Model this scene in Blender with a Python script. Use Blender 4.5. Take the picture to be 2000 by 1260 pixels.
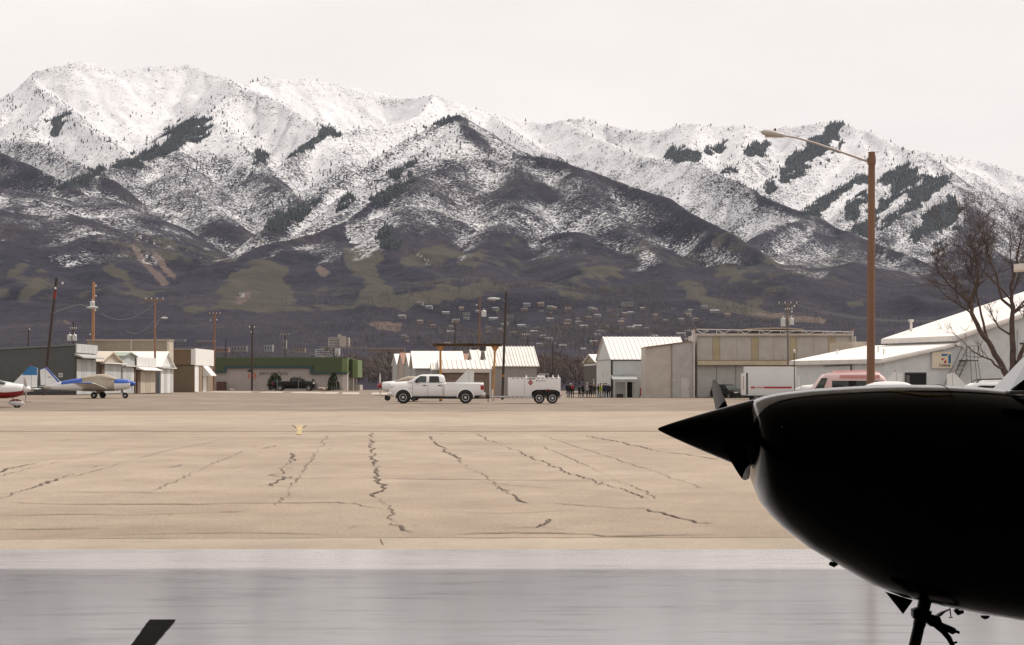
import bpy, bmesh, math, random
import numpy as np
from mathutils import Vector, Matrix

# ------------------------------------------------------------------ camera, sky, sun, exposure
scene = bpy.context.scene
for o in list(bpy.data.objects):
    bpy.data.objects.remove(o, do_unlink=True)
C = scene.collection
R = math.radians
FOC = 3900.0           # focal length of the lens, in pixels of the 2000 pixel wide photograph
CAM_Z, HORIZON = 1.5, 745.0

cam_data = bpy.data.cameras.new("camera")
cam_data.sensor_fit = 'HORIZONTAL'
cam_data.sensor_width = 36.0
cam_data.lens = FOC / 2000.0 * 36.0
cam_data.shift_y = (HORIZON - 630.0) / 2000.0
cam_data.clip_start = 0.1
cam_data.clip_end = 40000.0
cam = bpy.data.objects.new("camera", cam_data)
cam.location = (0, 0, CAM_Z)
cam.rotation_euler = (R(90), 0, 0)
C.objects.link(cam)
scene.camera = cam

SUN_EL, SUN_AZ = R(55), R(59)       # azimuth measured from the view direction towards the right
SUN_DIR = Vector((math.cos(SUN_EL) * math.sin(SUN_AZ), math.cos(SUN_EL) * math.cos(SUN_AZ), math.sin(SUN_EL)))

world = bpy.data.worlds.new("World")
scene.world = world
world.use_nodes = True
nt = world.node_tree
nt.nodes.clear()
n_out = nt.nodes.new('ShaderNodeOutputWorld')
n_sky = nt.nodes.new('ShaderNodeTexSky')
n_sky.sky_type = 'NISHITA'
n_sky.sun_disc = False
n_sky.sun_elevation = SUN_EL
n_sky.sun_rotation = SUN_AZ
n_sky.dust_density = 3.0
n_bg1 = nt.nodes.new('ShaderNodeBackground')
n_bg1.inputs['Strength'].default_value = 0.08
nt.links.new(n_sky.outputs['Color'], n_bg1.inputs['Color'])
# thin bright overcast: a cloud sheet with slow, weak tonal drift
n_tc = nt.nodes.new('ShaderNodeTexCoord')
n_map = nt.nodes.new('ShaderNodeMapping')
n_map.inputs['Scale'].default_value = (1.6, 1.6, 5.0)
nt.links.new(n_tc.outputs['Generated'], n_map.inputs['Vector'])
n_no = nt.nodes.new('ShaderNodeTexNoise')
n_no.inputs['Scale'].default_value = 2.2
n_no.inputs['Detail'].default_value = 5.0
n_no.inputs['Roughness'].default_value = 0.5
nt.links.new(n_map.outputs['Vector'], n_no.inputs['Vector'])
n_rp = nt.nodes.new('ShaderNodeValToRGB')
n_rp.color_ramp.elements[0].position = 0.3
n_rp.color_ramp.elements[0].color = (0.84, 0.79, 0.755, 1)
n_rp.color_ramp.elements[1].position = 0.72
n_rp.color_ramp.elements[1].color = (1.0, 0.925, 0.885, 1)
nt.links.new(n_no.outputs['Fac'], n_rp.inputs['Fac'])
n_bg2 = nt.nodes.new('ShaderNodeBackground')
n_bg2.inputs['Strength'].default_value = 0.465
nt.links.new(n_rp.outputs['Color'], n_bg2.inputs['Color'])
n_mx = nt.nodes.new('ShaderNodeMixShader')
n_mx.inputs['Fac'].default_value = 0.96
nt.links.new(n_bg1.outputs[0], n_mx.inputs[1])
nt.links.new(n_bg2.outputs[0], n_mx.inputs[2])
nt.links.new(n_mx.outputs[0], n_out.inputs['Surface'])

sun_data = bpy.data.lights.new("sun", 'SUN')
sun_data.energy = 1.6
sun_data.angle = R(2.0)
sun_data.color = (1.0, 0.93, 0.84)
sun = bpy.data.objects.new("sun", sun_data)
sun.rotation_euler = (-SUN_DIR).to_track_quat('-Z', 'Y').to_euler()
sun.location = (60, 40, 90)
C.objects.link(sun)

scene.view_settings.view_transform = 'Standard'
scene.view_settings.look = 'None'
scene.view_settings.gamma = 1.0
scene.view_settings.use_curve_mapping = False
scene.view_settings.exposure = 1.18
scene.cycles.max_bounces = 6
scene.cycles.volume_bounces = 0
scene.cycles.use_denoising = True
random.seed(7)
rng = np.random.default_rng(11)
# ------------------------------------------------------------------ terrain heights (numpy)
def _h(ix, iy, seed):
    h = (ix.astype(np.uint32) * np.uint32(374761393) + iy.astype(np.uint32) * np.uint32(668265263)
         + np.uint32((seed * 2246822519) & 0xffffffff))
    h = (h ^ (h >> np.uint32(13))) * np.uint32(1274126177)
    h = h ^ (h >> np.uint32(16))
    return h.astype(np.float32) * np.float32(1.0 / 4294967296.0)

def vnoise(x, y, seed=0):
    x = np.asarray(x, np.float32); y = np.asarray(y, np.float32)
    fx0 = np.floor(x); fy0 = np.floor(y)
    ix = fx0.astype(np.int64); iy = fy0.astype(np.int64)
    fx = x - fx0; fy = y - fy0
    fx = fx * fx * (3 - 2 * fx); fy = fy * fy * (3 - 2 * fy)
    a = _h(ix, iy, seed); b = _h(ix + 1, iy, seed)
    c = _h(ix, iy + 1, seed); d = _h(ix + 1, iy + 1, seed)
    return (a + (b - a) * fx) * (1 - fy) + (c + (d - c) * fx) * fy

def fbm(x, y, seed=0, octs=4, gain=0.5):
    t = 0; a = 1.0; s = 0
    for k in range(octs):
        t = t + a * vnoise(x * 2 ** k + 17.3 * k, y * 2 ** k - 9.1 * k, seed + k)
        s += a; a *= gain
    return t / s

def sstep(a, b, x):
    t = np.clip((x - a) / (b - a), 0, 1)
    return t * t * (3 - 2 * t)

# height of the airfield: control points (X, Y, z) surveyed from where things stand
G_PTS = np.array([(-30, 144, .28), (-38, 180, .33), (-38, 240, .2), (-5, 136, 0), (-18, 112, 0.02), (4, 136, 0), (10, 240, -.49),
                  (13, 236, -.4), (22, 229, -.28), (38, 229, -.3), (25, 205, -.4), (-34, 305, .09), (-10, 305, .05), (0, 190, -.1), (-5, 160, -.02),
                  (-60, 180, .35), (-60, 250, .2), (30, 120, 0), (60, 150, -.1), (60, 230, -.3), (30, 320, -.2), (-60, 320, .1), (-60, 120, .2)], float)
def ground_z(x, y):
    x = np.asarray(x, float); y = np.asarray(y, float)
    w = 1.0 / (((x[..., None] - G_PTS[:, 0]) / 14.0) ** 2 + ((y[..., None] - G_PTS[:, 1]) / 22.0) ** 2 + 0.05) ** 1.5
    z = (w * G_PTS[:, 2]).sum(-1) / w.sum(-1)
    return z * sstep(95, 125, y) * (1 - sstep(330, 420, y))

RIDGES = [
 # slope, smoothness of flank, polyline of (photo x, photo y, distance in metres)
 (0.58, 0, [(-420,260,9300),(-200,235,9300),(-60,215,9200),(0,180,9200),(70,140,9200),(110,128,9200),(150,122,9200),(185,125,9250),(215,139,9300),(260,133,9400),(300,130,9450),(360,126,9500),(395,138,9400),(440,152,9300),(480,166,9300),(500,158,9500),(525,150,9600),(560,156,9700),(600,155,9800),(660,165,9900),(740,180,10000),(800,192,9900),(850,186,9700),(880,196,9600),(930,214,9700),(960,221,9800),(1020,236,9900),(1070,241,9900),(1100,234,9800),(1140,230,9700),(1180,240,9700),(1220,252,9600),(1260,256,9500),(1300,255,9500),(1325,243,9400),(1355,241,9400),(1400,245,9400),(1450,245,9400),(1480,256,9400),(1520,250,9400),(1560,246,9400),(1600,241,9300),(1640,238,9300),(1665,246,9200),(1690,252,9200)]),
 # left knob and its two arms
 (0.62, 0, [(60,150,9100),(85,178,8800),(112,194,8500),(140,214,8300),(168,243,8000),(210,275,7700),(259,304,7400)]),
 (0.62, 0, [(112,194,8500),(60,250,8100),(20,300,7800)]),
 (0.62, 0, [(-200,250,8000),(0,274,7500),(40,275,7400),(87,280,7200),(130,305,7000),(175,333,6700),(220,352,6500)]),
 (0.58, 0, [(-250,250,7200),(-80,285,6900),(0,297,6700),(60,322,6500),(122,353,6300),(150,372,6100)]),
 # long left spur with the conifer band on its far side
 (0.60, 0, [(440,152,9300),(469,173,8500),(430,200,8300),(413,220,8100),(380,250,7900),(332,290,7500),(290,308,7250),(245,321,7000),(200,335,6700),(157,349,6500),(110,370,6250),(66,394,6000)]),
 (0.62, 0, [(469,173,8500),(500,178,8450),(542,195,8350),(570,212,8250),(595,227,8150),(625,246,8000)]),
 (0.55, 1, [(413,220,8100),(440,262,7700),(480,310,7300),(520,360,6900),(560,400,6500)]),
 (0.55, 1, [(332,290,7500),(350,340,7000),(390,390,6500),(430,440,6000)]),
 # middle snow hump
 (0.60, 0, [(850,186,9700),(820,225,9000),(790,238,8800),(750,247,8600),(700,250,8400),(665,259,8200),(630,272,8000),(600,284,7800),(575,303,7600),(553,320,7400)]),
 (0.60, 1, [(665,259,8200),(670,300,7700),(660,330,7300)]),
 # central rocky peak
 (0.62, 0, [(522,446,5500),(560,425,5650),(617,387,5950),(645,362,6100),(697,334,6300),(750,306,6500),(795,271,6650),(840,248,6750),(883,229,6850),(895,222,6850),(907,236,6800),(946,275,6650),(995,300,6500),(1050,305,6400),(1100,316,6250),(1140,330,6100),(1190,348,5950),(1227,362,5850),(1301,386,5600),(1350,418,5400),(1437,460,5050),(1500,505,4800),(1553,561,4500),(1600,598,4250)]),
 (0.58, 1, [(895,222,6850),(890,270,6500),(860,300,6300),(816,313,6150),(780,328,6000),(753,341,5900),(700,385,5700),(650,420,5500)]),
 (0.55, 0, [(995,300,6500),(930,318,6250),(860,330,6050),(809,345,5900),(770,365,5750),(729,391,5600),(680,430,5400),(620,455,5200),(560,468,5100),(510,480,5000),(470,500,4800)]),
 (0.50, 1, [(995,300,6500),(1010,350,6000),(1000,400,5600),(960,450,5250),(930,500,4900),(900,560,4450)]),
 (0.50, 1, [(1140,330,6100),(1180,400,5600),(1220,450,5200),(1290,520,4750),(1350,575,4350)]),
 (0.50, 1, [(809,345,5900),(790,400,5450),(770,450,5100),(760,500,4800)]),
 # snow slope behind the peak's right shoulder, then right middle ridge
 (0.55, 0, [(960,221,9800),(1010,262,8800),(1050,290,8200),(1090,305,7900)]),
 (0.55, 0, [(1100,234,9800),(1150,262,9000),(1196,281,8600),(1250,305,8200),(1310,316,7900),(1364,317,7600),(1402,341,7400),(1437,352,7250),(1490,384,7000),(1535,402,6850),(1577,418,6700),(1620,440,6500),(1660,456,6350),(1716,478,6100),(1770,497,5900),(1814,515,5700),(1850,540,5500),(1900,572,5200),(1960,605,4900)]),
 (0.52, 0, [(1577,418,6700),(1553,434,6400),(1504,440,6150),(1470,468,5900),(1455,476,5800)]),
 (0.52, 1, [(1577,418,6700),(1600,470,6100),(1560,520,5600),(1520,570,5100)]),
 (0.52, 1, [(1660,456,6350),(1680,510,5700),(1700,560,5200),(1740,600,4800)]),
 # right range and its forested arms
 (0.60, 0, [(1690,252,9200),(1715,265,9000),(1740,281,8800),(1775,290,8600),(1800,297,8500),(1830,325,8300),(1850,346,8200),(1880,362,8100),(1920,385,7900),(1960,408,7800),(2010,432,7600),(2080,470,7300),(2200,520,7000)]),
 (0.62, 1, [(1640,238,9300),(1610,290,8900),(1560,325,8600),(1510,348,8350),(1480,368,8150)]),
 (0.62, 1, [(1690,252,9200),(1690,315,8600),(1650,360,8300),(1610,390,8100),(1575,412,7900)]),
 (0.62, 1, [(1740,281,8800),(1740,340,8300),(1700,380,8000),(1655,420,7700),(1640,440,7600)]),
 (0.62, 1, [(1800,297,8500),(1800,350,8100),(1770,395,7800),(1730,430,7500),(1700,460,7300)]),
 (0.62, 1, [(1850,346,8200),(1850,390,7800),(1810,430,7500),(1780,465,7200),(1770,490,7000)]),
 (0.60, 1, [(1880,362,8100),(1900,420,7500),(1870,470,7000),(1840,510,6600)]),
 (0.60, 1, [(1355,241,9400),(1340,285,9000),(1320,310,8700)]),
 (0.60, 1, [(1450,245,9400),(1440,300,8800),(1420,330,8500),(1395,345,8200)]),
 (0.55, 0, [(1790,295,9600),(1830,303,9800),(1870,308,9900),(1920,318,9900),(1960,326,9800),(2000,346,9700),(2080,372,9500),(2300,420,9300)]),
 # foothills
 (0.46, 2, [(-300,330,6300),(-100,350,6000),(0,374,5800),(45,391,5700),(130,420,5400),(190,460,5050),(250,515,4700),(300,570,4350)]),
 (0.44, 2, [(0,374,5800),(10,440,5100),(40,510,4600),(80,580,4150)]),
 (0.46, 2, [(-100,350,6000),(-150,450,5000),(-120,560,4300)]),
 (0.48, 2, [(150,385,6000),(230,420,5600),(280,450,5300),(310,490,5000)]),
 (0.44, 2, [(470,500,4800),(430,520,4700),(395,560,4450),(375,595,4200)]),
 (0.42, 2, [(560,485,5000),(520,508,4750),(500,522,4650),(480,560,4350)]),
 (0.44, 2, [(650,470,5100),(690,520,4750),(740,555,4450),(800,598,4150)]),
 (0.42, 2, [(760,500,4800),(840,540,4550),(900,575,4300)]),
 (0.44, 2, [(1100,450,5200),(1120,510,4800),(1140,560,4450)]),
 (0.44, 2, [(1300,520,4800),(1380,555,4500),(1450,590,4250)]),
 (0.44, 2, [(1390,515,4800),(1470,545,4550),(1540,585,4300)]),
 (0.44, 2, [(1650,560,4700),(1750,595,4400),(1830,625,4200)]),
 (0.42, 2, [(1540,500,5500),(1590,560,4900),(1640,600,4500)]),
 (0.42, 2, [(1660,500,5700),(1730,565,5000),(1780,605,4600)]),
 (0.42, 2, [(1450,500,5300),(1500,550,4850),(1530,585,4500)]),
 (0.42, 2, [(1800,540,5400),(1850,585,4900),(1890,615,4600)]),
 (0.46, 2, [(1960,605,4900),(2100,620,4600)]),
]
BASE_D = np.array([0, 400, 1000, 1800, 2500, 3000, 3500, 4000, 4500, 5200, 6500, 9000, 13000], float)
BASE_Z = np.array([0, 0, 3, 18, 44, 80, 122, 168, 215, 275, 350, 450, 600], float)

def unproj(px, py, d):
    return ((px - 1000.0) / FOC * d, d, CAM_Z + (HORIZON - py) / FOC * d)

ROUND = (14.0, 75.0, 170.0)
WARP = (0.0, 0.8, 1.3)
def build_heights(NC, rows):
    u = np.linspace(-0.37, 0.37, NC, dtype=np.float32)
    Y = np.repeat(np.asarray(rows, np.float32)[:, None], NC, 1)
    X = Y * u[None, :]
    wx = (fbm(X / 650, Y / 650, 5, 4) - .5) * 190
    wy = (fbm(X / 650, Y / 650, 9, 4) - .5) * 190
    w2 = (fbm(X / 260, Y / 260, 21, 3) - .5) * 1.6
    base = np.interp(Y, BASE_D, BASE_Z).astype(np.float32)
    base = base + ((fbm(X / 420, Y / 300, 3, 4) - .5) * 60 * sstep(2000, 4000, Y) + (fbm(X / 200, Y / 120, 13, 3) - .5) * 9 * sstep(900, 2000, Y))
    sp = 1 - np.abs(2 * vnoise(X / 330 + w2 * .5, Y / 1500 + .3 * w2, 57) - 1); sp2 = 1 - np.abs(2 * vnoise(X / 140 + w2, Y / 700 + w2 * .3, 59) - 1)
    base = base + ((sp - .5) * 62 + (sp2 - .5) * 22) * sstep(2900, 3900, Y)
    base = base + (ground_z(X, np.minimum(Y, 420)) * (Y < 420)).astype(np.float32)
    Z = base.copy()
    dist = np.full_like(Z, 900.0)
    top = Z.copy()
    for k, (s, f, pts) in enumerate(RIDGES):
        P3 = np.array([unproj(*p) for p in pts], np.float32)
        rad = P3[:, 2].max() / s + 150
        r0, r1 = np.searchsorted(rows, P3[:, 1].min() - rad), np.searchsorted(rows, P3[:, 1].max() + rad)
        ya, yb = max(rows[r0], 500.), rows[min(r1, len(rows) - 1)]
        lo, hi = P3[:, 0].min() - rad, P3[:, 0].max() + rad
        c0 = max(0, np.searchsorted(u, min(lo / ya, lo / yb)))
        c1 = min(NC, np.searchsorted(u, max(hi / ya, hi / yb)))
        if r1 <= r0 or c1 <= c0:
            continue
        sl = (slice(r0, r1), slice(c0, c1))
        x, y = X[sl], Y[sl]
        bx, by = wx[sl], wy[sl]
        zr = np.full_like(x, -1e6); dr = np.full_like(x, 2000.0); ar = np.zeros_like(x)
        acc = 0.0
        for a, b in zip(P3[:-1], P3[1:]):
            L = float(np.hypot(b[0] - a[0], b[1] - a[1])) + 1e-6
            dx, dy = (b[0] - a[0]) / L, (b[1] - a[1]) / L
            if WARP[f] == 0:
                t0 = np.clip((x - a[0]) * dx + (y - a[1]) * dy, 0, L)
                kw = np.clip(np.hypot(x - a[0] - dx * t0, y - a[1] - dy * t0) / 300, 0, 1) * .6
            else:
                kw = WARP[f]
            xx, yy = x + bx * kw, y + by * kw
            t = np.clip((xx - a[0]) * dx + (yy - a[1]) * dy, 0, L)
            d = np.hypot(xx - a[0] - dx * t, yy - a[1] - dy * t)
            d_e = np.sqrt(d * d + ROUND[f] ** 2) - ROUND[f]
            z = a[2] + (b[2] - a[2]) * t / L - s * d_e * (1.08 - 0.2 * np.clip(d / 800, 0, 1))
            bt = z > zr
            zr = np.where(bt, z, zr); dr = np.where(bt, d, dr); ar = np.where(bt, acc + t, ar)
            acc += L
        # ribs and gullies running down the flanks
        g1 = 1 - np.abs(2 * vnoise(ar / 190 + w2[sl] + k * 7.7, dr / 800 + k * 3.1, 31) - 1)
        g2 = 1 - np.abs(2 * vnoise(ar / 75 + w2[sl] * 2 + k * 5.3, dr / 380 + k, 37) - 1)
        am = (1.0, .8, .55)[f]
        g3 = 1 - np.abs(2 * vnoise(ar / 36 + w2[sl] * 3 + k * 2.9, dr / 210 + k, 43) - 1)
        zr = zr - am * np.clip(dr * .32, 0, 95) * (1 - g1) * .9 - am * np.clip(dr * .2, 0, 34) * (1 - g2) - am * np.clip(dr * .1, 0, 11) * (1 - g3)
        kk = 22.0
        h = np.clip(.5 + .5 * (zr - Z[sl]) / kk, 0, 1)
        top[sl] = np.maximum(top[sl], zr)
        dist[sl] = np.where(h > .5, dr, dist[sl])
        Z[sl] = Z[sl] * (1 - h) + zr * h + kk * h * (1 - h) * np.clip(dr / 60, 0, 1)
    m = sstep(0, 50, Z - base)
    # weather the flanks: a small blur away from the crests
    B = Z.copy()
    for _ in range(2):
        B[2:-2] = (B[:-4] + 2 * B[1:-3] + 3 * B[2:-2] + 2 * B[3:-1] + B[4:]) / 9
        B[:, 2:-2] = (B[:, :-4] + 2 * B[:, 1:-3] + 3 * B[:, 2:-2] + 2 * B[:, 3:-1] + B[:, 4:]) / 9
    Z = Z + (B - Z) * sstep(30, 110, dist)
    Z = Z + m * np.clip(dist * .12 + 2, 0, 30) * (fbm(X / 160, Y / 160, 41, 4) - .5) * 1.5
    Z = Z + (m * .8 + .2) * 5.0 * (fbm(X / 34, Y / 34, 47, 2) - .5) * sstep(2500, 3500, Y)
    return u, X, Y, Z, base, dist, m

NC = 1150
ROWS = np.concatenate([np.arange(340, 900, 14), np.arange(900, 3400, 20), np.arange(3400, 9900, 13.0), np.arange(9900, 12500, 45)])
# ------------------------------------------------------------------ material helpers
MATS = {}
def mat(name, color, rough=0.7, metal=0.0, var=0.0, scale=3.0, bump=0.0, bscale=40.0, coat=0.0, spec=0.5, dirt=None, dscale=0.8, damt=0.5, stretch=None):
    if name in MATS:
        return MATS[name]
    m = bpy.data.materials.new(name)
    m.use_nodes = True
    n = m.node_tree.nodes; l = m.node_tree.links
    p = n['Principled BSDF']
    p.inputs['Base Color'].default_value = (*color, 1)
    p.inputs['Roughness'].default_value = rough
    p.inputs['Metallic'].default_value = metal
    p.inputs['Specular IOR Level'].default_value = spec
    p.inputs['Coat Weight'].default_value = coat
    p.inputs['Coat Roughness'].default_value = 0.06
    tc = n.new('ShaderNodeTexCoord')
    vec = tc.outputs['Object']
    if stretch:
        mp = n.new('ShaderNodeMapping'); mp.inputs['Scale'].default_value = stretch
        l.new(vec, mp.inputs['Vector']); vec = mp.outputs['Vector']
    col = None
    if var > 0:
        no = n.new('ShaderNodeTexNoise'); no.inputs['Scale'].default_value = scale; no.inputs['Detail'].default_value = 6
        no.inputs['Roughness'].default_value = 0.62
        l.new(vec, no.inputs['Vector'])
        rp = n.new('ShaderNodeValToRGB')
        rp.color_ramp.elements[0].position = 0.3; rp.color_ramp.elements[1].position = 0.7
        rp.color_ramp.elements[0].color = (*[c * (1 - var) for c in color], 1)
        rp.color_ramp.elements[1].color = (*[min(1, c * (1 + var)) for c in color], 1)
        l.new(no.outputs['Fac'], rp.inputs['Fac'])
        col = rp.outputs['Color']
    if dirt is not None:
        no2 = n.new('ShaderNodeTexNoise'); no2.inputs['Scale'].default_value = dscale; no2.inputs['Detail'].default_value = 8
        no2.inputs['Roughness'].default_value = 0.7
        l.new(vec, no2.inputs['Vector'])
        r2 = n.new('ShaderNodeMapRange'); r2.inputs['From Min'].default_value = 0.48; r2.inputs['From Max'].default_value = 0.72
        r2.inputs['To Max'].default_value = damt
        l.new(no2.outputs['Fac'], r2.inputs['Value'])
        mx = n.new('ShaderNodeMixRGB'); mx.inputs['Color1'].default_value = (*color, 1); mx.inputs['Color2'].default_value = (*dirt, 1)
        if col is not None: l.new(col, mx.inputs['Color1'])
        l.new(r2.outputs['Result'], mx.inputs['Fac'])
        col = mx.outputs['Color']
    if col is not None:
        l.new(col, p.inputs['Base Color'])
    if bump > 0:
        nb = n.new('ShaderNodeTexNoise'); nb.inputs['Scale'].default_value = bscale; nb.inputs['Detail'].default_value = 5
        l.new(vec, nb.inputs['Vector'])
        b = n.new('ShaderNodeBump'); b.inputs['Strength'].default_value = bump; b.inputs['Distance'].default_value = 0.02
        l.new(nb.outputs['Fac'], b.inputs['Height']); l.new(b.outputs['Normal'], p.inputs['Normal'])
    MATS[name] = m
    return m

# ------------------------------------------------------------------ object helpers
def tag(o, label=None, cat=None, group=None, kind=None):
    if label: o['label'] = label
    if cat: o['category'] = cat
    if group: o['group'] = group
    if kind: o['kind'] = kind
    return o

def thing(name, label, cat, loc=(0, 0, 0), rz=0.0, group=None):
    o = bpy.data.objects.new(name, None)
    o.empty_display_size = 0.3
    o.location = loc; o.rotation_euler = (0, 0, rz)
    C.objects.link(o)
    return tag(o, label, cat, group)

class MB:
    """collects simple shapes into one mesh"""
    def __init__(self):
        self.v = []; self.f = []; self.mi = []; self.cur = 0
    def add(self, vs, fs):
        k = len(self.v)
        self.v += [tuple(p) for p in vs]
        self.f += [tuple(i + k for i in q) for q in fs]
        self.mi += [self.cur] * len(fs)
        return self
    def box(self, a, b):
        x0, y0, z0 = a; x1, y1, z1 = b
        return self.add([(x0,y0,z0),(x1,y0,z0),(x1,y1,z0),(x0,y1,z0),(x0,y0,z1),(x1,y0,z1),(x1,y1,z1),(x0,y1,z1)],
                        [(0,3,2,1),(4,5,6,7),(0,1,5,4),(1,2,6,5),(2,3,7,6),(3,0,4,7)])
    def prism(self, pts, y0, y1):
        """outline of (x, z) points extruded from y0 to y1"""
        n = len(pts)
        vs = [(p[0], y0, p[1]) for p in pts] + [(p[0], y1, p[1]) for p in pts]
        fs = [tuple(range(n)), tuple(range(2 * n - 1, n - 1, -1))] + [(i, i + n, (i + 1) % n + n, (i + 1) % n) for i in range(n)]
        return self.add(vs, fs)
    def prism_x(self, pts, x0, x1):
        """outline of (y, z) points extruded from x0 to x1"""
        n = len(pts)
        vs = [(x0, p[0], p[1]) for p in pts] + [(x1, p[0], p[1]) for p in pts]
        fs = [tuple(range(n)), tuple(range(2 * n - 1, n - 1, -1))] + [(i, i + n, (i + 1) % n + n, (i + 1) % n) for i in range(n)]
        return self.add(vs, fs)
    def prism_z(self, pts, z0, z1):
        n = len(pts)
        vs = [(p[0], p[1], z0) for p in pts] + [(p[0], p[1], z1) for p in pts]
        fs = [tuple(range(n - 1, -1, -1)), tuple(range(n, 2 * n))] + [(i, (i + 1) % n, (i + 1) % n + n, i + n) for i in range(n)]
        return self.add(vs, fs)
    def tube(self, pts, rad, n=8, cap=True):
        pts = [Vector(p) for p in pts]
        rs = rad if isinstance(rad, (list, tuple)) else [rad] * len(pts)
        vs = []; fs = []
        up = None
        for i, p in enumerate(pts):
            d = (pts[min(i + 1, len(pts) - 1)] - pts[max(i - 1, 0)]).normalized()
            if up is None:
                up = Vector((0, 0, 1)) if abs(d.z) < 0.9 else Vector((1, 0, 0))
            a = d.cross(up)
            if a.length < 1e-4: a = d.cross(Vector((0.3, 1, 0.2)))
            a.normalize(); b = a.cross(d).normalized(); up = b
            for k in range(n):
                t = 2 * math.pi * k / n
                vs.append(p + (a * math.cos(t) + b * math.sin(t)) * rs[i])
        for i in range(len(pts) - 1):
            for k in range(n):
                fs.append((i * n + k, i * n + (k + 1) % n, (i + 1) * n + (k + 1) % n, (i + 1) * n + k))
        if cap:
            fs.append(tuple(range(n - 1, -1, -1))); fs.append(tuple(range((len(pts) - 1) * n, len(pts) * n)))
        return self.add(vs, fs)
    def lathe(self, prof, c, axis='z', n=16):
        """prof: (radius, distance along axis)"""
        vs = []; fs = []
        for r, h in prof:
            for k in range(n):
                t = 2 * math.pi * k / n; u, w = r * math.cos(t), r * math.sin(t)
                vs.append({'z': (c[0] + u, c[1] + w, c[2] + h), 'y': (c[0] + u, c[1] + h, c[2] + w), 'x': (c[0] + h, c[1] + u, c[2] + w)}[axis])
        m = len(prof)
        for i in range(m - 1):
            for k in range(n):
                fs.append((i * n + k, i * n + (k + 1) % n, (i + 1) * n + (k + 1) % n, (i + 1) * n + k))
        fs.append(tuple(range(n - 1, -1, -1))); fs.append(tuple(range((m - 1) * n, m * n)))
        return self.add(vs, fs)
    def loft(self, rings, cap=True):
        """rings: equal length closed loops of 3D points"""
        n = len(rings[0]); vs = [p for r in rings for p in r]; fs = []
        for i in range(len(rings) - 1):
            for k in range(n):
                fs.append((i * n + k, i * n + (k + 1) % n, (i + 1) * n + (k + 1) % n, (i + 1) * n + k))
        if cap:
            fs.append(tuple(range(n - 1, -1, -1))); fs.append(tuple(range((len(rings) - 1) * n, len(rings) * n)))
        return self.add(vs, fs)
    def quad(self, a, b, c, d):
        return self.add([a, b, c, d], [(0, 1, 2, 3)])
    def build(self, name, m, parent=None, smooth=False, bevel=0.0, loc=None, rz=None, sharp=35):
        me = bpy.data.meshes.new(name)
        me.from_pydata([tuple(p) for p in self.v], [], self.f)
        for x in (m if isinstance(m, (list, tuple)) else [m]):
            me.materials.append(x)
        if isinstance(m, (list, tuple)) and len(m) > 1:
            me.polygons.foreach_set('material_index', self.mi)
        bm = bmesh.new(); bm.from_mesh(me)
        bmesh.ops.recalc_face_normals(bm, faces=bm.faces)
        if bevel > 0:
            es = [e for e in bm.edges if len(e.link_faces) == 2 and e.calc_face_angle(0) > R(30)]
            bmesh.ops.bevel(bm, geom=es, offset=bevel, segments=2, profile=0.6, affect='EDGES', clamp_overlap=True)
        bm.to_mesh(me); bm.free()
        if smooth or bevel > 0:
            me.polygons.foreach_set('use_smooth', [True] * len(me.polygons))
            me.set_sharp_from_angle(angle=R(sharp))
        me.update()
        o = bpy.data.objects.new(name, me)
        C.objects.link(o)
        if parent is not None: o.parent = parent
        if loc is not None: o.location = loc
        if rz is not None: o.rotation_euler = (0, 0, rz)
        return o

def copy_tree(o, parent=None):
    c = o.copy(); C.objects.link(c)
    if parent is not None: c.parent = parent
    for ch in list(o.children):
        copy_tree(ch, c)
    return c

def part_copy(o, loc=None, rot=None, parent=None):
    c = o.copy(); C.objects.link(c)
    if parent is not None: c.parent = parent
    if loc is not None: c.location = loc
    if rot is not None: c.rotation_euler = rot
    return c

def gz(x, y):
    return float(ground_z(np.array(x), np.array(y)))

def at(px, d):
    """ground point seen in photo column px at distance d"""
    x = (px - 1000.0) / FOC * d
    return Vector((x, d, gz(x, d)))

def text_mesh(name, body, size, m, parent, loc, rot=(R(90), 0, 0), extrude=0.004, align='LEFT', shear=0.0, xscale=1.0, spacing=1.0, bold=0.0):
    cu = bpy.data.curves.new(name, 'FONT')
    cu.body = body; cu.size = size; cu.extrude = extrude; cu.align_x = align; cu.shear = shear; cu.space_character = spacing
    cu.offset = bold
    cu.resolution_u = 2
    o = bpy.data.objects.new(name, cu); C.objects.link(o)
    dg = bpy.context.evaluated_depsgraph_get()
    me = bpy.data.meshes.new_from_object(o.evaluated_get(dg))
    bpy.data.objects.remove(o, do_unlink=True)
    me.materials.clear(); me.materials.append(m)
    t = bpy.data.objects.new(name, me); C.objects.link(t)
    t.parent = parent; t.location = loc; t.rotation_euler = rot; t.scale = (xscale, 1, 1)
    return t
# ------------------------------------------------------------------ mountains: mesh, land cover, conifers
T_u, T_X, T_Y, T_Z, T_base, T_dist, T_m = build_heights(NC, ROWS)
T_py = HORIZON - (T_Z - CAM_Z) / T_Y * FOC          # where each point shows, to find the ground a feature of the photo stands on
T_px = np.broadcast_to(1000.0 + T_u[None, :] * FOC, T_py.shape)
T_run = np.minimum.accumulate(T_py, axis=0)
T_vis = T_py <= np.vstack([np.full((1, NC), 1e9), T_run[:-1]]) + 3.0

def hit(px, py):
    """terrain point that the photograph shows at (px, py)"""
    c = int(np.clip(round((np.float64(px) - 1000.0) / FOC / (T_u[1] - T_u[0]) + (NC - 1) / 2), 0, NC - 1))
    r = int(np.argmax(T_run[:, c] <= py))
    return Vector((float(T_X[r, c]), float(T_Y[r, c]), float(T_Z[r, c])))

def crop(x0, y0, s, pts):
    return np.array([(x0 + p[0] / s, y0 + p[1] / s) for p in pts])

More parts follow.
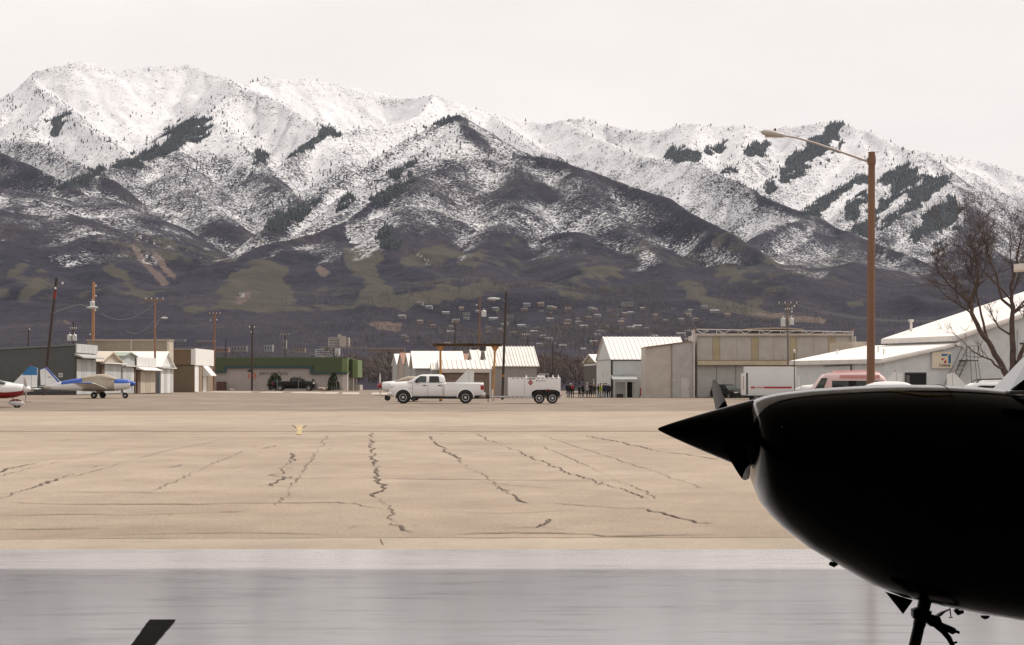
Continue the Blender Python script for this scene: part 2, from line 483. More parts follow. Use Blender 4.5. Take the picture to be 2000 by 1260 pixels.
S1 = 2.857
FOREST = [
 crop(1500,180,2.864,[(610,510),(720,405),(835,430),(870,485),(790,545),(700,620),(605,680),(605,640),(690,570),(680,510)]),
 crop(1500,180,2.864,[(605,755),(720,680),(800,600),(800,550),(880,490),(1030,470),(1010,500),(940,545),(900,600),(850,640),(760,680),(660,750),(605,770)]),
 crop(1500,180,2.864,[(785,840),(830,770),(890,680),(960,620),(1010,570),(1050,590),(1050,625),(1110,640),(1060,690),(1000,730),(960,770),(880,790),(800,835)]),
 crop(1500,180,2.864,[(205,660),(300,600),(400,540),(540,460),(560,460),(555,490),(450,550),(370,600),(280,680),(250,690)]),
 crop(1500,180,2.864,[(410,690),(450,640),(560,550),(560,590),(500,680),(430,710)]),
 crop(1500,180,2.864,[(460,780),(560,690),(600,640),(605,700),(555,800),(490,800)]),
 crop(1500,180,2.864,[(70,440),(110,380),(240,280),(330,180),(400,170),(440,200),(380,260),(330,330),(220,390),(130,440),(60,480)]),
 crop(1500,180,2.864,[(0,520),(60,490),(200,430),(340,345),(420,290),(460,230),(440,290),(340,360),(190,460),(60,520),(0,570)]),
 crop(1500,180,2.864,[(900,920),(940,870),(980,840),(1020,850),(940,900)]),
 crop(1500,180,2.864,[(1030,760),(1110,700),(1110,720),(1040,780)]),
 crop(1000,180,S1,[(860,380),(900,310),(980,320),(1060,340),(1200,250),(1220,270),(1120,330),(1040,385)]),
 crop(1000,180,S1,[(1290,340),(1320,290),(1440,290),(1400,360),(1320,370)]),
 crop(1000,180,S1,[(1170,450),(1260,390),(1330,375),(1250,420),(1190,455)]),
 crop(0,80,S1,[(310,830),(420,770),(560,705),(690,680),(760,640),(900,560),(950,480),(1000,450),(1050,450),(1170,420),(1170,450),(1100,500),(1200,480),(1150,530),(1050,570),(940,630),(800,680),(700,700),(560,725),(430,790),(300,850)]),
 crop(0,80,S1,[(240,510),(300,450),(380,390),(400,400),(340,480),(310,510)]),
 crop(0,80,S1,[(1590,680),(1640,620),(1700,560),(1800,490),(1840,480),(1900,510),(1800,560),(1690,620)]),
 crop(0,80,S1,[(1380,690),(1440,620),(1500,640),(1440,700)]),
 crop(400,100,S1,[(810,940),(880,880),(960,820),(1070,750),(1170,700),(1175,710),(1100,770),(960,850),(870,900)]),
 crop(400,100,S1,[(340,1010),(350,960),(480,900),(600,840),(680,780),(640,840),(540,910),(460,980),(400,1030)]),
 crop(400,100,S1,[(720,880),(800,820),(880,780),(870,800),(740,890)]),
 crop(400,100,S1,[(1010,695),(1130,630),(1190,600),(1190,615),(1060,690)]),
 crop(400,100,S1,[(1140,490),(1280,410),(1370,370),(1380,385),(1280,425),(1160,490)]),
 crop(600,400,S1,[(400,110),(470,110),(470,180),(510,210),(500,240),(430,230),(400,170)]),
]
GRASS = [
 crop(0,400,S1,[(1240,440),(1400,330),(1520,320),(1620,350),(1580,410),(1650,490),(1640,550),(1400,570),(1200,560),(1230,500)]),
 crop(0,400,S1,[(1900,240),(2000,220),(2000,420),(1950,400)]),
 crop(600,400,S1,[(230,250),(300,220),(400,270),(380,380),(430,430),(560,520),(640,470),(740,440),(870,470),(1000,410),(1130,470),(960,520),(600,560),(250,540),(330,430),(220,350)]),
 crop(600,400,S1,[(480,330),(600,250),(760,210),(900,280),(980,330),(820,330),(700,360),(560,340)]),
 crop(0,400,S1,[(1000,570),(2000,555),(2000,580),(1010,590)]),
 crop(600,400,S1,[(0,560),(540,545),(560,575),(0,580)]),
 crop(0,400,S1,[(150,440),(240,400),(260,460),(150,520),(60,520)]),
 crop(0,400,S1,[(40,370),(100,330),(160,330),(150,370),(60,400)]),
 crop(0,400,S1,[(590,310),(680,360),(780,430),(860,520),(800,520),(700,430),(580,360)]),
 crop(1100,400,S1,[(830,360),(880,335),(1020,390),(1130,440),(1090,450),(900,410),(830,390)]),
 crop(1100,400,S1,[(1010,560),(1080,510),(1130,550),(1050,590)]),
 crop(1100,400,S1,[(640,430),(700,430),(850,500),(960,560),(1100,590),(1400,620),(1100,640),(860,600),(700,500)]),
 crop(1100,400,S1,[(1600,550),(1680,540),(1690,590),(1600,580)]),
 crop(1100,400,S1,[(1420,500),(1560,590),(1600,600),(1440,520)]),
 crop(600,400,S1,[(1500,330),(1750,340),(1760,420),(1560,420)]),
 crop(600,400,S1,[(1100,200),(1170,210),(1150,250),(1100,240)]),
]
SOIL = [
 crop(0,400,S1,[(715,235),(750,225),(860,345),(950,440),(900,450),(800,340)]),
 crop(0,400,S1,[(825,245),(855,240),(920,310),(982,385),(975,425),(940,400),(860,290)]),
 crop(0,400,S1,[(1310,560),(1330,490),(1400,475),(1390,530),(1340,565)]),
 crop(0,400,S1,[(1760,360),(1790,335),(1840,380),(1800,410)]),
 crop(600,400,S1,[(330,670),(400,640),(540,660),(520,720),(420,700)]),
 crop(0,400,S1,[(310,640),(400,650),(400,670),(320,660)]),
 crop(1100,400,S1,[(970,600),(1200,610),(1480,640),(1450,660),(1200,640)]),
]
PALE = [   # old letter of whitewashed stones on the hillside
 crop(0,400,S1,[(1337,490),(1343,490),(1346,508),(1351,494),(1356,494),(1358,508),(1362,490),(1368,490),(1362,517),(1355,517),(1352,506),(1348,517),(1342,517)]),
]
def inpoly(px, py, poly):
    ins = np.zeros(px.shape, bool)
    x0, y0 = poly[-1]
    for x1, y1 in poly:
        c = ((y1 > py) != (y0 > py))
        with np.errstate(divide='ignore', invalid='ignore'):
            ins ^= c & (px < (x0 - x1) * (py - y1) / (y0 - y1 + 1e-12) + x1)
        x0, y0 = x1, y1
    return ins
def cover(polys, jitter, seed):
    out = np.zeros(T_px.shape, bool)
    jx = (fbm(T_X / 60, T_Y / 60, seed, 3) - .5) * 2 * jitter
    jy = (fbm(T_X / 60, T_Y / 60, seed + 7, 3) - .5) * 2 * jitter
    qx, qy = T_px + jx, T_py + jy
    for p in polys:
        a, b = p.min(0) - jitter, p.max(0) + jitter
        c0, c1 = np.searchsorted(T_px[0], a[0]), np.searchsorted(T_px[0], b[0])
        out[:, c0:c1] |= inpoly(qx[:, c0:c1], qy[:, c0:c1], p) & T_vis[:, c0:c1]
    return out
def soften(a, n=1):
    a = a.astype(np.float32)
    for _ in range(n):
        a[1:-1] = (a[:-2] + 2 * a[1:-1] + a[2:]) / 4
        a[:, 1:-1] = (a[:, :-2] + 2 * a[:, 1:-1] + a[:, 2:]) / 4
    return a

F_for = soften(cover(FOREST, 15, 61), 2) > np.clip(.3 + 1.6 * (fbm(T_X / 55, T_Y / 80, 63, 3) - .45), .12, .9)
F_gra = soften(cover(GRASS, 16, 71), 3)
F_soi = soften(cover(SOIL, 6, 81), 1)
F_pal = soften(cover(PALE, 0, 91), 0)
dzc = np.gradient(T_Z, axis=1) / np.gradient(T_X, axis=1)
dzy = np.gradient(T_Z, axis=0) / np.gradient(T_Y, axis=0) - dzc * T_u[None, :]
T_nx = -dzc / np.sqrt(1 + dzc ** 2 + dzy ** 2)
nz1 = fbm(T_X / 420, T_Y / 420, 51, 4)
nz2 = fbm(T_X / 90, T_Y / 130, 53, 3)
BZ = T_Z.copy()
for _ in range(7):
    BZ[3:-3] = (BZ[:-6] + BZ[1:-5] + BZ[2:-4] + BZ[3:-3] + BZ[4:-2] + BZ[5:-1] + BZ[6:]) / 7
    BZ[:, 4:-4] = (BZ[:, :-8] + BZ[:, 2:-6] + BZ[:, 3:-5] + BZ[:, 4:-4] + BZ[:, 5:-3] + BZ[:, 6:-2] + BZ[:, 8:]) / 7
conc = np.clip((BZ - T_Z) / 9.0, -1, 1)          # gullies hold the snow, ribs are blown clear
snow = np.interp(T_Z + 380 * (-T_nx) + (nz1 - .5) * 420 + (nz2 - .5) * 260,
                 [200, 330, 450, 620, 800, 1000], [0, .15, .34, .55, .74, .93])
snow = snow * sstep(250, 340, T_Z + (nz2 - .5) * 130)
SNOWMOD = [   # how far the snow cover reaches on each face of the range
 (.22, [(880,228),(905,222),(925,250),(960,285),(995,300),(950,302),(900,268)]),
 (.24, [(830,330),(900,300),(995,302),(1100,318),(1230,365),(1300,390),(1440,462),(1510,510),(1400,500),(1200,470),(1000,455),(860,440),(720,410)]),
 (.66, [(620,390),(750,312),(880,232),(900,262),(820,315),(700,400),(560,460)]),
 (.26, [(470,330),(560,385),(625,378),(545,445),(500,462),(380,425)]),
 (.30, [(160,352),(330,297),(420,300),(520,340),(600,390),(520,440),(400,420),(250,400),(80,397)]),
 (.22, [(100,392),(250,327),(330,322),(320,400),(200,425)]),
 (.12, [(230,415),(500,430),(520,470),(330,460)]),
 (.84, [(440,180),(540,200),(620,250),(560,300),(450,250)]),
 (.12, [(-60,290),(0,300),(60,325),(120,355),(150,375),(60,390),(0,375),(-60,375)]),
 (.52, [(-60,270),(0,277),(90,284),(180,336),(120,350),(0,297),(-60,290)]),
 (.72, [(1100,302),(1360,320),(1490,387),(1580,422),(1440,470),(1300,390),(1200,345)]),
 (.30, [(1455,478),(1550,437),(1600,470),(1640,520),(1600,550),(1500,520)]),
 (.13, [(1585,424),(1720,482),(1820,520),(1870,560),(1700,560),(1640,500)]),
 (.34, [(1860,355),(2000,432),(2060,520),(1850,480),(1890,410)]),
 (.12, [(995,298),(1100,314),(1230,360),(1301,384),(1350,416),(1437,458),(1500,503),(1480,512),(1420,472),(1330,425),(1230,385),(1100,335),(1000,322)]),
 (.82, [(1110,305),(1240,325),(1364,319),(1437,354),(1490,386),(1440,440),(1350,408),(1301,378),(1227,354),(1140,322)]),
 (.07, [(1430,508),(1560,524),(1700,545),(1850,575),(1880,540),(1800,512),(1690,500),(1580,508),(1480,496)]),
 (.10, [(1440,352),(1490,384),(1577,418),(1660,456),(1650,470),(1570,432),(1480,396)]),
 (.10, [(66,394),(157,351),(200,340),(180,372),(110,392)]),
 (1.0, [(480,158),(900,190),(1250,258),(1300,300),(1100,300),(900,218),(700,250),(600,240)]),  # full snow here imitates the crest fading into white cloud
 (.95, [(150,130),(360,130),(440,160),(400,230),(300,280),(200,260),(120,180)]),
]
for tgt, poly in SNOWMOD:
    mk_ = soften(cover([np.array(poly, float)], 10, 67), 10)
    snow = snow * (1 - mk_) + mk_ * np.clip(tgt + (nz1 - .5) * .55 + (nz2 - .5) * .45, 0, 1)
snow = np.clip(snow + conc * .18 * np.clip(snow * 4, 0, 1) * np.clip((1.15 - snow) * 3, 0, 1), 0, 1)
T_snow = snow
n_r, n_c = T_Z.shape
me = bpy.data.meshes.new('mountain_range')
vs = np.stack([T_X, T_Y, T_Z], -1).reshape(-1, 3).astype(np.float32)
idx = np.arange(n_r * n_c, dtype=np.int32).reshape(n_r, n_c)
q = np.stack([idx[:-1, :-1], idx[:-1, 1:], idx[1:, 1:], idx[1:, :-1]], -1).reshape(-1, 4)
me.vertices.add(len(vs)); me.vertices.foreach_set('co', vs.ravel())
me.loops.add(q.size); me.loops.foreach_set('vertex_index', q.ravel())
me.polygons.add(len(q))
me.polygons.foreach_set('loop_start', np.arange(0, q.size, 4, dtype=np.int32))
me.polygons.foreach_set('loop_total', np.full(len(q), 4, np.int32))
me.polygons.foreach_set('use_smooth', np.ones(len(q), bool))
me.update()
patchy = sstep(.50, .66, fbm(T_X / 150, T_Y / 260, 151, 4)) * sstep(90, 170, T_Z) * (1 - sstep(330, 460, T_Z))
F_gra = np.maximum(F_gra, .62 * patchy * (.6 + .4 * np.clip(-conc * 2, 0, 1)))
at_c = me.attributes.new('cover', 'FLOAT_COLOR', 'POINT')
at_c.data.foreach_set('color', np.stack([snow, F_gra, F_soi, F_for.astype(np.float32)], -1).astype(np.float32).ravel())
at_p = me.attributes.new('pale', 'FLOAT', 'POINT')
at_p.data.foreach_set('value', F_pal.astype(np.float32).ravel())

m = bpy.data.materials.new('mountain_cover'); m.use_nodes = True
N = m.node_tree.nodes; Lk = m.node_tree.links; P = N['Principled BSDF']
P.inputs['Roughness'].default_value = 0.95; P.inputs['Specular IOR Level'].default_value = 0.1
geo = N.new('ShaderNodeNewGeometry')
ac = N.new('ShaderNodeAttribute'); ac.attribute_name = 'cover'
ap = N.new('ShaderNodeAttribute'); ap.attribute_name = 'pale'
sep = N.new('ShaderNodeSeparateColor'); Lk.new(ac.outputs['Color'], sep.inputs['Color'])
def noise(scale, detail=4, rough=.6, mapscale=None):
    n = N.new('ShaderNodeTexNoise'); n.inputs['Scale'].default_value = scale; n.inputs['Detail'].default_value = detail
    n.inputs['Roughness'].default_value = rough
    v = geo.outputs['Position']
    if mapscale:
        mp = N.new('ShaderNodeMapping'); mp.inputs['Scale'].default_value = mapscale
        Lk.new(v, mp.inputs['Vector']); v = mp.outputs['Vector']
    Lk.new(v, n.inputs['Vector'])
    return n.outputs['Fac']
def ramp(fac, stops):
    r = N.new('ShaderNodeValToRGB')
    while len(r.color_ramp.elements) < len(stops): r.color_ramp.elements.new(0.5)
    for e, (p, c) in zip(r.color_ramp.elements, stops):
        e.position = p; e.color = (*c, 1)
    Lk.new(fac, r.inputs['Fac']); return r.outputs['Color']
def mixc(f, a, b):
    x = N.new('ShaderNodeMixRGB'); Lk.new(f, x.inputs['Fac']); Lk.new(a, x.inputs['Color1']); Lk.new(b, x.inputs['Color2']); return x.outputs['Color']
def mth(op, a, b=None, c=None):
    x = N.new('ShaderNodeMath'); x.operation = op
    for i, v in enumerate((a, b, c)):
        if v is None: continue
        if isinstance(v, (int, float)): x.inputs[i].default_value = v
        else: Lk.new(v, x.inputs[i])
    return x.outputs[0]
def cen(x, k): return mth('MULTIPLY', mth('SUBTRACT', x, .5), k)
def smooth(v, a, b):
    x = N.new('ShaderNodeMapRange'); x.interpolation_type = 'SMOOTHSTEP'
    Lk.new(v, x.inputs['Value'])
    for k, s in (('From Min', a), ('From Max', b)):
        if isinstance(s, (int, float)): x.inputs[k].default_value = s
        else: Lk.new(s, x.inputs[k])
    return x.outputs['Result']
fine = noise(0.055, 5, .75)
mid = noise(0.016, 4, .6)
big = noise(0.0042, 4, .6)
vfine = noise(0.14, 3, .7)
streak = noise(0.03, 4, .65, (1.0, .35, .35))
brush = ramp(big, [(.3, (.012, .0112, .020)), (.5, (.021, .0195, .030)), (.72, (.037, .0325, .040))])
brush2 = ramp(mth('ADD', mth('MULTIPLY', vfine, .45), mth('MULTIPLY', fine, .55)), [(.38, (.42, .41, .50)), (.5, (.95, .92, .95)), (.64, (1.9, 1.75, 1.62))])
bm_ = N.new('ShaderNodeMixRGB'); bm_.blend_type = 'MULTIPLY'; bm_.inputs['Fac'].default_value = 1
Lk.new(brush, bm_.inputs['Color1']); Lk.new(brush2, bm_.inputs['Color2'])
grass_c = ramp(mid, [(.3, (.040, .036, .030)), (.7, (.062, .055, .043))])
soil_c = ramp(mid, [(.3, (.075, .055, .050)), (.7, (.125, .092, .078))])
gmask = smooth(mth('ADD', sep.outputs[1], mth('ADD', cen(streak, 1.5), cen(mid, 1.3))), .3, .75)
smask = smooth(mth('ADD', sep.outputs[2], mth('ADD', cen(streak, 2.2), cen(vfine, 1.6))), .35, .9)
pale_c = N.new('ShaderNodeRGB'); pale_c.outputs[0].default_value = (.20, .195, .19, 1)
c = mixc(gmask, bm_.outputs['Color'], grass_c)
c = mixc(smask, c, soil_c)
c = mixc(ap.outputs['Fac'], c, pale_c.outputs[0])
forest_c = ramp(fine, [(.3, (.011, .016, .020)), (.7, (.022, .029, .031))])
c = mixc(smooth(ac.outputs['Alpha'], .3, .7), c, forest_c)
snow_c = ramp(big, [(.3, (.57, .57, .595)), (.7, (.66, .655, .66))])
def cen(x, k): return mth('MULTIPLY', mth('SUBTRACT', x, .5), k)
nn = mth('ADD', mth('ADD', cen(fine, 1.7), cen(vfine, 4.0)), mth('ADD', cen(mid, .5), cen(streak, .8)))
thr = mth('SUBTRACT', .5, sep.outputs[0])
thr = mth('MULTIPLY', thr, 1.25)
sm = smooth(nn, mth('SUBTRACT', thr, .42), mth('ADD', thr, .42))
sm = mth('MULTIPLY', sm, smooth(sep.outputs[0], .01, .30))
sm = mth('MULTIPLY', sm, mth('SUBTRACT', 1.0, mth('MULTIPLY', smooth(ac.outputs['Alpha'], .3, .7), .92)))
c = mixc(sm, c, snow_c)
Lk.new(c, P.inputs['Base Color'])
bp = N.new('ShaderNodeBump'); bp.inputs['Strength'].default_value = .6; bp.inputs['Distance'].default_value = 9.0
Lk.new(mth('ADD', mid, mth('MULTIPLY', fine, .35)), bp.inputs['Height']); Lk.new(bp.outputs['Normal'], P.inputs['Normal'])
me.materials.append(m)
mountains = bpy.data.objects.new('mountain_range', me); C.objects.link(mountains)
tag(mountains, kind='structure')

def cone_trees(name, pos, h, r, m, sides=5, tiers=2, label=None):
    """many small conifers as one far wood: pos (n,3), h (n), r (n)"""
    n = len(pos); rot = rng.random(n) * 6.28
    vv = []; ff = []; base_i = 0
    for t in range(tiers):
        lo = 0.06 + 0.42 * t / max(1, tiers - 1) if tiers > 1 else 0.05
        hi = 0.66 if (tiers > 1 and t == 0) else 1.0
        rr = r * (1.0 if t == 0 else .66)
        a = rot[:, None] + np.arange(sides)[None, :] * (2 * np.pi / sides) + t * .6
        jit = 0.7 + .6 * rng.random((n, sides))
        ring = np.stack([pos[:, None, 0] + np.cos(a) * rr[:, None] * jit, pos[:, None, 1] + np.sin(a) * rr[:, None] * jit,
                         pos[:, None, 2] + (h * lo)[:, None] + 0 * a], -1)
        apex = np.stack([pos[:, 0], pos[:, 1], pos[:, 2] + h * hi], -1)[:, None]
        blk = np.concatenate([ring, apex], 1).reshape(-1, 3)
        o = base_i + np.arange(n)[:, None] * (sides + 1)
        k = np.arange(sides)[None, :]
        ff.append(np.stack([o + k, o + (k + 1) % sides, o + sides + 0 * k], -1).reshape(-1, 3))
        vv.append(blk); base_i += n * (sides + 1)
    V = np.concatenate(vv).astype(np.float32); F = np.concatenate(ff).astype(np.int32)
    return tri_mesh(name, V, F, m)

def tri_mesh(name, V, F, m, mi=None):
    me = bpy.data.meshes.new(name)
    me.vertices.add(len(V)); me.vertices.foreach_set('co', np.ascontiguousarray(V, np.float32).ravel())
    me.loops.add(F.size); me.loops.foreach_set('vertex_index', np.ascontiguousarray(F, np.int32).ravel())
    me.polygons.add(len(F)); me.polygons.foreach_set('loop_start', np.arange(0, F.size, 3, dtype=np.int32))
    me.polygons.foreach_set('loop_total', np.full(len(F), 3, np.int32))
    for x in (m if isinstance(m, list) else [m]): me.materials.append(x)
    if mi is not None: me.polygons.foreach_set('material_index', np.ascontiguousarray(mi, np.int32))
    me.update()
    o = bpy.data.objects.new(name, me); C.objects.link(o)
    return o

needle = mat('conifer_needles', (.017, .024, .028), .9, var=.5, scale=.05)  # needle colour pushed towards blue to stand in for distance haze
fr, fc = np.nonzero(F_for & T_vis)
k = rng.random(len(fr)) < .92
fr, fc = fr[k], fc[k]
# lone conifers: thick along the crests and on the slopes turned away from the sun
pr = (fbm(T_X / 230, T_Y / 230, 101, 3) > .59) * .016 + .0008
pr = pr * (T_Z > 520) * T_vis * (1 + 2.5 * (T_nx < -.1)) + (T_dist < 28) * (T_Z > 600) * T_vis * .02
pr = pr * np.where((T_px > 560) & (T_px < 1250) & (T_py < 330) & (T_Y > 7000), .25, 1.0)
pr = np.maximum(pr, soften(F_for, 14) * .30 * T_vis * (nz2 > .45))
sr, sc_ = np.nonzero((rng.random(T_Z.shape) < pr) & ~F_for)
rr_, cc_ = np.concatenate([fr, sr]), np.concatenate([fc, sc_])
pos = np.stack([T_X[rr_, cc_] + (rng.random(len(rr_)) - .5) * 11, T_Y[rr_, cc_] + (rng.random(len(rr_)) - .5) * 13, T_Z[rr_, cc_] - 1.5], -1)
hh = 7 + rng.random(len(rr_)) ** 1.5 * 12
tag(cone_trees('mountain_conifers', pos, hh, hh * .2 + .5, needle), kind='stuff')
print('conifers', len(pos))
# bushes and rocks poking out of the snow
pr = T_vis * np.interp(T_snow, [0, .1, .4, .8, 1.0], [0, .0, .05, .05, .003]) * (nz2 > .42)
br, bc = np.nonzero(rng.random(T_Z.shape) < pr)
if len(br) > 45000:
    k = rng.permutation(len(br))[:45000]; br, bc = br[k], bc[k]
pos = np.stack([T_X[br, bc] + (rng.random(len(br)) - .5) * 9, T_Y[br, bc] + (rng.random(len(br)) - .5) * 13, T_Z[br, bc] - .8], -1)
hh = 2.5 + rng.random(len(br)) * 3.5
tag(cone_trees('mountain_scrub', pos, hh, hh * .9, mat('scrub_oak', (.052, .042, .042), .95, var=.4, scale=.05), sides=4, tiers=1), kind='stuff')
# ------------------------------------------------------------------ airfield pavement
def pave_mat(name, c1, c2, rough, speck=.25, stain=None, spec=.3, bump=.25):
    m = bpy.data.materials.new(name); m.use_nodes = True
    N = m.node_tree.nodes; L = m.node_tree.links; P = N['Principled BSDF']
    P.inputs['Roughness'].default_value = rough; P.inputs['Specular IOR Level'].default_value = spec
    g = N.new('ShaderNodeNewGeometry')
    def ns(scale, det, ro, ms=None):
        n = N.new('ShaderNodeTexNoise'); n.inputs['Scale'].default_value = scale; n.inputs['Detail'].default_value = det; n.inputs['Roughness'].default_value = ro
        mp = N.new('ShaderNodeMapping'); mp.inputs['Scale'].default_value = ms or (1, 1, 1)
        L.new(g.outputs['Position'], mp.inputs['Vector']); L.new(mp.outputs['Vector'], n.inputs['Vector'])
        return n.outputs['Fac']
    a = ns(.16, 6, .62, (1, .55, 1)); b = ns(26, 3, .8)
    r = N.new('ShaderNodeValToRGB'); r.color_ramp.elements[0].position = .34; r.color_ramp.elements[1].position = .66
    r.color_ramp.elements[0].color = (*c1, 1); r.color_ramp.elements[1].color = (*c2, 1)
    L.new(a, r.inputs['Fac'])
    r2 = N.new('ShaderNodeMapRange'); r2.inputs['From Min'].default_value = .3; r2.inputs['From Max'].default_value = .7
    r2.inputs['To Min'].default_value = 1 - speck; r2.inputs['To Max'].default_value = 1 + speck
    L.new(b, r2.inputs['Value'])
    mx = N.new('ShaderNodeMixRGB'); mx.blend_type = 'MULTIPLY'; mx.inputs['Fac'].default_value = 1
    L.new(r.outputs['Color'], mx.inputs['Color1']); L.new(r2.outputs['Result'], mx.inputs['Color2'])
    col = mx.outputs['Color']
    c5 = ns(.9, 5, .7, (.7, .45, 1)); r5 = N.new('ShaderNodeMapRange'); r5.inputs['From Min'].default_value = .35; r5.inputs['From Max'].default_value = .65; r5.inputs['To Min'].default_value = .86; r5.inputs['To Max'].default_value = 1.1
    L.new(c5, r5.inputs['Value']); m5 = N.new('ShaderNodeMixRGB'); m5.blend_type = 'MULTIPLY'; m5.inputs['Fac'].default_value = 1
    L.new(col, m5.inputs['Color1']); L.new(r5.outputs['Result'], m5.inputs['Color2']); col = m5.outputs['Color']
    if stain:
        s = ns(.5, 6, .7, (.25, 1.4, 1))
        r3 = N.new('ShaderNodeMapRange'); r3.inputs['From Min'].default_value = .56; r3.inputs['From Max'].default_value = .74; r3.inputs['To Max'].default_value = .65
        L.new(s, r3.inputs['Value'])
        m2 = N.new('ShaderNodeMixRGB'); L.new(r3.outputs['Result'], m2.inputs['Fac']); L.new(col, m2.inputs['Color1'])
        m2.inputs['Color2'].default_value = (*stain, 1); col = m2.outputs['Color']
    L.new(col, P.inputs['Base Color'])
    bp = N.new('ShaderNodeBump'); bp.inputs['Strength'].default_value = bump; bp.inputs['Distance'].default_value = .01
    L.new(b, bp.inputs['Height']); L.new(bp.outputs['Normal'], P.inputs['Normal'])
    return m

def strip_mesh(name, x0, x1, ya, yb, nx, ny, m, dz=0.0, kind='structure'):
    """pavement strip; ya / yb are (y at x0, y at x1)"""
    xs = np.linspace(x0, x1, nx + 1); t = np.linspace(0, 1, ny + 1)
    fx = (xs - x0) / (x1 - x0)
    YA = ya[0] + (ya[1] - ya[0]) * fx; YB = yb[0] + (yb[1] - yb[0]) * fx
    Yg = YA[None, :] + (YB - YA)[None, :] * t[:, None]; Xg = np.broadcast_to(xs, Yg.shape)
    Zg = ground_z(Xg, Yg) + dz
    V = np.stack([Xg, Yg, Zg], -1).reshape(-1, 3)
    i = np.arange((nx + 1) * (ny + 1)).reshape(ny + 1, nx + 1)
    q = np.stack([i[:-1, :-1], i[:-1, 1:], i[1:, 1:], i[1:, :-1]], -1).reshape(-1, 4)
    me = bpy.data.meshes.new(name); me.from_pydata(V.tolist(), [], q.tolist()); me.materials.append(m)
    o = bpy.data.objects.new(name, me); C.objects.link(o)
    return tag(o, kind=kind)

asphalt = pave_mat('weathered_asphalt', (.275, .215, .162), (.345, .278, .216), .9, .3, bump=.4)
asphalt2 = pave_mat('far_asphalt', (.165, .128, .097), (.245, .192, .148), .9, .3, stain=(.13, .098, .076))
taxi_m = pave_mat('taxiway_concrete', (.30, .24, .185), (.345, .282, .22), .88, .15)
lip_m = pave_mat('apron_concrete', (.36, .30, .235), (.42, .355, .285), .85, .12)
Y_LIP, Y_EDGE = 17.7, 18.95
strip_mesh('apron', -170, 170, (Y_EDGE, Y_EDGE), (100, 100), 20, 8, asphalt, dz=-.004)
strip_mesh('far_apron', -170, 170, (100, 100), (340, 340), 90, 80, asphalt2, dz=-.004)
strip_mesh('concrete_lip', -170, 170, (Y_LIP, Y_LIP), (Y_EDGE, Y_EDGE), 4, 1, lip_m, dz=.012)
def slant(y): return (y + 170 * .215, y - 170 * .215)
taxi = strip_mesh('taxiway', -120, 120, (59.7, 59.7), (83.9 + 120 * .215, 83.9 - 120 * .215), 40, 10, taxi_m, dz=.002)
strip_mesh('taxiway_shoulder', -120, 120, (60.0, 60.0), (67.4, 67.0), 30, 4, pave_mat('taxiway_shoulder', (.27, .21, .16), (.30, .242, .185), .9, .15), dz=.006)
# open land around the airfield, as far as the horizon
gm = mat('valley_ground', (.10, .085, .065), .95, var=.3, scale=.02)
g = MB(); g.quad((-5500, -55, -.8), (5500, -55, -.8), (5500, 13300, -.8), (-5500, 13300, -.8))
tag(g.build('ground', gm), kind='structure')

def gpix(px, py):
    d = CAM_Z * FOC / (py - HORIZON)
    return ((px - 1000) / FOC * d, d)

# cracks in the old asphalt: ragged open joints with weeds and grit in them
crack_m = mat('crack_grit', (.095, .066, .048), .95, var=.4, scale=6)
crack_f = mat('crack_faint', (.17, .125, .095), .95, var=.3, scale=6)
crack_r = mat('crack_rust', (.17, .085, .05), .95, var=.3, scale=6)
def crn(a, b): return float(vnoise(np.array([a / 1.3]), np.array([b * 3.7]), 77)[0])
def crack(pts, w=.07, m=None, z=.006, ragged=1.0):
    P = [gpix(*p) for p in pts]
    fine_p = []
    for (x0, y0), (x1, y1) in zip(P[:-1], P[1:]):
        n = max(2, int(math.hypot(x1 - x0, y1 - y0) / .16))
        n = min(n, 90)
        for i in range(n):
            t = i / n
            fine_p.append((x0 + (x1 - x0) * t + (random.gauss(0, .012) + .12 * (crn(y0 + (y1 - y0) * t, x0) - .5) + .12 * (crn((y0 + (y1 - y0) * t) * 4, x0 + 9) - .5)) * ragged, y0 + (y1 - y0) * t + (random.gauss(0, .03) + .5 * (crn(x0 + (x1 - x0) * t, y0) - .5)) * ragged))
    fine_p.append(P[-1])
    b = MB(); vs = []; fs = []; wr = 1.0
    N_ = len(fine_p)
    for i, (x, y) in enumerate(fine_p):
        a = fine_p[max(0, i - 1)]; c = fine_p[min(N_ - 1, i + 1)]
        dx, dy = c[0] - a[0], c[1] - a[1]; L = math.hypot(dx, dy) + 1e-6
        e = min(1, i / 3, (N_ - 1 - i) / 3)
        wr = min(1.7, max(.12, wr * random.uniform(.6, 1.6))); ww = w * (.25 + .75 * (abs(dx) / L) ** 3) * (.2 + .8 * e) * wr
        vs += [(x - dy / L * ww, y + dx / L * ww, z), (x + dy / L * ww, y - dx / L * ww, z)]
        if i: fs.append((2 * i - 2, 2 * i - 1, 2 * i + 1, 2 * i))
    b.add(vs, fs)
    o = b.build('pavement_crack', m or crack_m)
    return tag(o, kind='structure')
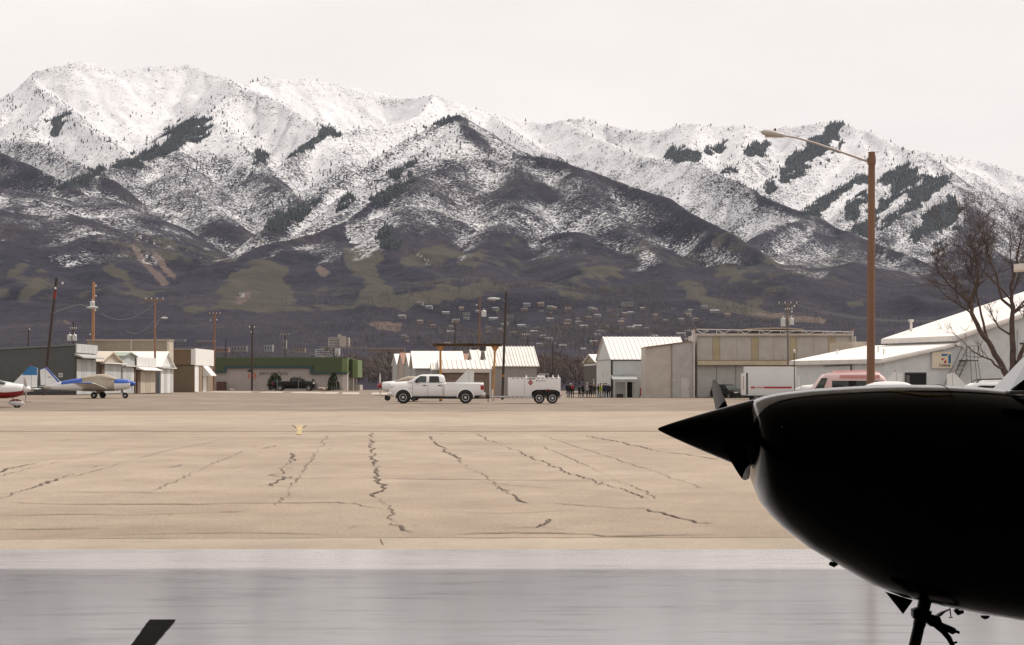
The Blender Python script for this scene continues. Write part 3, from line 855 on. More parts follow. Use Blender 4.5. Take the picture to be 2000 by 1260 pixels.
CR = [
 (.055, [(725,845),(726,870),(728,890),(733,905),(736,925),(741,945),(745,955),(735,962),(728,965),(740,972)]),
 (.055, [(838,852),(850,865),(870,880),(885,890),(905,905),(925,918),(945,930),(965,945),(960,950),(985,960),(1003,968),(1015,975),(1040,982)]),
 (.035, [(930,847),(960,862),(1000,876),(1040,893),(1080,910),(1130,930),(1170,942),(1230,962),(1270,975)]),
 (.06, [(1145,851),(1190,860),(1240,871),(1290,882),(1340,888),(1400,898)]),
 (.065, [(578,885),(570,900),(556,912),(570,915),(545,913),(555,925),(527,927),(560,932),(540,940),(525,950)]),
 (.06, [(0,973),(40,960),(80,948),(110,936),(145,926),(120,922)]), (.04, [(165,915),(185,910),(200,910)]),
 (.06, [(-30,930),(0,922),(30,912),(65,905)]),
 (.035, [(1105,985),(1150,988),(1200,991),(1260,992)]), (.045, [(1255,993),(1290,1003),(1330,1011),(1360,1020),(1395,1022)]),
 (.03, [(980,1033),(1040,1033),(1062,1020),(1078,1015),(1060,1030),(1110,1035)]),
 (.05, [(778,1020),(785,1028),(795,1035),(808,1040)]),
 (.03, [(180,888),(205,884),(240,880)]), (.04, [(330,914),(345,911),(358,907)]), (.03, [(120,862),(140,857)]),
 (.02, [(1265,927),(1305,927)]), (.02, [(1335,952),(1385,953)]), (.03, [(1155,948),(1180,940)]), (.02, [(920,940),(1100,955)]),
 (.03, [(430,850),(470,848)]), (.03, [(490,880),(520,874),(545,870)]), (.025, [(635,880),(650,876)]), (.03, [(0,863),(50,862)]),
 (.03, [(300,902),(340,898)]), (.02, [(540,868),(600,862)]), (.018, [(1010,905),(1100,908)]),
]
for w, pts in CR: crack(pts, w)
for pts in ([(230,876),(150,893),(60,914),(0,930),(-60,946)], [(420,862),(330,880),(240,903),(150,930)], [(560,852),(500,872),(430,900),(350,935),(300,958)], [(640,850),(620,880),(590,920),(560,960),(540,990)],
            [(1060,850),(1150,880),(1260,915),(1380,955)], [(1000,850),(1080,880),(1180,925),(1290,975)], [(745,972),(762,1000),(778,1020)], [(1040,982),(1100,984),(1160,992)], [(0,1008),(150,1006),(320,1004),(425,1000)],
            [(0,983),(200,984),(400,984),(500,981),(660,980),(690,983),(720,990),(752,994)], [(0,1033),(100,1032),(195,1031)], [(500,936),(700,934),(900,936),(1150,938)], [(100,960),(300,962),(520,955)], [(820,1000),(980,1002),(1120,996)], [(200,1046),(420,1042),(640,1044)], [(860,1044),(1000,1040),(1180,1046),(1400,1042)], [(1280,850),(1380,868),(1500,890)], [(900,880),(980,884),(1060,884)], [(30,850),(200,848),(420,848)]):
    crack(pts, .024, crack_f, ragged=.8)
crack([(425,1000),(450,999.5),(478,999)], .03, crack_r, ragged=.3)
for k in range(26):     # short grit-filled checks scattered over the old surface
    px, py = random.uniform(0, 1280), random.uniform(850, 1040)
    L = random.uniform(8, 34)
    crack([(px, py), (px + L, py + random.uniform(-5, 1))], random.uniform(.012, .028), ragged=.6)
for k in range(16):     # and across the far apron
    px, py = random.uniform(0, 1350), random.uniform(783, 809)
    L = random.uniform(30, 120)
    crack([(px, py), (px + L, py + random.uniform(-6, 5))], random.uniform(.03, .07), ragged=1.5)
# joint between apron and concrete lip, rust-stained dirt caught in it
crack([(-200,1056),(0,1056),(300,1054.5),(700,1053.5),(1000,1053),(1300,1052.5),(1600,1052)], .016, crack_r, z=.016, ragged=.25)
crack([(742,1055),(745,1062),(749,1068)], .018, crack_r, z=.018, ragged=.1)

# painted marks on taxiway and apron
yel = mat('faded_yellow_paint', (.40, .30, .14), .85, var=.2, scale=4)
blk = mat('faded_black_paint', (.10, .085, .075), .85, var=.3, scale=3)
mk = MB(); mk.cur = 0
def flat(b, pts, z): b.add([(x, y, z) for x, y in [gpix(*p) for p in pts]], [tuple(range(len(pts)))])
flat(mk, [(574,832),(596,832),(591,837),(589,842),(581,842),(579,837)], .0095)
flat(mk, [(580,842.5),(590,842.5),(589,849),(579,849)], .0095)
mk.cur = 1
flat(mk, [(569,831),(574,831.6),(580,835.5),(577,837),(573,833)], .0135)
flat(mk, [(600,831),(596,831.6),(590,835.5),(593,837),(597,833)], .0135)
tag(mk.build('taxiway_marking', [yel, blk]), kind='structure')
pm = mat('pale_concrete_panel', (.40, .345, .285), .9, var=.15, scale=.8)
for a, b_, c_, d_ in ((400,497,490,380),(520,562,550,506),(580,632,625,565),(640,664,658,622),(670,703,700,668),(728,775,790,724)):
    w = MB(); y0, y1 = 232, 268; nn = 10; vs = []
    for i in range(nn + 1):
        for k in range(nn + 1):
            s, t = k / nn, i / nn; y = y0 + (y1 - y0) * t
            px = (d_ + (a - d_) * t) * (1 - s) + (c_ + (b_ - c_) * t) * s
            x = (px - 1000) / FOC * y; vs.append((x, y, gz(x, y) + .02))
    w.add(vs, [(i * (nn + 1) + k, i * (nn + 1) + k + 1, (i + 1) * (nn + 1) + k + 1, (i + 1) * (nn + 1) + k) for i in range(nn) for k in range(nn)])
    tag(w.build('concrete_panel', pm), kind='structure')

# ------------------------------------------------------------------ the hangar the picture is taken from
fm = bpy.data.materials.new('sealed_concrete'); fm.use_nodes = True
N = fm.node_tree.nodes; L_ = fm.node_tree.links; P = N['Principled BSDF']
gN = N.new('ShaderNodeNewGeometry')
def fns(scale, det, ro, ms):
    n = N.new('ShaderNodeTexNoise'); n.inputs['Scale'].default_value = scale; n.inputs['Detail'].default_value = det; n.inputs['Roughness'].default_value = ro
    mp = N.new('ShaderNodeMapping'); mp.inputs['Scale'].default_value = ms
    L_.new(gN.outputs['Position'], mp.inputs['Vector']); L_.new(mp.outputs['Vector'], n.inputs['Vector'])
    return n.outputs['Fac']
f1 = fns(1.0, 7, .62, (.45, .9, 1)); f2 = fns(2.2, 7, .72, (.45, 1.3, 1)); f3 = fns(.35, 4, .5, (.6, 1.2, 1))
rr = N.new('ShaderNodeValToRGB'); rr.color_ramp.elements[0].position = .32; rr.color_ramp.elements[1].position = .68
rr.color_ramp.elements[0].color = (.62, .575, .55, 1); rr.color_ramp.elements[1].color = (.82, .775, .745, 1)
ad = N.new('ShaderNodeMath'); ad.operation = 'MULTIPLY_ADD'; ad.inputs[1].default_value = .5
hf = N.new('ShaderNodeMath'); hf.operation = 'MULTIPLY'; hf.inputs[1].default_value = .5
L_.new(f2, hf.inputs[0]); L_.new(f1, ad.inputs[0]); L_.new(hf.outputs[0], ad.inputs[2]); L_.new(ad.outputs[0], rr.inputs['Fac'])
dk = N.new('ShaderNodeMapRange'); dk.inputs['From Min'].default_value = .545; dk.inputs['From Max'].default_value = .70; dk.inputs['To Max'].default_value = .55
L_.new(f2, dk.inputs['Value'])
mx = N.new('ShaderNodeMixRGB'); mx.inputs['Color2'].default_value = (.23, .205, .20, 1)
sc1 = fns(1.6, 6, .72, (.5, 3.2, 1)); scr = N.new('ShaderNodeMapRange'); scr.inputs['From Min'].default_value = .50; scr.inputs['From Max'].default_value = .68; scr.inputs['To Max'].default_value = .75
L_.new(sc1, scr.inputs['Value'])
dmx = N.new('ShaderNodeMath'); dmx.operation = 'MAXIMUM'; L_.new(dk.outputs['Result'], dmx.inputs[0]); L_.new(scr.outputs['Result'], dmx.inputs[1])
st3 = N.new('ShaderNodeMapRange'); st3.inputs['From Min'].default_value = .54; st3.inputs['From Max'].default_value = .68; st3.inputs['To Max'].default_value = .6
f5 = fns(.8, 5, .6, (.8, 1.1, 1)); L_.new(f5, st3.inputs['Value'])
dm2 = N.new('ShaderNodeMath'); dm2.operation = 'MAXIMUM'; L_.new(dmx.outputs[0], dm2.inputs[0]); L_.new(st3.outputs['Result'], dm2.inputs[1]); dmx = dm2
L_.new(dmx.outputs[0], mx.inputs['Fac'])
cw = N.new('ShaderNodeMapRange'); cw.inputs['From Max'].default_value = .6; cw.inputs['To Min'].default_value = .58; cw.inputs['To Max'].default_value = .12   # sealer worn through where it is scuffed
L_.new(dmx.outputs[0], cw.inputs['Value']); L_.new(cw.outputs['Result'], P.inputs['Coat Weight']); L_.new(rr.outputs['Color'], mx.inputs['Color1']); L_.new(mx.outputs['Color'], P.inputs['Base Color'])
ro = N.new('ShaderNodeMapRange'); ro.inputs['From Min'].default_value = .3; ro.inputs['From Max'].default_value = .7
ro.inputs['To Min'].default_value = .24; ro.inputs['To Max'].default_value = .10
L_.new(ad.outputs[0], ro.inputs['Value']); L_.new(ro.outputs['Result'], P.inputs['Roughness'])
P.inputs['IOR'].default_value = 1.5
P.inputs['Coat Weight'].default_value = .6; P.inputs['Coat Roughness'].default_value = .12
fbp = N.new('ShaderNodeBump'); fbp.inputs['Strength'].default_value = .12; fbp.inputs['Distance'].default_value = .004
f4 = fns(5.0, 3, .5, (.5, 1.6, 1)); L_.new(f4, fbp.inputs['Height']); L_.new(fbp.outputs['Normal'], P.inputs['Coat Normal'])
strip_mesh('hangar_floor', -13, 15, (-16, -16), (Y_LIP, Y_LIP), 2, 2, fm, dz=.012)
hang = thing('hangar', 'open hangar around the viewer whose polished floor lies in shade', 'hangar', (0, 0, 0))
dark = mat('pale_insulation', (.48, .47, .46), .9, var=.1, scale=1)
b = MB(); b.box((-13.3, -16.3, -.02), (-13, 17.7, 6.4)); b.build('wall', dark, hang)
b = MB(); b.box((15, -16.3, -.02), (15.3, 17.7, 6.4)); b.build('wall', dark, hang)
b = MB(); b.box((-13, -16.3, -.02), (15, -16, 6.4)); b.build('wall', dark, hang)
b = MB(); b.box((-13.4, -16.4, 6.402), (15.4, 17.8, 6.7)); b.build('roof', dark, hang)
b = MB(); b.box((-13, 17.45, 5.2), (15, 17.7, 6.4)); b.build('door_header', dark, hang)
# black stripe painted on the hangar floor, rough tape-like edge
st = MB(); a0, a1, b0, b1 = gpix(292,1215), gpix(343,1215), gpix(305,1260), gpix(259,1260)
dirx, diry = (b1[0] - a0[0]), (b1[1] - a0[1])
n_s = 30; vsl = []; 
for i in range(n_s + 1):
    t = i / n_s * 3.2
    e = random.uniform(-.004, .004); e2 = random.uniform(-.004, .004)
    vsl += [(a0[0] + dirx * t + e, a0[1] + diry * t, .0165), (a1[0] + (b0[0] - a1[0]) * t + e2, a1[1] + (b0[1] - a1[1]) * t, .0165)]
st.add(vsl, [(2 * i, 2 * i + 1, 2 * i + 3, 2 * i + 2) for i in range(n_s)])
tag(st.build('floor_stripe', mat('worn_black_floor_paint', (.012, .010, .008), .85, spec=.08, dirt=(.05, .036, .026), dscale=9, damt=.5)), kind='structure')
# ------------------------------------------------------------------ the town under the mountains
def lump_trees(name, pos, h, r, mats, mi, faces=14, kind='stuff', sliver=1.0):
    """far leafless or evergreen crowns: ragged clusters of small faces round a stem"""
    n = len(pos)
    a = rng.random((n, faces)) * 6.283; rad = np.sqrt(rng.random((n, faces))) ; zz = rng.random((n, faces))
    prof = np.sqrt(np.clip(1 - (2 * zz - .9) ** 2, .05, 1))
    cx = pos[:, None, 0] + np.cos(a) * rad * prof * r[:, None]
    cy = pos[:, None, 1] + np.sin(a) * rad * prof * r[:, None]
    cz = pos[:, None, 2] + (.22 + .78 * zz) * h[:, None]
    # each face is a spray of twigs: a sliver that fans up and outwards (evergreens: broader, drooping)
    L = r[:, None] * (.12 + .38 * rng.random((n, faces)) ** 1.5) * sliver
    wd = L * np.where(np.isin(mi, [3]), .45, .13)[:, None]
    ox = np.cos(a) * .55 + (rng.random((n, faces)) - .5) * .9; oy = np.sin(a) * .55 + (rng.random((n, faces)) - .5) * .9
    oz = np.where(np.isin(mi, [3]), -.25, .85)[:, None] + (rng.random((n, faces)) - .5) * .9
    ta = rng.random((n, faces)) * 6.283
    p0 = np.stack([cx - np.cos(ta) * wd * .5, cy - np.sin(ta) * wd * .5, cz], -1)
    p1 = np.stack([cx + np.cos(ta) * wd * .5, cy + np.sin(ta) * wd * .5, cz + wd * .3], -1)
    p2 = np.stack([cx + ox * L, cy + oy * L, cz + oz * L], -1)
    tri = np.stack([p0, p1, p2], 2).reshape(-1, 3)
    F = np.arange(len(tri)).reshape(-1, 3)
    mm = np.repeat(mi, faces)
    # stems
    w = (.04 * h)[:, None]
    sv = np.stack([np.stack([pos[:, 0] - w[:, 0], pos[:, 1], pos[:, 2] - .5], -1), np.stack([pos[:, 0] + w[:, 0], pos[:, 1], pos[:, 2] - .5], -1),
                   np.stack([pos[:, 0], pos[:, 1], pos[:, 2] + h * .8], -1)], 1).reshape(-1, 3)
    V = np.concatenate([tri, sv]); F = np.concatenate([F, np.arange(len(sv)).reshape(-1, 3) + len(tri)])
    mm = np.concatenate([mm, np.full(n, len(mats) - 1)])
    return tag(tri_mesh(name, V, F, mats, mm), kind=kind)

twig_a = mat('bare_twigs_grey', (.125, .105, .096), .95, var=.35, scale=.4)
twig_b = mat('bare_twigs_brown', (.16, .125, .105), .95, var=.35, scale=.4)
twig_c = mat('bare_twigs_red', (.12, .088, .084), .95, var=.35, scale=.4)
ever = mat('evergreen_needles', (.038, .044, .036), .9, var=.4, scale=.4)
bark = mat('grey_bark', (.085, .07, .06), .95)
def terr(px, Y):
    c = int(np.clip(round((px - 1000.) / FOC / (T_u[1] - T_u[0]) + (NC - 1) / 2), 0, NC - 1))
    r = int(np.clip(np.searchsorted(ROWS, Y), 0, len(ROWS) - 1))
    return float(T_u[c] * Y), float(Y), float(T_Z[r, c])
def scatter(n, fpx, fY, hlo, hhi, evergreen, name, faces, rfac=.42, sliver=1.0):
    P_, H_, M_ = [], [], []
    while len(P_) < n:
        px, Y = fpx(), fY()
        if fbm(np.array([px / 55.]), np.array([Y / 260.]), 140, 3)[0] < .40: continue
        P_.append(terr(px, Y)); e = random.random() < evergreen
        H_.append(random.uniform(hlo, hhi)); M_.append(3 if e else random.choice((0, 0, 1, 2)))
    P_ = np.array(P_); H_ = np.array(H_); M_ = np.array(M_)
    R_ = H_ * np.where(M_ == 3, .26, rfac) * (0.8 + .4 * rng.random(n))
    return lump_trees(name, P_, H_, R_, [twig_a, twig_b, twig_c, ever, bark], M_, faces, sliver=sliver)
U = random.uniform
scatter(2600, lambda: U(-120, 2120), lambda: 700 + 3400 * random.random() ** 1.1, 4, 9, .14, 'valley_woods', 50, sliver=1.5)
scatter(3400, lambda: random.gauss(1150, 260), lambda: U(2300, 3900), 5, 12, .42, 'neighbourhood_trees', 40, sliver=1.7)
scatter(420, lambda: U(640, 1230), lambda: U(430, 950), 4.5, 8.5, .04, 'near_woods', 620, .55, .75)
scatter(60, lambda: U(1440, 1900), lambda: U(1600, 3200), 8, 14, .75, 'evergreen_grove', 40, sliver=1.6)
scatter(500, lambda: U(-100, 760), lambda: U(1900, 3300), 4, 8, .15, 'campus_trees', 40, sliver=1.5)

wall_cols = [mat('house_wall_pale', (.22, .205, .195), .8), mat('house_wall_tan', (.24, .19, .16), .85), mat('house_wall_brick', (.25, .145, .11), .85), mat('house_wall_grey', (.26, .255, .26), .8)]
roof_cols = [mat('house_roof_pale', (.20, .195, .2), .7), mat('house_roof_grey', (.12, .115, .118), .8), mat('house_roof_brown', (.16, .12, .10), .85), mat('house_roof_white', (.28, .272, .27), .6)]
def house_mesh(w, d, h, rh, wc, rc, flat_roof=False):
    b = MB(); b.cur = 0
    if flat_roof:
        b.box((-w / 2, -d / 2, -2), (w / 2, d / 2, h)); b.cur = 1; b.box((-w / 2 - .2, -d / 2 - .2, h + .003), (w / 2 + .2, d / 2 + .2, h + .5))
    else:
        b.prism_x([(-d / 2, -2), (d / 2, -2), (d / 2, h), (0, h + rh), (-d / 2, h)], -w / 2, w / 2)
        b.cur = 1
        b.prism_x([(-d / 2 - .6, h - .2), (0, h + rh + .05), (0, h + rh + .4), (-d / 2 - .6, h + .2)], -w / 2 - .5, w / 2 + .5)
        b.prism_x([(d / 2 + .6, h - .2), (0, h + rh + .05), (0, h + rh + .4), (d / 2 + .6, h + .2)], -w / 2 - .5, w / 2 + .5)
    b.cur = 2
    for k in (-.3, .05, .33):
        b.box((k * w - .8, -d / 2 - .03, h * .42), (k * w + .8, -d / 2 + .1, h * .8))
    o = b.build('house', [wc, rc, mat('far_window_glass', (.05, .055, .06), .15)])
    return o
protos = []
for i, (w, d, h, rh, a, c, fl) in enumerate([(15, 9, 4.5, 2.6, 0, 1, 0), (18, 10, 5.5, 2.8, 0, 0, 0), (13, 9, 5, 3, 1, 2, 0), (12, 9, 5.5, 2.5, 2, 1, 0), (20, 11, 4, 2.2, 3, 3, 0), (16, 11, 6, 0, 0, 3, 1), (22, 12, 4, 0, 1, 3, 1)]):
    protos.append(house_mesh(w, d, h, rh, wall_cols[a], roof_cols[c], fl))
HOUSE_LABEL = ['pale grey roofed house', 'pale light roofed house', 'tan brown roofed house', 'brick grey roofed house', 'grey white roofed house', 'pale flat roofed house', 'tan flat white roofed house']
spots = [(820,597),(838,603),(821,634),(845,640),(870,614),(912,617),(933,655),(860,648),(900,606),(968,606),(995,622),(1030,600),(1056,601),(1082,606),(1110,609),(1155,606),(1160,608),(1190,610),(1210,608),(1224,600),(1290,622),(1300,630),(1330,628),(1200,620),(1256,606),(1280,620),(1316,607),(1340,612),(1232,645),(1262,643),(1150,627),(1140,640),(1110,632),(1090,650),(1050,644),(1020,640),(1005,655),(1075,628),(1185,640),(1215,628),(1395,612),(1420,620),(1375,605),(1345,618),(1100,680),(1080,672),(1140,683),(1180,690),(1160,672),(880,640),(760,640),(790,660)]
for k in range(58): spots.append((random.gauss(1120, 170), random.uniform(604, 684)))
LAB = {}
for k, (px, py) in enumerate(spots):
    p = hit(px, py)
    i = random.choices(range(7), (4, 4, 4, 2, 2, 2, 1))[0]
    if k == 19: i = 5
    if k < 7: o = protos[k]
    else:
        o = protos[i].copy(); C.objects.link(o)
    i = k if k < 7 else i
    sc = (1.1 if k == 19 else U(.38, .78)) * p.y / 3300
    o.scale = (sc, sc, sc)
    o.location = p; o.rotation_euler = (0, 0, U(-.5, .5))
    where = ('above the pickup cab' if px < 862 else 'left of the tall brown pole' if px < 925 else 'left of the dark leaning pole' if px < 985 else 'above the ribbed shed' if px < 1052
             else 'above the fuel trailer' if px < 1095 else 'above the people' if px < 1165 else 'above the white gabled hangar' if px < 1265 else 'above the tan side wing' if px < 1345 else 'above the big tan hangar')
    row = ('in the topmost row' if py < 607 else 'in the second row' if py < 622 else 'half way upslope' if py < 640 else 'in the lower streets' if py < 660 else 'at the slope foot')
    LAB.setdefault((HOUSE_LABEL[i] + ' ' + row + ' ' + where), []).append((px, o))
for lab, lst in LAB.items():
    lst.sort(key=lambda q: q[0])
    for k, (px, o) in enumerate(lst):
        pre = '' if len(lst) == 1 else ('leftmost ' if k == 0 else 'rightmost ' if k == len(lst) - 1 else ('second ', 'third ', 'fourth ', 'fifth ')[min(k - 1, 3)])
        tag(o, pre + lab, 'house', 'houses on the foothill')
# hospital tower and the office block in front of it
def at_hit(px, py):
    p = hit(px, py); return p, p.y / FOC
cream = mat('hospital_cream', (.40, .34, .29), .8, var=.08, scale=.2); glassd = mat('far_dark_glass', (.05, .055, .07), .2)
p, s = at_hit(661, 682)
hosp = thing('hospital', 'cream hospital tower with stepped roof above the low town', 'hospital', p)
b = MB(); b.box((-20*s, -6, -3), (20*s, 10, 22*s)); b.build('tower', cream, hosp)
b = MB(); b.box((2*s, -9, -3), (14*s, -6.01, 25*s)); b.build('tower', cream, hosp)
b = MB(); b.box((-2*s, -2, 22*s + .01), (3*s, 6, 28*s)); b.build('roof_plant_room', cream, hosp)
for fl in range(5):
    z = (6 + fl * 3.2) * s
    for xa, xb in ((-18, -10), (-9, 1)):
        b = MB(); b.box((xa*s, -6.12, z), (xb*s, -6.003, z + 1.3*s)); b.build('window', glassd, hosp)
    b = MB(); b.box((15*s, -6.12, z), (19*s, -6.003, z + 1.3*s)); b.build('window', glassd, hosp)
b = MB(); b.box((-36*s, -14, -3), (55*s, -9.02, 4.5*s)); b.build('low_wing', mat('hospital_wing', (.22, .19, .18), .8), hosp)
p, s = at_hit(640, 697)
off = thing('office_building', 'white office block with dark window bands and a tall stair core', 'office building', p)
wht = mat('office_white', (.50, .49, .48), .7)
b = MB(); b.box((-24*s, 0, -3), (10*s, 12, 14*s)); b.build('wall', wht, off)
b = MB(); b.box((14*s, 0, -3), (23*s, 12, 16*s)); b.build('stair_core', wht, off)
b = MB(); b.box((10*s + .01, 1, -3), (14*s - .01, 11, 15.5*s)); b.build('glass_link', mat('blue_black_glass', (.02, .022, .05), .15), off)
for fl in range(3):
    b = MB(); b.box((-23*s, -.12, (2.2 + 4*fl)*s), (9*s, -.003, (4.3 + 4*fl)*s)); b.build('window_band', glassd, off)
low = [((430, 690), 30, 9, 2, 3, 'long low pale warehouse with a flat roof left of the hospital'), ((470, 688), 24, 12, 0, 1, 'pale flat roofed office left of the thin dark utility pole'),
       ((525, 688), 16, 14, 3, 1, 'grey box building with pale panels beyond the green shop'), ((553, 683), 8, 18, 0, 0, 'slim pale tower beside the T shaped utility pole'),
       ((585, 690), 22, 9, 1, 2, 'brown low building beyond the green shop roof'), ((755, 690), 70, 8, 2, 3, 'long low brick building with a white roof right of the office block'),
       ((400, 672), 36, 4, 1, 3, 'wide low tan building with a bright roof behind the flat roofed sheds'), ((345, 668), 30, 4, 0, 3, 'thin pale roof showing over the concrete hangar'),
       ((730, 738), 26, 4, 0, 3, 'low white roofed shed among bare trees right of the green shop'), ((1170, 676), 24, 8, 2, 2, 'dark red brick building among bare trees left of the white hangar'),
       ((1105, 678), 14, 6, 1, 3, 'small tan building with pale roof left of the red brick building')]
for (px, py), w, h, a, c, lab in low:
    p, s = at_hit(px, py)
    r = thing('town_building', lab, 'building', p)
    b = MB(); b.box((-w*s/2, 0, -3), (w*s/2, 14, h*s)); b.build('wall', wall_cols[a], r)
    b = MB(); b.box((-w*s/2 - .3, -.3, h*s + .003), (w*s/2 + .3, 14.3, h*s + .7)); b.build('roof', roof_cols[c], r)
    nwin = max(2, int(w / 5))
    for k in range(nwin):
        x = -w*s/2 + (k + .5) * w*s / nwin
        b = MB(); b.box((x - 1.2*s, -.1, h*s*.35), (x + 1.2*s, -.003, h*s*.75)); b.build('window', glassd, r)
# ------------------------------------------------------------------ airfield buildings
def ZP(py, d): return CAM_Z + (HORIZON - py) / FOC * d
def XP(px, d): return (px - 1000.0) / FOC * d

corr = lambda nm, c, **k: mat(nm, c, k.pop('rough', .6), var=k.pop('var', .10), scale=k.pop('scale', 1.2), dirt=k.pop('dirt', tuple(x * .55 for x in c)), dscale=k.pop('dscale', .5), damt=k.pop('damt', .35), **k)
w_white = corr('white_sheet_metal', (.66, .655, .64))
w_pale = corr('pale_grey_sheet_metal', (.46, .465, .46))
w_bluegrey = corr('blue_grey_sheet_metal', (.40, .42, .42))
w_dark = corr('dark_grey_siding', (.070, .075, .076))
w_tan = corr('tan_sheet_metal', (.46, .40, .32))
w_beige = corr('beige_panel', (.40, .345, .275))
w_conc = corr('stained_concrete', (.20, .165, .125), damt=.6, dirt=(.12, .10, .08))
w_block = corr('brown_block', (.135, .098, .062), damt=.45)
w_brown = corr('dark_brown_siding', (.040, .026, .018))
roof_w = corr('white_roof_metal', (.74, .71, .67), rough=.45, damt=.22, stretch=(1, 4, 1))
roof_tan = corr('weathered_roof_metal', (.50, .42, .34), rough=.5)
roof_gr = corr('pale_green_roof', (.28, .33, .26))
trim_d = mat('dark_trim', (.045, .04, .038), .7)
trim_l = corr('light_trim', (.58, .55, .51))
rusty = mat('rusty_edge', (.22, .12, .07), .9, var=.4, scale=3)
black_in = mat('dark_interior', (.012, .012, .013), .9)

def gable(root, L, W, he, hr, wm, rm, over=.25, thick=.08, y_off=0.0, ribs=0, rib_m=None, ends=True):
    """ridge along local x from 0 to L; spans local y 0..W"""
    b = MB(); b.prism_x([(0, -.3), (W, -.3), (W, he), (W / 2, hr), (0, he)], 0, L); b.build('wall', wm, root)
    sl = (hr - he) / (W / 2)
    for s in (0, 1):
        e = -over if s == 0 else W + over
        ze = he - over * sl
        b = MB(); b.prism_x([(e, ze + .015), (W / 2 + (-.0 if s == 0 else .0), hr + .015), (W / 2, hr + thick + .02), (e, ze + thick)], -over, L + over)
        r = b.build('roof', rm, root)
        if ribs and s == 0:
            n = ribs
            proto = None
            for k in range(n):
                x = -over + .06 + (L + 2 * over - .12) * k / (n - 1)
                if proto is None:
                    q = MB(); q.prism_x([(e, ze + thick + .002), (W / 2, hr + thick + .022), (W / 2, hr + thick + .10), (e, ze + thick + .08)], -.035, .035)
                    proto = q.build('roof_rib', rib_m or rm, r, loc=(x, 0, 0))
                else:
                    part_copy(proto, (x, 0, 0), parent=r)

# ---- left row: hangars whose doors face right, on the line X = XF
XF = -38.0
def YL(px): return XF * FOC / (px - 1000.0)
def doors_x(root, ys, z0, z1, mats_, depth=.06, x=0.0, name='door_panel'):
    for i in range(len(ys) - 1):
        b = MB(); b.box((x + .004, ys[i] + .035, z0), (x + depth, ys[i + 1] - .035, z1))
        b.build(name, mats_[i % len(mats_)], root)

# a: long dark grey hangar
y0, y1 = YL(147), YL(187)
g0 = gz(XF, y0)
h = thing('hangar', 'long dark grey flat roofed hangar at the left edge with pale door end', 'hangar', (XF, y0, g0))
zt = ZP(675, y0) - g0
b = MB(); b.prism([(-24, -.3), (0, -.3), (0, zt), (-24, zt - 1.35)], 0, y1 - y0); b.build('wall', w_dark, h)
b = MB(); b.prism([(-24.1, zt - 1.34), (.05, zt + .01), (.05, zt + .14), (-24.1, zt - 1.21)], -.12, y1 - y0 + .12); b.build('roof', mat('grey_roof_edge', (.16, .165, .16), .7), h)
b = MB(); b.box((.055, -.10, zt - .62), (.16, y1 - y0 + .1, zt + .16)); b.build('parapet_panel', w_pale, h)
b = MB(); b.prism([(.02, zt - .86), (.75, zt - 1.10), (.75, zt - 1.0), (.02, zt - .66)], -.35, y1 - y0 + .3); b.build('door_canopy', corr('pale_canopy', (.34, .33, .32)), h)
ys = np.linspace(.25, y1 - y0 - .1, 5)
doors_x(h, ys, .05, zt - 1.15, [w_pale, w_bluegrey])
b = MB(); b.box((.0, -.12, 0), (.09, .2, zt - 1.05)); b.build('door_post', trim_d, h)
sx = XP(118, y0) - XF
b = MB(); b.box((sx - .16, -.03, 1.55), (sx + .20, -.004, 1.9)); b.build('sign_plate', mat('sign_plate_white', (.55, .55, .53), .5), h)
for k in (.04, .14):
    b = MB(); b.box((sx - .13, -.038, 1.6 + k), (sx + .17, -.031, 1.65 + k)); b.build('sign_lettering', trim_d, h)
b = MB(); b.box((-24, -.05, -.05), (-.05, -.003, .28)); b.build('base_board', mat('dark_base', (.06, .055, .05), .9), h)  # darker strip along the foot of the wall

# b: small tan gabled hangar
y0, y1 = YL(196), YL(235); W = y1 - y0
h = thing('hangar', 'small tan gabled hangar right of the dark grey hangar', 'hangar', (XF, y0, gz(XF, y0)))
h.rotation_euler = (0, 0, 0)
def gable_left(root, W, L, he, hr, wm, rm, gm=None, over=.35):
    """ridge along x from -L to 0, gable faces +x"""
    b = MB(); b.prism_x([(0, -.3), (W, -.3), (W, he), (0, he)], -L, 0); b.build('wall', wm, root)
    b = MB(); b.prism_x([(0, he + .003), (W, he + .003), (W / 2, hr)], -L, .02); b.build('gable', gm or wm, root)
    sl = (hr - he) / (W / 2)
    for s in (0, 1):
        e = -over if s == 0 else W + over
        ze = he - over * sl
        b = MB(); b.prism_x([(e, ze + .02), (W / 2, hr + .02), (W / 2, hr + .12), (e, ze + .10)], -L - .2, .3); b.build('roof', rm, root)
gable_left(h, W, 9, ZP(708, 188) - .3, ZP(690.5, 191) - .3, w_conc, roof_tan, w_beige)
b = MB(); b.box((.02, -.2, ZP(709, 189) - .42), (.5, W + .9, ZP(709, 189) - .30)); b.build('door_track', roof_w, h)
doors_x(h, np.linspace(1.6, W, 5), .05, ZP(709, 189) - .45, [w_pale, w_bluegrey], x=.01)
b = MB(); b.box((.01, -.1, 0), (.16, .9, 2.7)); b.build('door_post', mat('rust_brown_post', (.10, .06, .04), .9), h)
b = MB(); b.box((.012, 1.05, 0), (.10, 1.4, 2.7)); b.build('door_post', mat('rust_brown_post', (.10, .06, .04), .9), h)

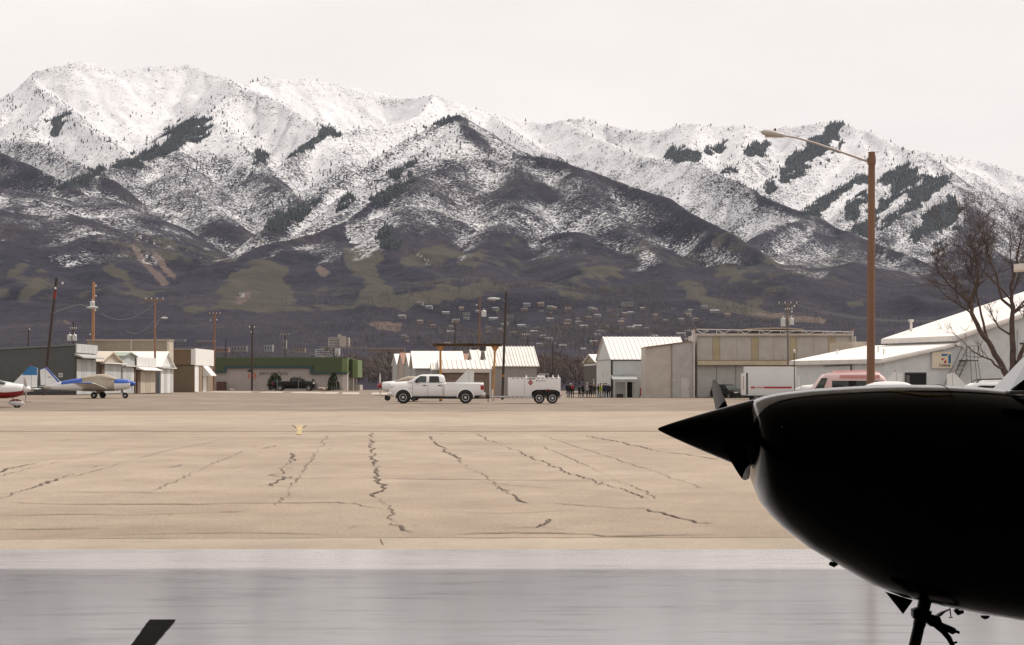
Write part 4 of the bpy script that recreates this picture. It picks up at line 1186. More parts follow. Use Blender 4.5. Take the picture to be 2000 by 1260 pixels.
# c: grey hangar with pale green roof
y0, y1 = YL(238), YL(263.5); W = y1 - y0
h = thing('hangar', 'grey hangar with pale green roof edge behind the small tan gable', 'hangar', (XF, y0, gz(XF, y0)))
gable_left(h, W, 8, ZP(697, 199) - .3, ZP(690, 198) - .3, w_bluegrey, roof_gr, w_pale)
b = MB(); b.box((.02, 0.2, ZP(715, 198) - .36), (.4, W + .1, ZP(715, 198) - .24)); b.build('door_track', trim_l, h)
doors_x(h, np.linspace(.2, W - .9, 4), .05, ZP(716, 198) - .4, [w_pale, w_bluegrey, w_pale], x=.01)
b = MB(); b.box((.01, W - .8, 0), (.12, W - .2, 2.8)); b.build('door_post', mat('rust_brown_post', (.10, .06, .04), .9), h)

# d: flat fronted hangar with white parapet
y0, y1 = YL(266), YL(302.5); W = y1 - y0
h = thing('hangar', 'flat fronted hangar with white parapet and beige doors', 'hangar', (XF, y0, gz(XF, y0)))
zt = ZP(697.5, y0) - gz(XF, y0)
b = MB(); b.box((-9, 0, -.3), (0, W, zt - .05)); b.build('wall', mat('brown_boards', (.14, .085, .06), .85, var=.3, scale=2), h)
b = MB(); b.box((.003, -.1, zt - .95), (.1, W + .05, zt)); b.build('parapet_panel', w_white, h)
b = MB(); b.prism([(.01, zt - 1.25), (.8, zt - 1.35), (.8, zt - 1.28), (.01, zt - .97)], -.1, W + .1); b.build('door_canopy', roof_w, h)
b = MB(); b.box((-9.1, -.05, zt - .045), (.0, W + .05, zt + .04)); b.build('roof', roof_w, h)
doors_x(h, np.linspace(1.9, W - .1, 4), .05, zt - 1.4, [w_tan, w_beige, w_tan], x=.01)
b = MB(); b.box((.01, .1, 0), (.12, 1.7, zt - 1.4)); b.build('door_post', mat('brown_boards', (.14, .085, .06), .85), h)

# e: white gabled hangar with a long white roof
y0, y1 = YL(312), YL(337); W = y1 - y0
h = thing('hangar', 'white gabled hangar with a long white roof and white doors', 'hangar', (XF, y0, gz(XF, y0)))
gable_left(h, W, 8.6, ZP(715, 219) - .25, ZP(687.5, 221) - .25, mat('slate_side_wall', (.16, .18, .20), .7), roof_w, w_white)
b = MB(); b.box((.03, -.4, ZP(716, 218) - .38), (.42, W + .5, ZP(716, 218) - .27)); b.build('door_track', roof_w, h)
doors_x(h, np.linspace(.3, W, 5), .05, ZP(716, 218) - .4, [w_white, w_pale], x=.01)

# f: stained concrete hall
y0 = 225.2
XH = -38.7
h = thing('hangar', 'tall stained concrete hall rising behind the row of small hangars', 'hangar', (XH, y0, gz(XF, y0)))
zt = ZP(663.5, y0) - gz(XF, y0)
b = MB(); b.box((-9.2, 0, -.3), (-.25, 3.1, zt - .12)); b.build('wall', w_conc, h)
b = MB(); b.box((-.247, .05, -.3), (.0, 3.05, zt - .1)); b.build('lit_end_wall', w_tan, h)  # lighter than the hall: sunlight on this end put into the colour
b = MB(); b.box((-9.3, -.1, zt - .11), (.08, 3.2, zt + .02)); b.build('coping', mat('coping_tan', (.33, .28, .22), .8), h)
b = MB(); b.tube([(-4.2, -.3, zt - 2.6), (-4.2, -.3, zt + .0)], .03, 5); b.build('vent_pipe', trim_l, h)

# g: brown block hangar with white sign panel
y0, y1 = YL(379), YL(414.5); W = y1 - y0
h = thing('hangar', 'brown block hangar with a blank white panel over its doors', 'hangar', (XF, y0, gz(XF, y0)))
zt = ZP(681.5, y0) - gz(XF, y0)
b = MB(); b.box((-6, 0, -.3), (0, W, zt - 1.99)); b.build('lower_wall', w_block, h)
b = MB(); b.box((-6, -.06, zt - 1.985), (.02, W, zt - 1.90)); b.build('ledge', trim_d, h)
b = MB(); b.box((-6, 0, zt - 1.895), (0, W, zt - .1)); b.build('upper_wall', mat('brown_block_upper', (.16, .108, .068), .85, var=.15, scale=2), h)
b = MB(); b.box((-6.1, -.08, zt - .095), (0, W + .05, zt + .02)); b.build('coping', mat('coping_tan', (.33, .28, .22), .8), h)
b = MB(); b.box((.022, -.12, zt - 1.95), (.2, W + .1, zt + .06)); b.build('white_panel', corr('white_panel', (.70, .69, .67), damt=.15), h)
b = MB(); b.box((-.35, -.1, zt - 1.89), (.015, -.005, zt - .02)); b.build('corner_trim', w_white, h)
doors_x(h, [.2, 3.2], .05, zt - 2.0, [w_white], x=.01)
doors_x(h, [6.6, 9.4], .05, zt - 2.0, [w_white], x=.01)
for a_, c_ in ((3.4, 6.4), (9.6, W - .2)):
    b = MB(); b.box((.005, a_, 0), (.1, c_, zt - 2.0)); b.build('door_post', corr('brown_post', (.22, .16, .11)), h)
b = MB(); b.prism([(.15, zt - 2.08), (1.15, zt - 3.22), (1.15, zt - 3.12), (.15, zt - 1.96)], 5.8, 10.2); b.build('awning', roof_w, h)
b = MB(); b.prism([(.12, zt - 3.2), (1.13, zt - 3.22), (.12, zt - 2.08)], 5.82, 5.90); b.build('awning_side', w_white, h)

# ---- green shop
D = 305.0
x0 = XP(413, D); g0 = .09
h = thing('shop_building', 'green and white juice company building with an orange fruit emblem', 'shop', (x0, D, g0))
X = lambda px: XP(px, D) - x0
Zz = lambda py: ZP(py, D) - g0
off_w = corr('off_white_stucco', (.33, .295, .27), damt=.18)
green = corr('olive_green_fascia', (.052, .068, .028), damt=.2)
green2 = corr('light_and_lit_green', (.12, .165, .065), damt=.15)  # lighter green: painted sunlight on the end face, own tone on the annex
teal = mat('teal_stripe', (.022, .058, .058), .6)
b = MB(); b.box((0, .3, -.4), (X(668), 14, Zz(699) - .2)); b.build('wall', off_w, h)
b = MB(); b.box((X(668.2), .32, -.4), (X(678), 13, Zz(729))); b.build('wall', corr('lit_stucco', (.50, .45, .41)), h)  # end wall in lighter stucco, its sunlight put into the colour
b = MB(); b.prism([(0, Zz(724)), (X(437), Zz(724)), (X(437), Zz(715)), (X(613), Zz(715)), (X(613), Zz(727)), (X(667.5), Zz(727)), (X(667.5), Zz(698.7)), (0, Zz(698.7))], -.05, .295); b.build('fascia', green, h)
b = MB(); b.box((X(667.7), -.03, Zz(727)), (X(678.5), 12, Zz(699.5))); b.build('fascia', green2, h)
b = MB(); b.prism([(0, Zz(728)), (X(442), Zz(728)), (X(442), Zz(719.3)), (X(605.5), Zz(719.3)), (X(605.5), Zz(730.7)), (X(678.5), Zz(730.7)), (X(678.5), Zz(727.2)), (X(611), Zz(727.2)), (X(611), Zz(715.4)), (X(437.4), Zz(715.4)), (X(437.4), Zz(724.2)), (0, Zz(724.2))], -.10, .29); b.build('stripe', teal, h)
b = MB(); b.box((0, -.08, Zz(698.6)), (X(678.6), 13, Zz(698))); b.build('coping', mat('green_coping', (.14, .18, .09), .6), h)
b = MB(); b.box((X(679.5), 3, Zz(737)), (X(686), 12, Zz(700.5))); b.build('entry_tower', green, h)
b = MB(); b.box((X(686.02), 2.6, Zz(737)), (X(696), 12, Zz(702.5))); b.build('entry_tower', green2, h)
for px in (681, 684.5, 688, 692):
    b = MB(); b.tube([(X(px), 4, -.2), (X(px), 4, Zz(737) + .02)], .12, 6); b.build('column', off_w, h)
b = MB(); b.box((X(688), 5, -.3), (X(698), 11, Zz(752))); b.build('planter_wall', corr('planter_tan', (.38, .33, .28)), h)
b = MB(); b.box((X(425), -1.2, -.2), (X(443), -.4, Zz(745.5))); b.build('bin_enclosure', mat('red_brown_boards', (.085, .045, .035), .9), h)
ink = mat('black_sign_lettering', (.02, .022, .018), .6)
text_mesh('lettering', 'juice products', .98, ink, h, (X(506), .285, Zz(732.5)), extrude=.012, shear=.18, xscale=.93 * .83)
# emblem: an orange disc with a pale b shaped cut and a dark leaf
og = mat('orange_red_enamel', (.42, .075, .025), .5)
cx, cz, rr0 = X(492), Zz(734.5), 7.6 / FOC * D
emb = MB(); emb.lathe([(rr0, 0), (rr0, .08)], (cx, .2, cz), 'y', 28); em = emb.build('emblem', og, h)
wb = MB(); wb.box((cx - .36, .17, cz - .62), (cx - .16, .198, cz + .72)); wb.build('emblem_letter', off_w, em)
ring = []
wb = MB()
for r_a, r_b in ((.36, .19),):
    n = 18
    vs = [(cx + .1 + r_a * math.cos(2*math.pi*k/n), .185, cz - .12 + r_a * math.sin(2*math.pi*k/n)) for k in range(n)] + [(cx + .1 + r_b * math.cos(2*math.pi*k/n), .185, cz - .12 + r_b * math.sin(2*math.pi*k/n)) for k in range(n)]
    wb.add(vs, [(k, (k+1) % n, (k+1) % n + n, k + n) for k in range(n)])
wb.build('emblem_letter', off_w, em)
lf = MB(); lf.prism([(cx - .75, cz + .75), (cx - .1, cz + .55), (cx + .1, cz + .75), (cx - .15, cz + .95), (cx - .5, cz + .98)], .15, .22); lf.build('emblem_leaf', ink, h)
# shrubs and boulders in front
def shrub(px, d, hh, rw, lab, n=1500, seed=1, dome=False):
    r = random.Random(seed)
    p = at(px, d)
    root = thing('conifer_shrub', lab, 'shrub', p, 0)
    b = MB(); b.tube([(0, 0, -.1), (0, 0, hh * .7)], [.09, .03], 6); b.build('trunk', bark, root)
    b = MB()
    for k in range(n):
        t = r.random() ** .9; a = r.uniform(0, 6.283)
        pf = math.sqrt(max(.02, 1 - t ** 2.4)) if dome else (1 - t) ** .62
        rad = rw * pf * (.88 + .14 * math.sin(3 * a + 9 * t)) * r.uniform(.25, 1) ** .4
        c = Vector((math.cos(a) * rad, math.sin(a) * rad, .08 + t * hh * .95))
        s = r.uniform(.10, .26)
        q = [c + Vector((r.uniform(-s, s), r.uniform(-s, s), r.uniform(-s * .4, s * 1.5))) for _ in range(3)]
        b.add(q, [(0, 1, 2)])
    b.build('foliage', mat('shrub_needles', (.030, .040, .018), .8, var=.45, scale=4), root)
shrub(538, 297, 2.4, 1.35, 'rounded dark green conifer shrub left of the black pickup', seed=3, dome=True)
shrub(651.5, 297, 2.6, 1.2, 'pointed dark green conifer shrub right of the black pickup', seed=5)
shrub(612, 302, 1.5, .7, 'low dry shrub behind the nose of the black pickup', n=300, seed=8)
def boulder(px, d, s, lab, seed):
    r = random.Random(seed); p = at(px, d)
    bm = bmesh.new(); bmesh.ops.create_icosphere(bm, subdivisions=2, radius=1)
    for v in bm.verts: v.co = Vector((v.co.x * s * 1.4, v.co.y * s, v.co.z * s * .8)) * r.uniform(.8, 1.15)
    me = bpy.data.meshes.new('boulder'); bm.to_mesh(me); bm.free(); me.materials.append(mat('pale_boulder', (.28, .22, .18), .9, var=.3, scale=3))
    o = bpy.data.objects.new('boulder', me); C.objects.link(o); o.location = p + Vector((0, 0, s * .3))
    tag(o, lab, 'boulder')
boulder(628, 299, .55, 'pale boulder between the black pickup and the right shrub', 1)
boulder(641, 299, .45, 'pale boulder at the foot of the right conifer shrub', 2)
boulder(452, 299, .32, 'small pale boulder right of the red brown enclosure', 3)
boulder(514, 299, .25, 'little pale stone right of the dark pole base', 4)
fe = thing('fence', 'row of slim grey posts in front of the green shop', 'fence', at(560, 292))
for px, hh in ((465, 1.7), (503, 1.5), (541.5, 1.8), (583, 1.7), (657, 1.6)):
    b = MB(); q = at(px, 292) - fe.location; b.tube([(q.x, q.y, q.z - .1), (q.x, q.y, q.z + hh)], .035, 6); b.build('post', mat('grey_post', (.22, .21, .2), .6), fe)
for zz in (.03, 1.45):
    b = MB(); q0 = at(465, 292) - fe.location; q1 = at(657, 292) - fe.location
    b.tube([(q0.x, 0, q0.z + zz), (0, 0, zz), (q1.x, 0, q1.z + zz)], .006, 4); b.build('wire', mat('grey_post', (.22, .21, .2), .6), fe)

# ---- sheds behind the pickup
def sited(name, lab, px, d, rz):
    p = at(px, d); return thing(name, lab, 'shed', p, R(rz)), p
ribw = corr('ribbed_white_roof', (.70, .665, .62), rough=.45, damt=.25)
h, p = sited('shed', 'grey sided shed with a ribbed white roof right of the dark pole', 956, 193, 7)
gable(h, (XP(1049, 193) - XP(956, 193)), 7.6, ZP(714, 193) - p.z, ZP(679, 197) - p.z, corr('lap_siding_grey', (.27, .25, .23)), ribw, ribs=17)
wl = XP(1049, 193) - XP(956, 193)
nlap = 11; hl = (ZP(714, 193) - p.z - .1) / nlap
pr = None
for k in range(nlap):
    if pr is None:
        q = MB(); q.prism_x([(-.045, 0), (-.004, 0), (-.004, hl - .01), (-.02, hl - .01)], 0.02, wl - .02)
        pr = q.build('siding_board', corr('lap_siding_grey', (.27, .25, .23)), h, loc=(0, 0, 0))
    else: part_copy(pr, (0, 0, hl * k), parent=h)
b = MB(); b.box((wl + .27, .4, 1.9), (wl + .6, .7, 2.3)); b.build('wall_lamp', trim_d, h)
b = MB(); b.box((-.02, -.09, 0), (.14, -.047, ZP(714, 193) - p.z)); b.build('corner_trim', trim_l, h)

h, p = sited('shed', 'white roofed shed with a grey gable left of the gantry', 811, 206, 6)
gable(h, XP(905, 206) - XP(811, 206), 7.8, ZP(718.5, 206) - p.z, ZP(687.5, 210) - p.z, corr('grey_shed_wall', (.27, .27, .27)), roof_w, ribs=0)
b = MB(); b.box((1.6, -.04, .1), (2.0, -.004, 2.3)); b.build('door', trim_l, h)

h, p = sited('shed', 'brown garage with a low ribbed white roof behind the tail fin', 862, 183, 5)
L = XP(956, 183) - XP(862, 183)
gable(h, L, 5.2, ZP(720.5, 183) - p.z, ZP(705.5, 186) - p.z, corr('garage_brown_wall', (.15, .105, .08), damt=.3), ribw, ribs=12)
b = MB(); b.box((-.1, -.34, ZP(728, 183) - p.z), (L + .1, -.26, ZP(721, 183) - p.z)); b.build('fascia', corr('fascia_cream', (.52, .475, .42)), h)
hd = (ZP(729, 183) - p.z) / 5
for k in range(5):
    b = MB(); b.box((.5, -.06, .02 + k * hd), (L - .5, -.004, hd * (k + 1) - .02)); b.build('door_panel', corr('garage_door_brown', (.17, .12, .09)), h)
b = MB(); b.box((1.6, -.03, hd * 4.2), (2.4, -.0, hd * 4.8)) ; b.build('vent', trim_l, h)
h, p = sited('shed', 'tiny white ribbed roof shed left of the brown garage', 843, 184, 5)
gable(h, XP(857, 184) - XP(843, 184), 2.2, ZP(722.5, 184) - p.z, ZP(711, 185) - p.z, corr('grey_shed_wall', (.27, .27, .27)), ribw, over=.08, ribs=4)
h, p = sited('shed', 'narrow shed with a steep white roof just left of the ribbed roof shed', 928, 203, 7)
gable(h, 2.0, 6.6, ZP(714, 203) - p.z, ZP(685.5, 206) - p.z, corr('grey_shed_wall', (.27, .27, .27)), ribw, ribs=4)
h, p = sited('shed', 'brick coloured shed behind the white roof left of the tall brown pole', 902, 226, 6)
gable(h, 2.2, 7, ZP(712, 226) - p.z, ZP(692, 229) - p.z, corr('brick_wall_shed', (.24, .13, .09)), corr('brick_roof', (.28, .15, .10)), over=.1)
h, p = sited('shed', 'white roofed shed seen end on beside the brick coloured gable', 800, 218, 8)
gable(h, 1.1, 6.5, ZP(716, 218) - p.z, ZP(692, 221) - p.z, corr('grey_shed_wall', (.27, .27, .27)), roof_w, over=.12)
h, p = sited('shed', 'brick coloured shed end at the left of the shed group', 788, 226, 8)
gable(h, 1.0, 7.5, ZP(712, 226) - p.z, ZP(690.5, 229) - p.z, corr('shed_wall_tan', (.30, .24, .20)), corr('brick_roof', (.28, .15, .10)), over=.1)
h, p = sited('shed', 'narrow white ended shed at the far left of the shed group', 776.5, 233, 8)
gable(h, .9, 7.5, ZP(713, 233) - p.z, ZP(692.5, 236) - p.z, corr('grey_shed_wall', (.27, .27, .27)), roof_w, over=.12)

# ---- orange gantry
D = 153.0
p = at(914, D)
h = thing('gantry', 'rust orange lifting gantry with a dark beam on two posts', 'gantry', p)
orange = mat('weathered_orange_paint', (.33, .145, .025), .6, var=.3, scale=2, dirt=(.12, .06, .03), dscale=1.5)
beam_m = mat('rust_brown_beam', (.085, .045, .022), .8, var=.5, scale=1.5)
xx = lambda px: XP(px, D) - p.x
zz = lambda py: ZP(py, D) - p.z
zb0, zb1 = zz(676.5), zz(671)
b = MB()
b.box((xx(845), -.12, zb1 - .04), (xx(980), .12, zb1)); b.box((xx(845), -.12, zb0), (xx(980), .12, zb0 + .04)); b.box((xx(845), -.025, zb0 + .041), (xx(980), .025, zb1 - .041))
b.build('beam', beam_m, h)
for px, pb in ((860, 861), (967, 962.5)):
    for sy in (-1, 1):
        b = MB(); b.tube([(xx(px), sy * .05, zb0 - .01), (xx(pb), sy * 1.1, .06)], .075, 8); b.build('leg', orange, h)
    b = MB(); b.prism([(xx(px) - .32, zb0 - .005), (xx(px) + .32, zb0 - .005), (xx(px) + .07, zb0 - .38), (xx(px) - .07, zb0 - .38)], -.06, .06); b.build('bracket', orange, h)
    for sy in (-1, 1):
        b = MB(); b.lathe([(.09, -.04), (.09, .04)], (xx(pb), sy * 1.1, .09), 'y', 10); b.build('caster', trim_d, h)
b = MB(); b.tube([(xx(940), 0, zb0), (xx(940), 0, zz(700))], .02, 5); b.tube([(xx(946), 0, zb0), (xx(946), 0, zz(702))], .02, 5); b.build('chain', trim_d, h)
b = MB(); b.box((xx(937), -.1, zb0 - .35), (xx(949), .1, zb0 - .005)); b.build('trolley', trim_d, h)

# ---- brown shed and white gabled hangar on the right
h = thing('shed', 'dark brown shed with a tan gable left of the white hangar', 'shed', (XP(1165, 275), 275, gz(10, 240)), R(5 + 90))
p = h.location
He, Hr = ZP(707, 275) - p.z, ZP(693, 280) - p.z
h.rotation_euler = (0, 0, R(4))
b = MB(); b.prism_x([(0, -.5), (16, -.5), (16, He), (0, He)], 0, 12); b.build('wall', w_brown, h)
b = MB(); b.prism_x([(0, He + .003), (16, He + .003), (8, Hr)], .02, 12); b.build('gable', corr('tan_gable', (.26, .21, .13)), h)
for s in (0, 1):
    e = -.3 if s == 0 else 16.3
    b = MB(); b.prism_x([(e, He - .1), (8, Hr + .01), (8, Hr + .12), (e, He + .03)], -.25, 12); b.build('roof', roof_w, h)
b = MB(); b.box((-.06, .1, He - .45), (-.004, 15.9, He - .2)); b.build('door_track', trim_l, h)
b = MB(); b.tube([(-.1, 2.2, 1.5), (-.1, 2.2, 2.4)], .09, 6); b.build('wall_light', w_white, h)

D = 236.0
h = thing('hangar', 'white gabled hangar with a steep ribbed roof and a small porch', 'hangar', at(1194.5, D), R(5))
p = h.location
He, Hr = ZP(702, D) - p.z, ZP(659.5, 242.5) - p.z
Lh, Wh = 9.2, 13.5
gable(h, Lh, Wh, He, Hr, corr('pale_blue_white_wall', (.54, .56, .55), damt=.2), roof_w, over=.18, ribs=19)
b = MB(); b.box((-.05, .05, He - .1), (-.004, Wh - .05, He + .06)); b.build('door_track', corr('grey_band', (.30, .31, .31)), h)
n = 6
for k in range(n):
    b = MB(); b.box((-.07, .25 + k * (Wh - .5) / n + .05, .05), (-.004, .25 + (k + 1) * (Wh - .5) / n - .05, He - .14)); b.build('door_panel', corr('white_door_panel', (.56, .57, .55)), h)
b = MB(); b.box((-.09, -.08, -.1), (.12, -.004, He + .02)); b.build('corner_trim', trim_d, h)
b = MB(); b.box((.13, -.06, He - .16), (Lh, -.004, He - .03)); b.build('eave_trim', trim_d, h)
# porch
X = lambda px: XP(px, D - 1.5) - p.x
pr = thing('porch', None, None); bpy.data.objects.remove(pr)
zt, zl = ZP(733.5, D) - p.z, ZP(742.5, D) - p.z
b = MB(); b.prism_x([(-.0, zt), (-1.9, zl), (-1.9, zl + .09), (-.0, zt + .09)], X(1193.5), X(1243)); b.build('porch_roof', corr('porch_roof_grey', (.32, .33, .33)), h)
b = MB(); b.box((X(1195), -1.85, zl - .22), (X(1242), -1.75, zl - .01)); b.build('porch_beam', w_pale, h)
for px in (1197, 1220.5, 1240):
    b = MB(); b.box((X(px) - .08, -1.84, -.3), (X(px) + .08, -1.70, zl - .225)); b.build('porch_post', w_pale, h)
b = MB(); b.box((X(1223.5), -.06, -.1), (X(1236.5), -.004, ZP(746, D) - p.z)); b.build('door', black_in, h)
b = MB(); b.box((X(1205), -.8, 0), (X(1217), -.3, .45)); b.build('bench', mat('dark_bench', (.06, .05, .04), .8), h)

ex = thing('fire_extinguisher', 'red wheeled fire extinguisher against the white hangar wall', 'fire extinguisher', at(1252.5, 233))
redp = mat('red_enamel', (.20, .012, .012), .4)
b = MB(); b.lathe([(.02, .2), (.16, .22), (.17, .35), (.17, 1.0), (.12, 1.12), (.04, 1.16)], (0, 0, 0), 'z', 12); b.build('cylinder', redp, ex, smooth=True)
b = MB(); b.tube([(.0, .0, 1.15), (.1, -.1, 1.25), (.3, -.1, .8), (.25, -.1, .4)], .025, 6); b.build('hose', trim_d, ex)
for s in (-1, 1):
    b = MB(); b.lathe([(.16, -.03), (.16, .03)], (s * .22, .12, .16), 'x', 12); b.build('wheel', trim_d, ex)

# ---- tan wing and the big hangar with a truss
D = 222.0
g0 = gz(XP(1340, D), D)
h = thing('hangar', 'big tan hangar with an open truss above its wide door', 'hangar', (XP(1357, D), D, g0))
X = lambda px: XP(px, D) - h.location.x
Zz = lambda py: ZP(py, D) - g0
warm = corr('warm_white_wall', (.43, .385, .335), damt=.3); cool = corr('cool_white_wall', (.38, .37, .35), damt=.3)
big = corr('big_hangar_panel', (.40, .375, .34), damt=.35, dirt=(.30, .24, .18)); tanp = corr('tan_panel', (.36, .30, .19))
b = MB(); b.prism([(X(1261.5), -.4), (X(1312.3), -.4), (X(1312.3), Zz(672.8)), (X(1261.5), Zz(678.3))], .4, 8); b.build('side_wing', warm, h)
b = MB(); b.prism([(X(1313.2), -.4), (X(1354.5), -.4), (X(1354.5), Zz(666.5)), (X(1313.2), Zz(672.7))], .3, 8); b.build('side_wing', cool, h)
b = MB(); b.box((X(1312.3) + .003, .25, -.4), (X(1313.2) - .003, .9, Zz(672))); b.build('joint_post', rusty, h)
b = MB(); b.prism([(X(1261), Zz(678.6)), (X(1354.5), Zz(666.4)), (X(1354.5), Zz(665.2)), (X(1261), Zz(677.2))], .1, 8.1); b.build('wing_roof', mat('brown_roof_edge', (.26, .185, .12), .8, var=.2), h)
b = MB(); b.box((X(1330.8), .24, -.1), (X(1347.2), .298, Zz(739))); dr = b.build('door', corr('white_door', (.52, .50, .46)), h)
b = MB(); b.box((X(1331.8), .215, .0), (X(1346.2), .238, Zz(740.3))); b.build('door_leaf', corr('door_leaf', (.47, .455, .43)), dr)
b = MB(); b.box((X(1344), .17, .95), (X(1345.2), .212, 1.1)); b.build('handle', trim_d, dr)
b = MB(); b.box((X(1314), .26, Zz(744)), (X(1318), .297, Zz(741.5))); b.build('sign_plate', trim_l, h)
# main front
b = MB(); b.box((X(1361.5), .5, -.4), (X(1663), 11, Zz(653))); b.build('wall', big, h)
for a, c, m_ in ((1363, 1392.4, big), (1393, 1406.6, tanp), (1407.2, 1440, big), (1440.4, 1467.8, big), (1468.3, 1482, tanp), (1482.5, 1512, big), (1512.4, 1543.4, big), (1544, 1557, tanp), (1557.6, 1590, big), (1590.4, 1618.6, big), (1619.2, 1632.4, tanp), (1633, 1662.5, big)):
    b = MB(); b.box((X(a), .40, Zz(703.2)), (X(c), .497, Zz(658.6))); b.build('wall_panel', m_, h)
b = MB(); b.prism_x([(.38, Zz(703.4)), (-.35, Zz(704.5)), (-.35, Zz(713)), (.38, Zz(714.4))], X(1362.5), X(1662.5)); b.build('door_canopy', corr('canopy_cream', (.45, .385, .28), damt=.45, dirt=(.25, .14, .08)), h)
b = MB(); b.box((X(1362.5), -.37, Zz(704.4)), (X(1662), .36, Zz(703.4))); b.build('canopy_edge', rusty, h)
ps = np.linspace(X(1362.5), X(1662.5), 9)
for k in range(8):
    b = MB(); b.box((ps[k] + .03, .36, .03), (ps[k + 1] - .03, .497, Zz(714.8))); b.build('door_panel', corr('door_panel_grey', (.36, .35, .33)), h)
b = MB(); b.box((X(1361.5), .3, -.05), (X(1663), .358, .08)); b.build('door_rail', trim_d, h)
for px, pt in ((1356, 643.5), (1665.5, 646)):
    b = MB(); b.box((X(px - 1.6), .0, -.4), (X(px + 1.6), .45, Zz(pt))); b.build('column', corr('column_cream', (.50, .45, .40)), h)
b = MB(); b.box((X(1352), .05, Zz(669)), (X(1354.2), .5, Zz(645.5))); b.build('column', w_white, h)
b = MB(); b.box((X(1671), .3, -.4), (X(1673), .8, Zz(657))); b.build('column', trim_l, h)
for px in (1358, 1666):
    b = MB(); b.lathe([(.16, 0), (.16, .12), (.1, .22), (.02, .25)], (X(px), .2, Zz(644) if px < 1500 else Zz(646.5)), 'z', 8); b.build('obstruction_light', mat('dark_red_lamp', (.12, .02, .015), .4), h)
za, zb = Zz(651.5), Zz(643)
b = MB(); b.box((X(1358.5), .1, za - .22), (X(1664), .4, za)); b.build('truss_chord', corr('truss_cream', (.48, .43, .38), damt=.4, dirt=(.25, .14, .08)), h)
b = MB(); b.tube([(X(1358.5), .25, zb), (X(1664), .25, Zz(648) )], .05, 6); b.build('truss_chord', trim_l, h)
n = 22
for k in range(n):
    f0 = k / n; f1_ = (k + 1) / n
    xa, xb = X(1358.5) + (X(1664) - X(1358.5)) * f0, X(1358.5) + (X(1664) - X(1358.5)) * f1_
    ta, tb = zb + (Zz(648) - zb) * f0, zb + (Zz(648) - zb) * f1_
    e = [(xa, .25, ta), (xb, .25, za)] if k % 3 == 0 else ([(xa, .25, za), (xb, .25, tb)] if k % 3 == 1 else [(xb, .25, za), (xb, .25, tb)])
    b = MB(); b.tube(e, .032, 5); b.build('truss_web', trim_l, h)
# arched roof behind the truss
arc_p = [(X(1362), Zz(654))]
for k in range(13):
    t = k / 12; arc_p.append((X(1400) + (X(1630) - X(1400)) * t, Zz(653.5) + (Zz(642) - Zz(653.5)) * math.sin(math.pi * t) ** .8))
arc_p.append((X(1662), Zz(654)))
b = MB(); b.prism(arc_p, 1.5, 11); b.build('roof', mat('dark_arched_roof', (.05, .045, .042), .8), h)
b = MB(); b.prism([(x, z + .02) for x, z in arc_p[4:11]] + [(x, z + .16) for x, z in reversed(arc_p[4:11])], 1.3, 11.1); b.build('roof_edge', corr('roof_edge_tan', (.36, .28, .21)), h)

# ---- white hangar with the sign on the right
rz = math.atan2(4.2, 14.0)
h = thing('hangar', 'white hangar on the right with a lean-to, a Cessna sign and outside stairs', 'hangar', (26.1, 140, -.25), rz)
wl = corr('white_painted_wall', (.55, .565, .57), damt=.16); roofp = corr('bright_white_roof', (.78, .735, .69), rough=.5, damt=.12)
g = .25
z0, z1 = 3.08 + g, 4.25 + g
b = MB(); b.prism([(0, -.3), (5.75, -.3), (5.75, z1 - .1), (0, z0 - .1)], 0, 14.6); b.build('wall', wl, h)
b = MB(); b.prism([(-.35, z0 - .16), (5.8, z1 - .08), (5.8, z1 + .02), (-.35, z0 + .0)], -.3, 15); b.build('roof', roofp, h)
b = MB(); b.box((-.40, -.32, z0 - .32), (-.355, 15, z0 - .02)); b.build('fascia', corr('fascia_white', (.60, .575, .54)), h)
b = MB(); b.prism([(-.35, z0 - .30), (5.8, z1 - .20), (5.8, z1 - .085), (-.35, z0 - .165)], -.36, -.305); b.build('barge_board', corr('fascia_white', (.60, .575, .54)), h)
b = MB(); b.tube([(-.1, 5.0, .2), (-.1, 5.0, z0 - .35)], .05, 6); b.build('downpipe', trim_d, h)
b = MB(); b.tube([(-.1, 5.0, z0 - .4), (-.1, 9.5, z0 - .45)], .03, 5); b.build('conduit', trim_d, h)
for lx, ly, hh in ((1.5, 3, .3), (2.6, 6, .35), (3.4, 9, .3), (2.2, 12, .3)):
    zr = z0 + (z1 - z0) * (lx + .35) / 6.15
    b = MB(); b.tube([(lx, ly, zr - .05), (lx, ly, zr + hh)], .05, 6); b.tube([(lx, ly, zr + hh), (lx, ly, zr + hh + .07)], .085, 6); b.build('roof_vent', trim_l, h)
# upper hall
u0, u1 = 4.78 + g, 4.78 + g + .305 * 12
b = MB(); b.prism([(5.78, -.3), (29.6, -.3), (29.6, u0 - .1), (17.7, u1 - .1), (5.78, u0 - .1)], .05, 10.6); b.build('wall', corr('white_hall_wall', (.53, .545, .55), damt=.16), h)
for s in (0, 1):
    e = 5.45 if s == 0 else 29.9
    b = MB(); b.prism([(e, u0 - .18), (17.7, u1 - .06), (17.7, u1 + .06), (e, u0 - .04)], -.35, 11); b.build('roof', roofp, h)
    b = MB(); b.prism([(e, u0 - .36), (17.7, u1 - .24), (17.7, u1 - .065), (e, u0 - .185)], -.40, -.355); b.build('barge_board', corr('fascia_white', (.60, .575, .54)), h)
b = MB(); b.box((5.40, -.36, u0 - .42), (5.445, 11, u0 - .06)); b.build('fascia', corr('fascia_white', (.60, .575, .54)), h)
b = MB(); b.tube([(7.3, 9.8, u0), (7.3, 9.8, u0 + 1.25)], .10, 8); b.tube([(7.3, 9.8, u0 + 1.25), (7.3, 9.8, u0 + 1.42)], .2, 8); b.build('roof_vent', trim_l, h)
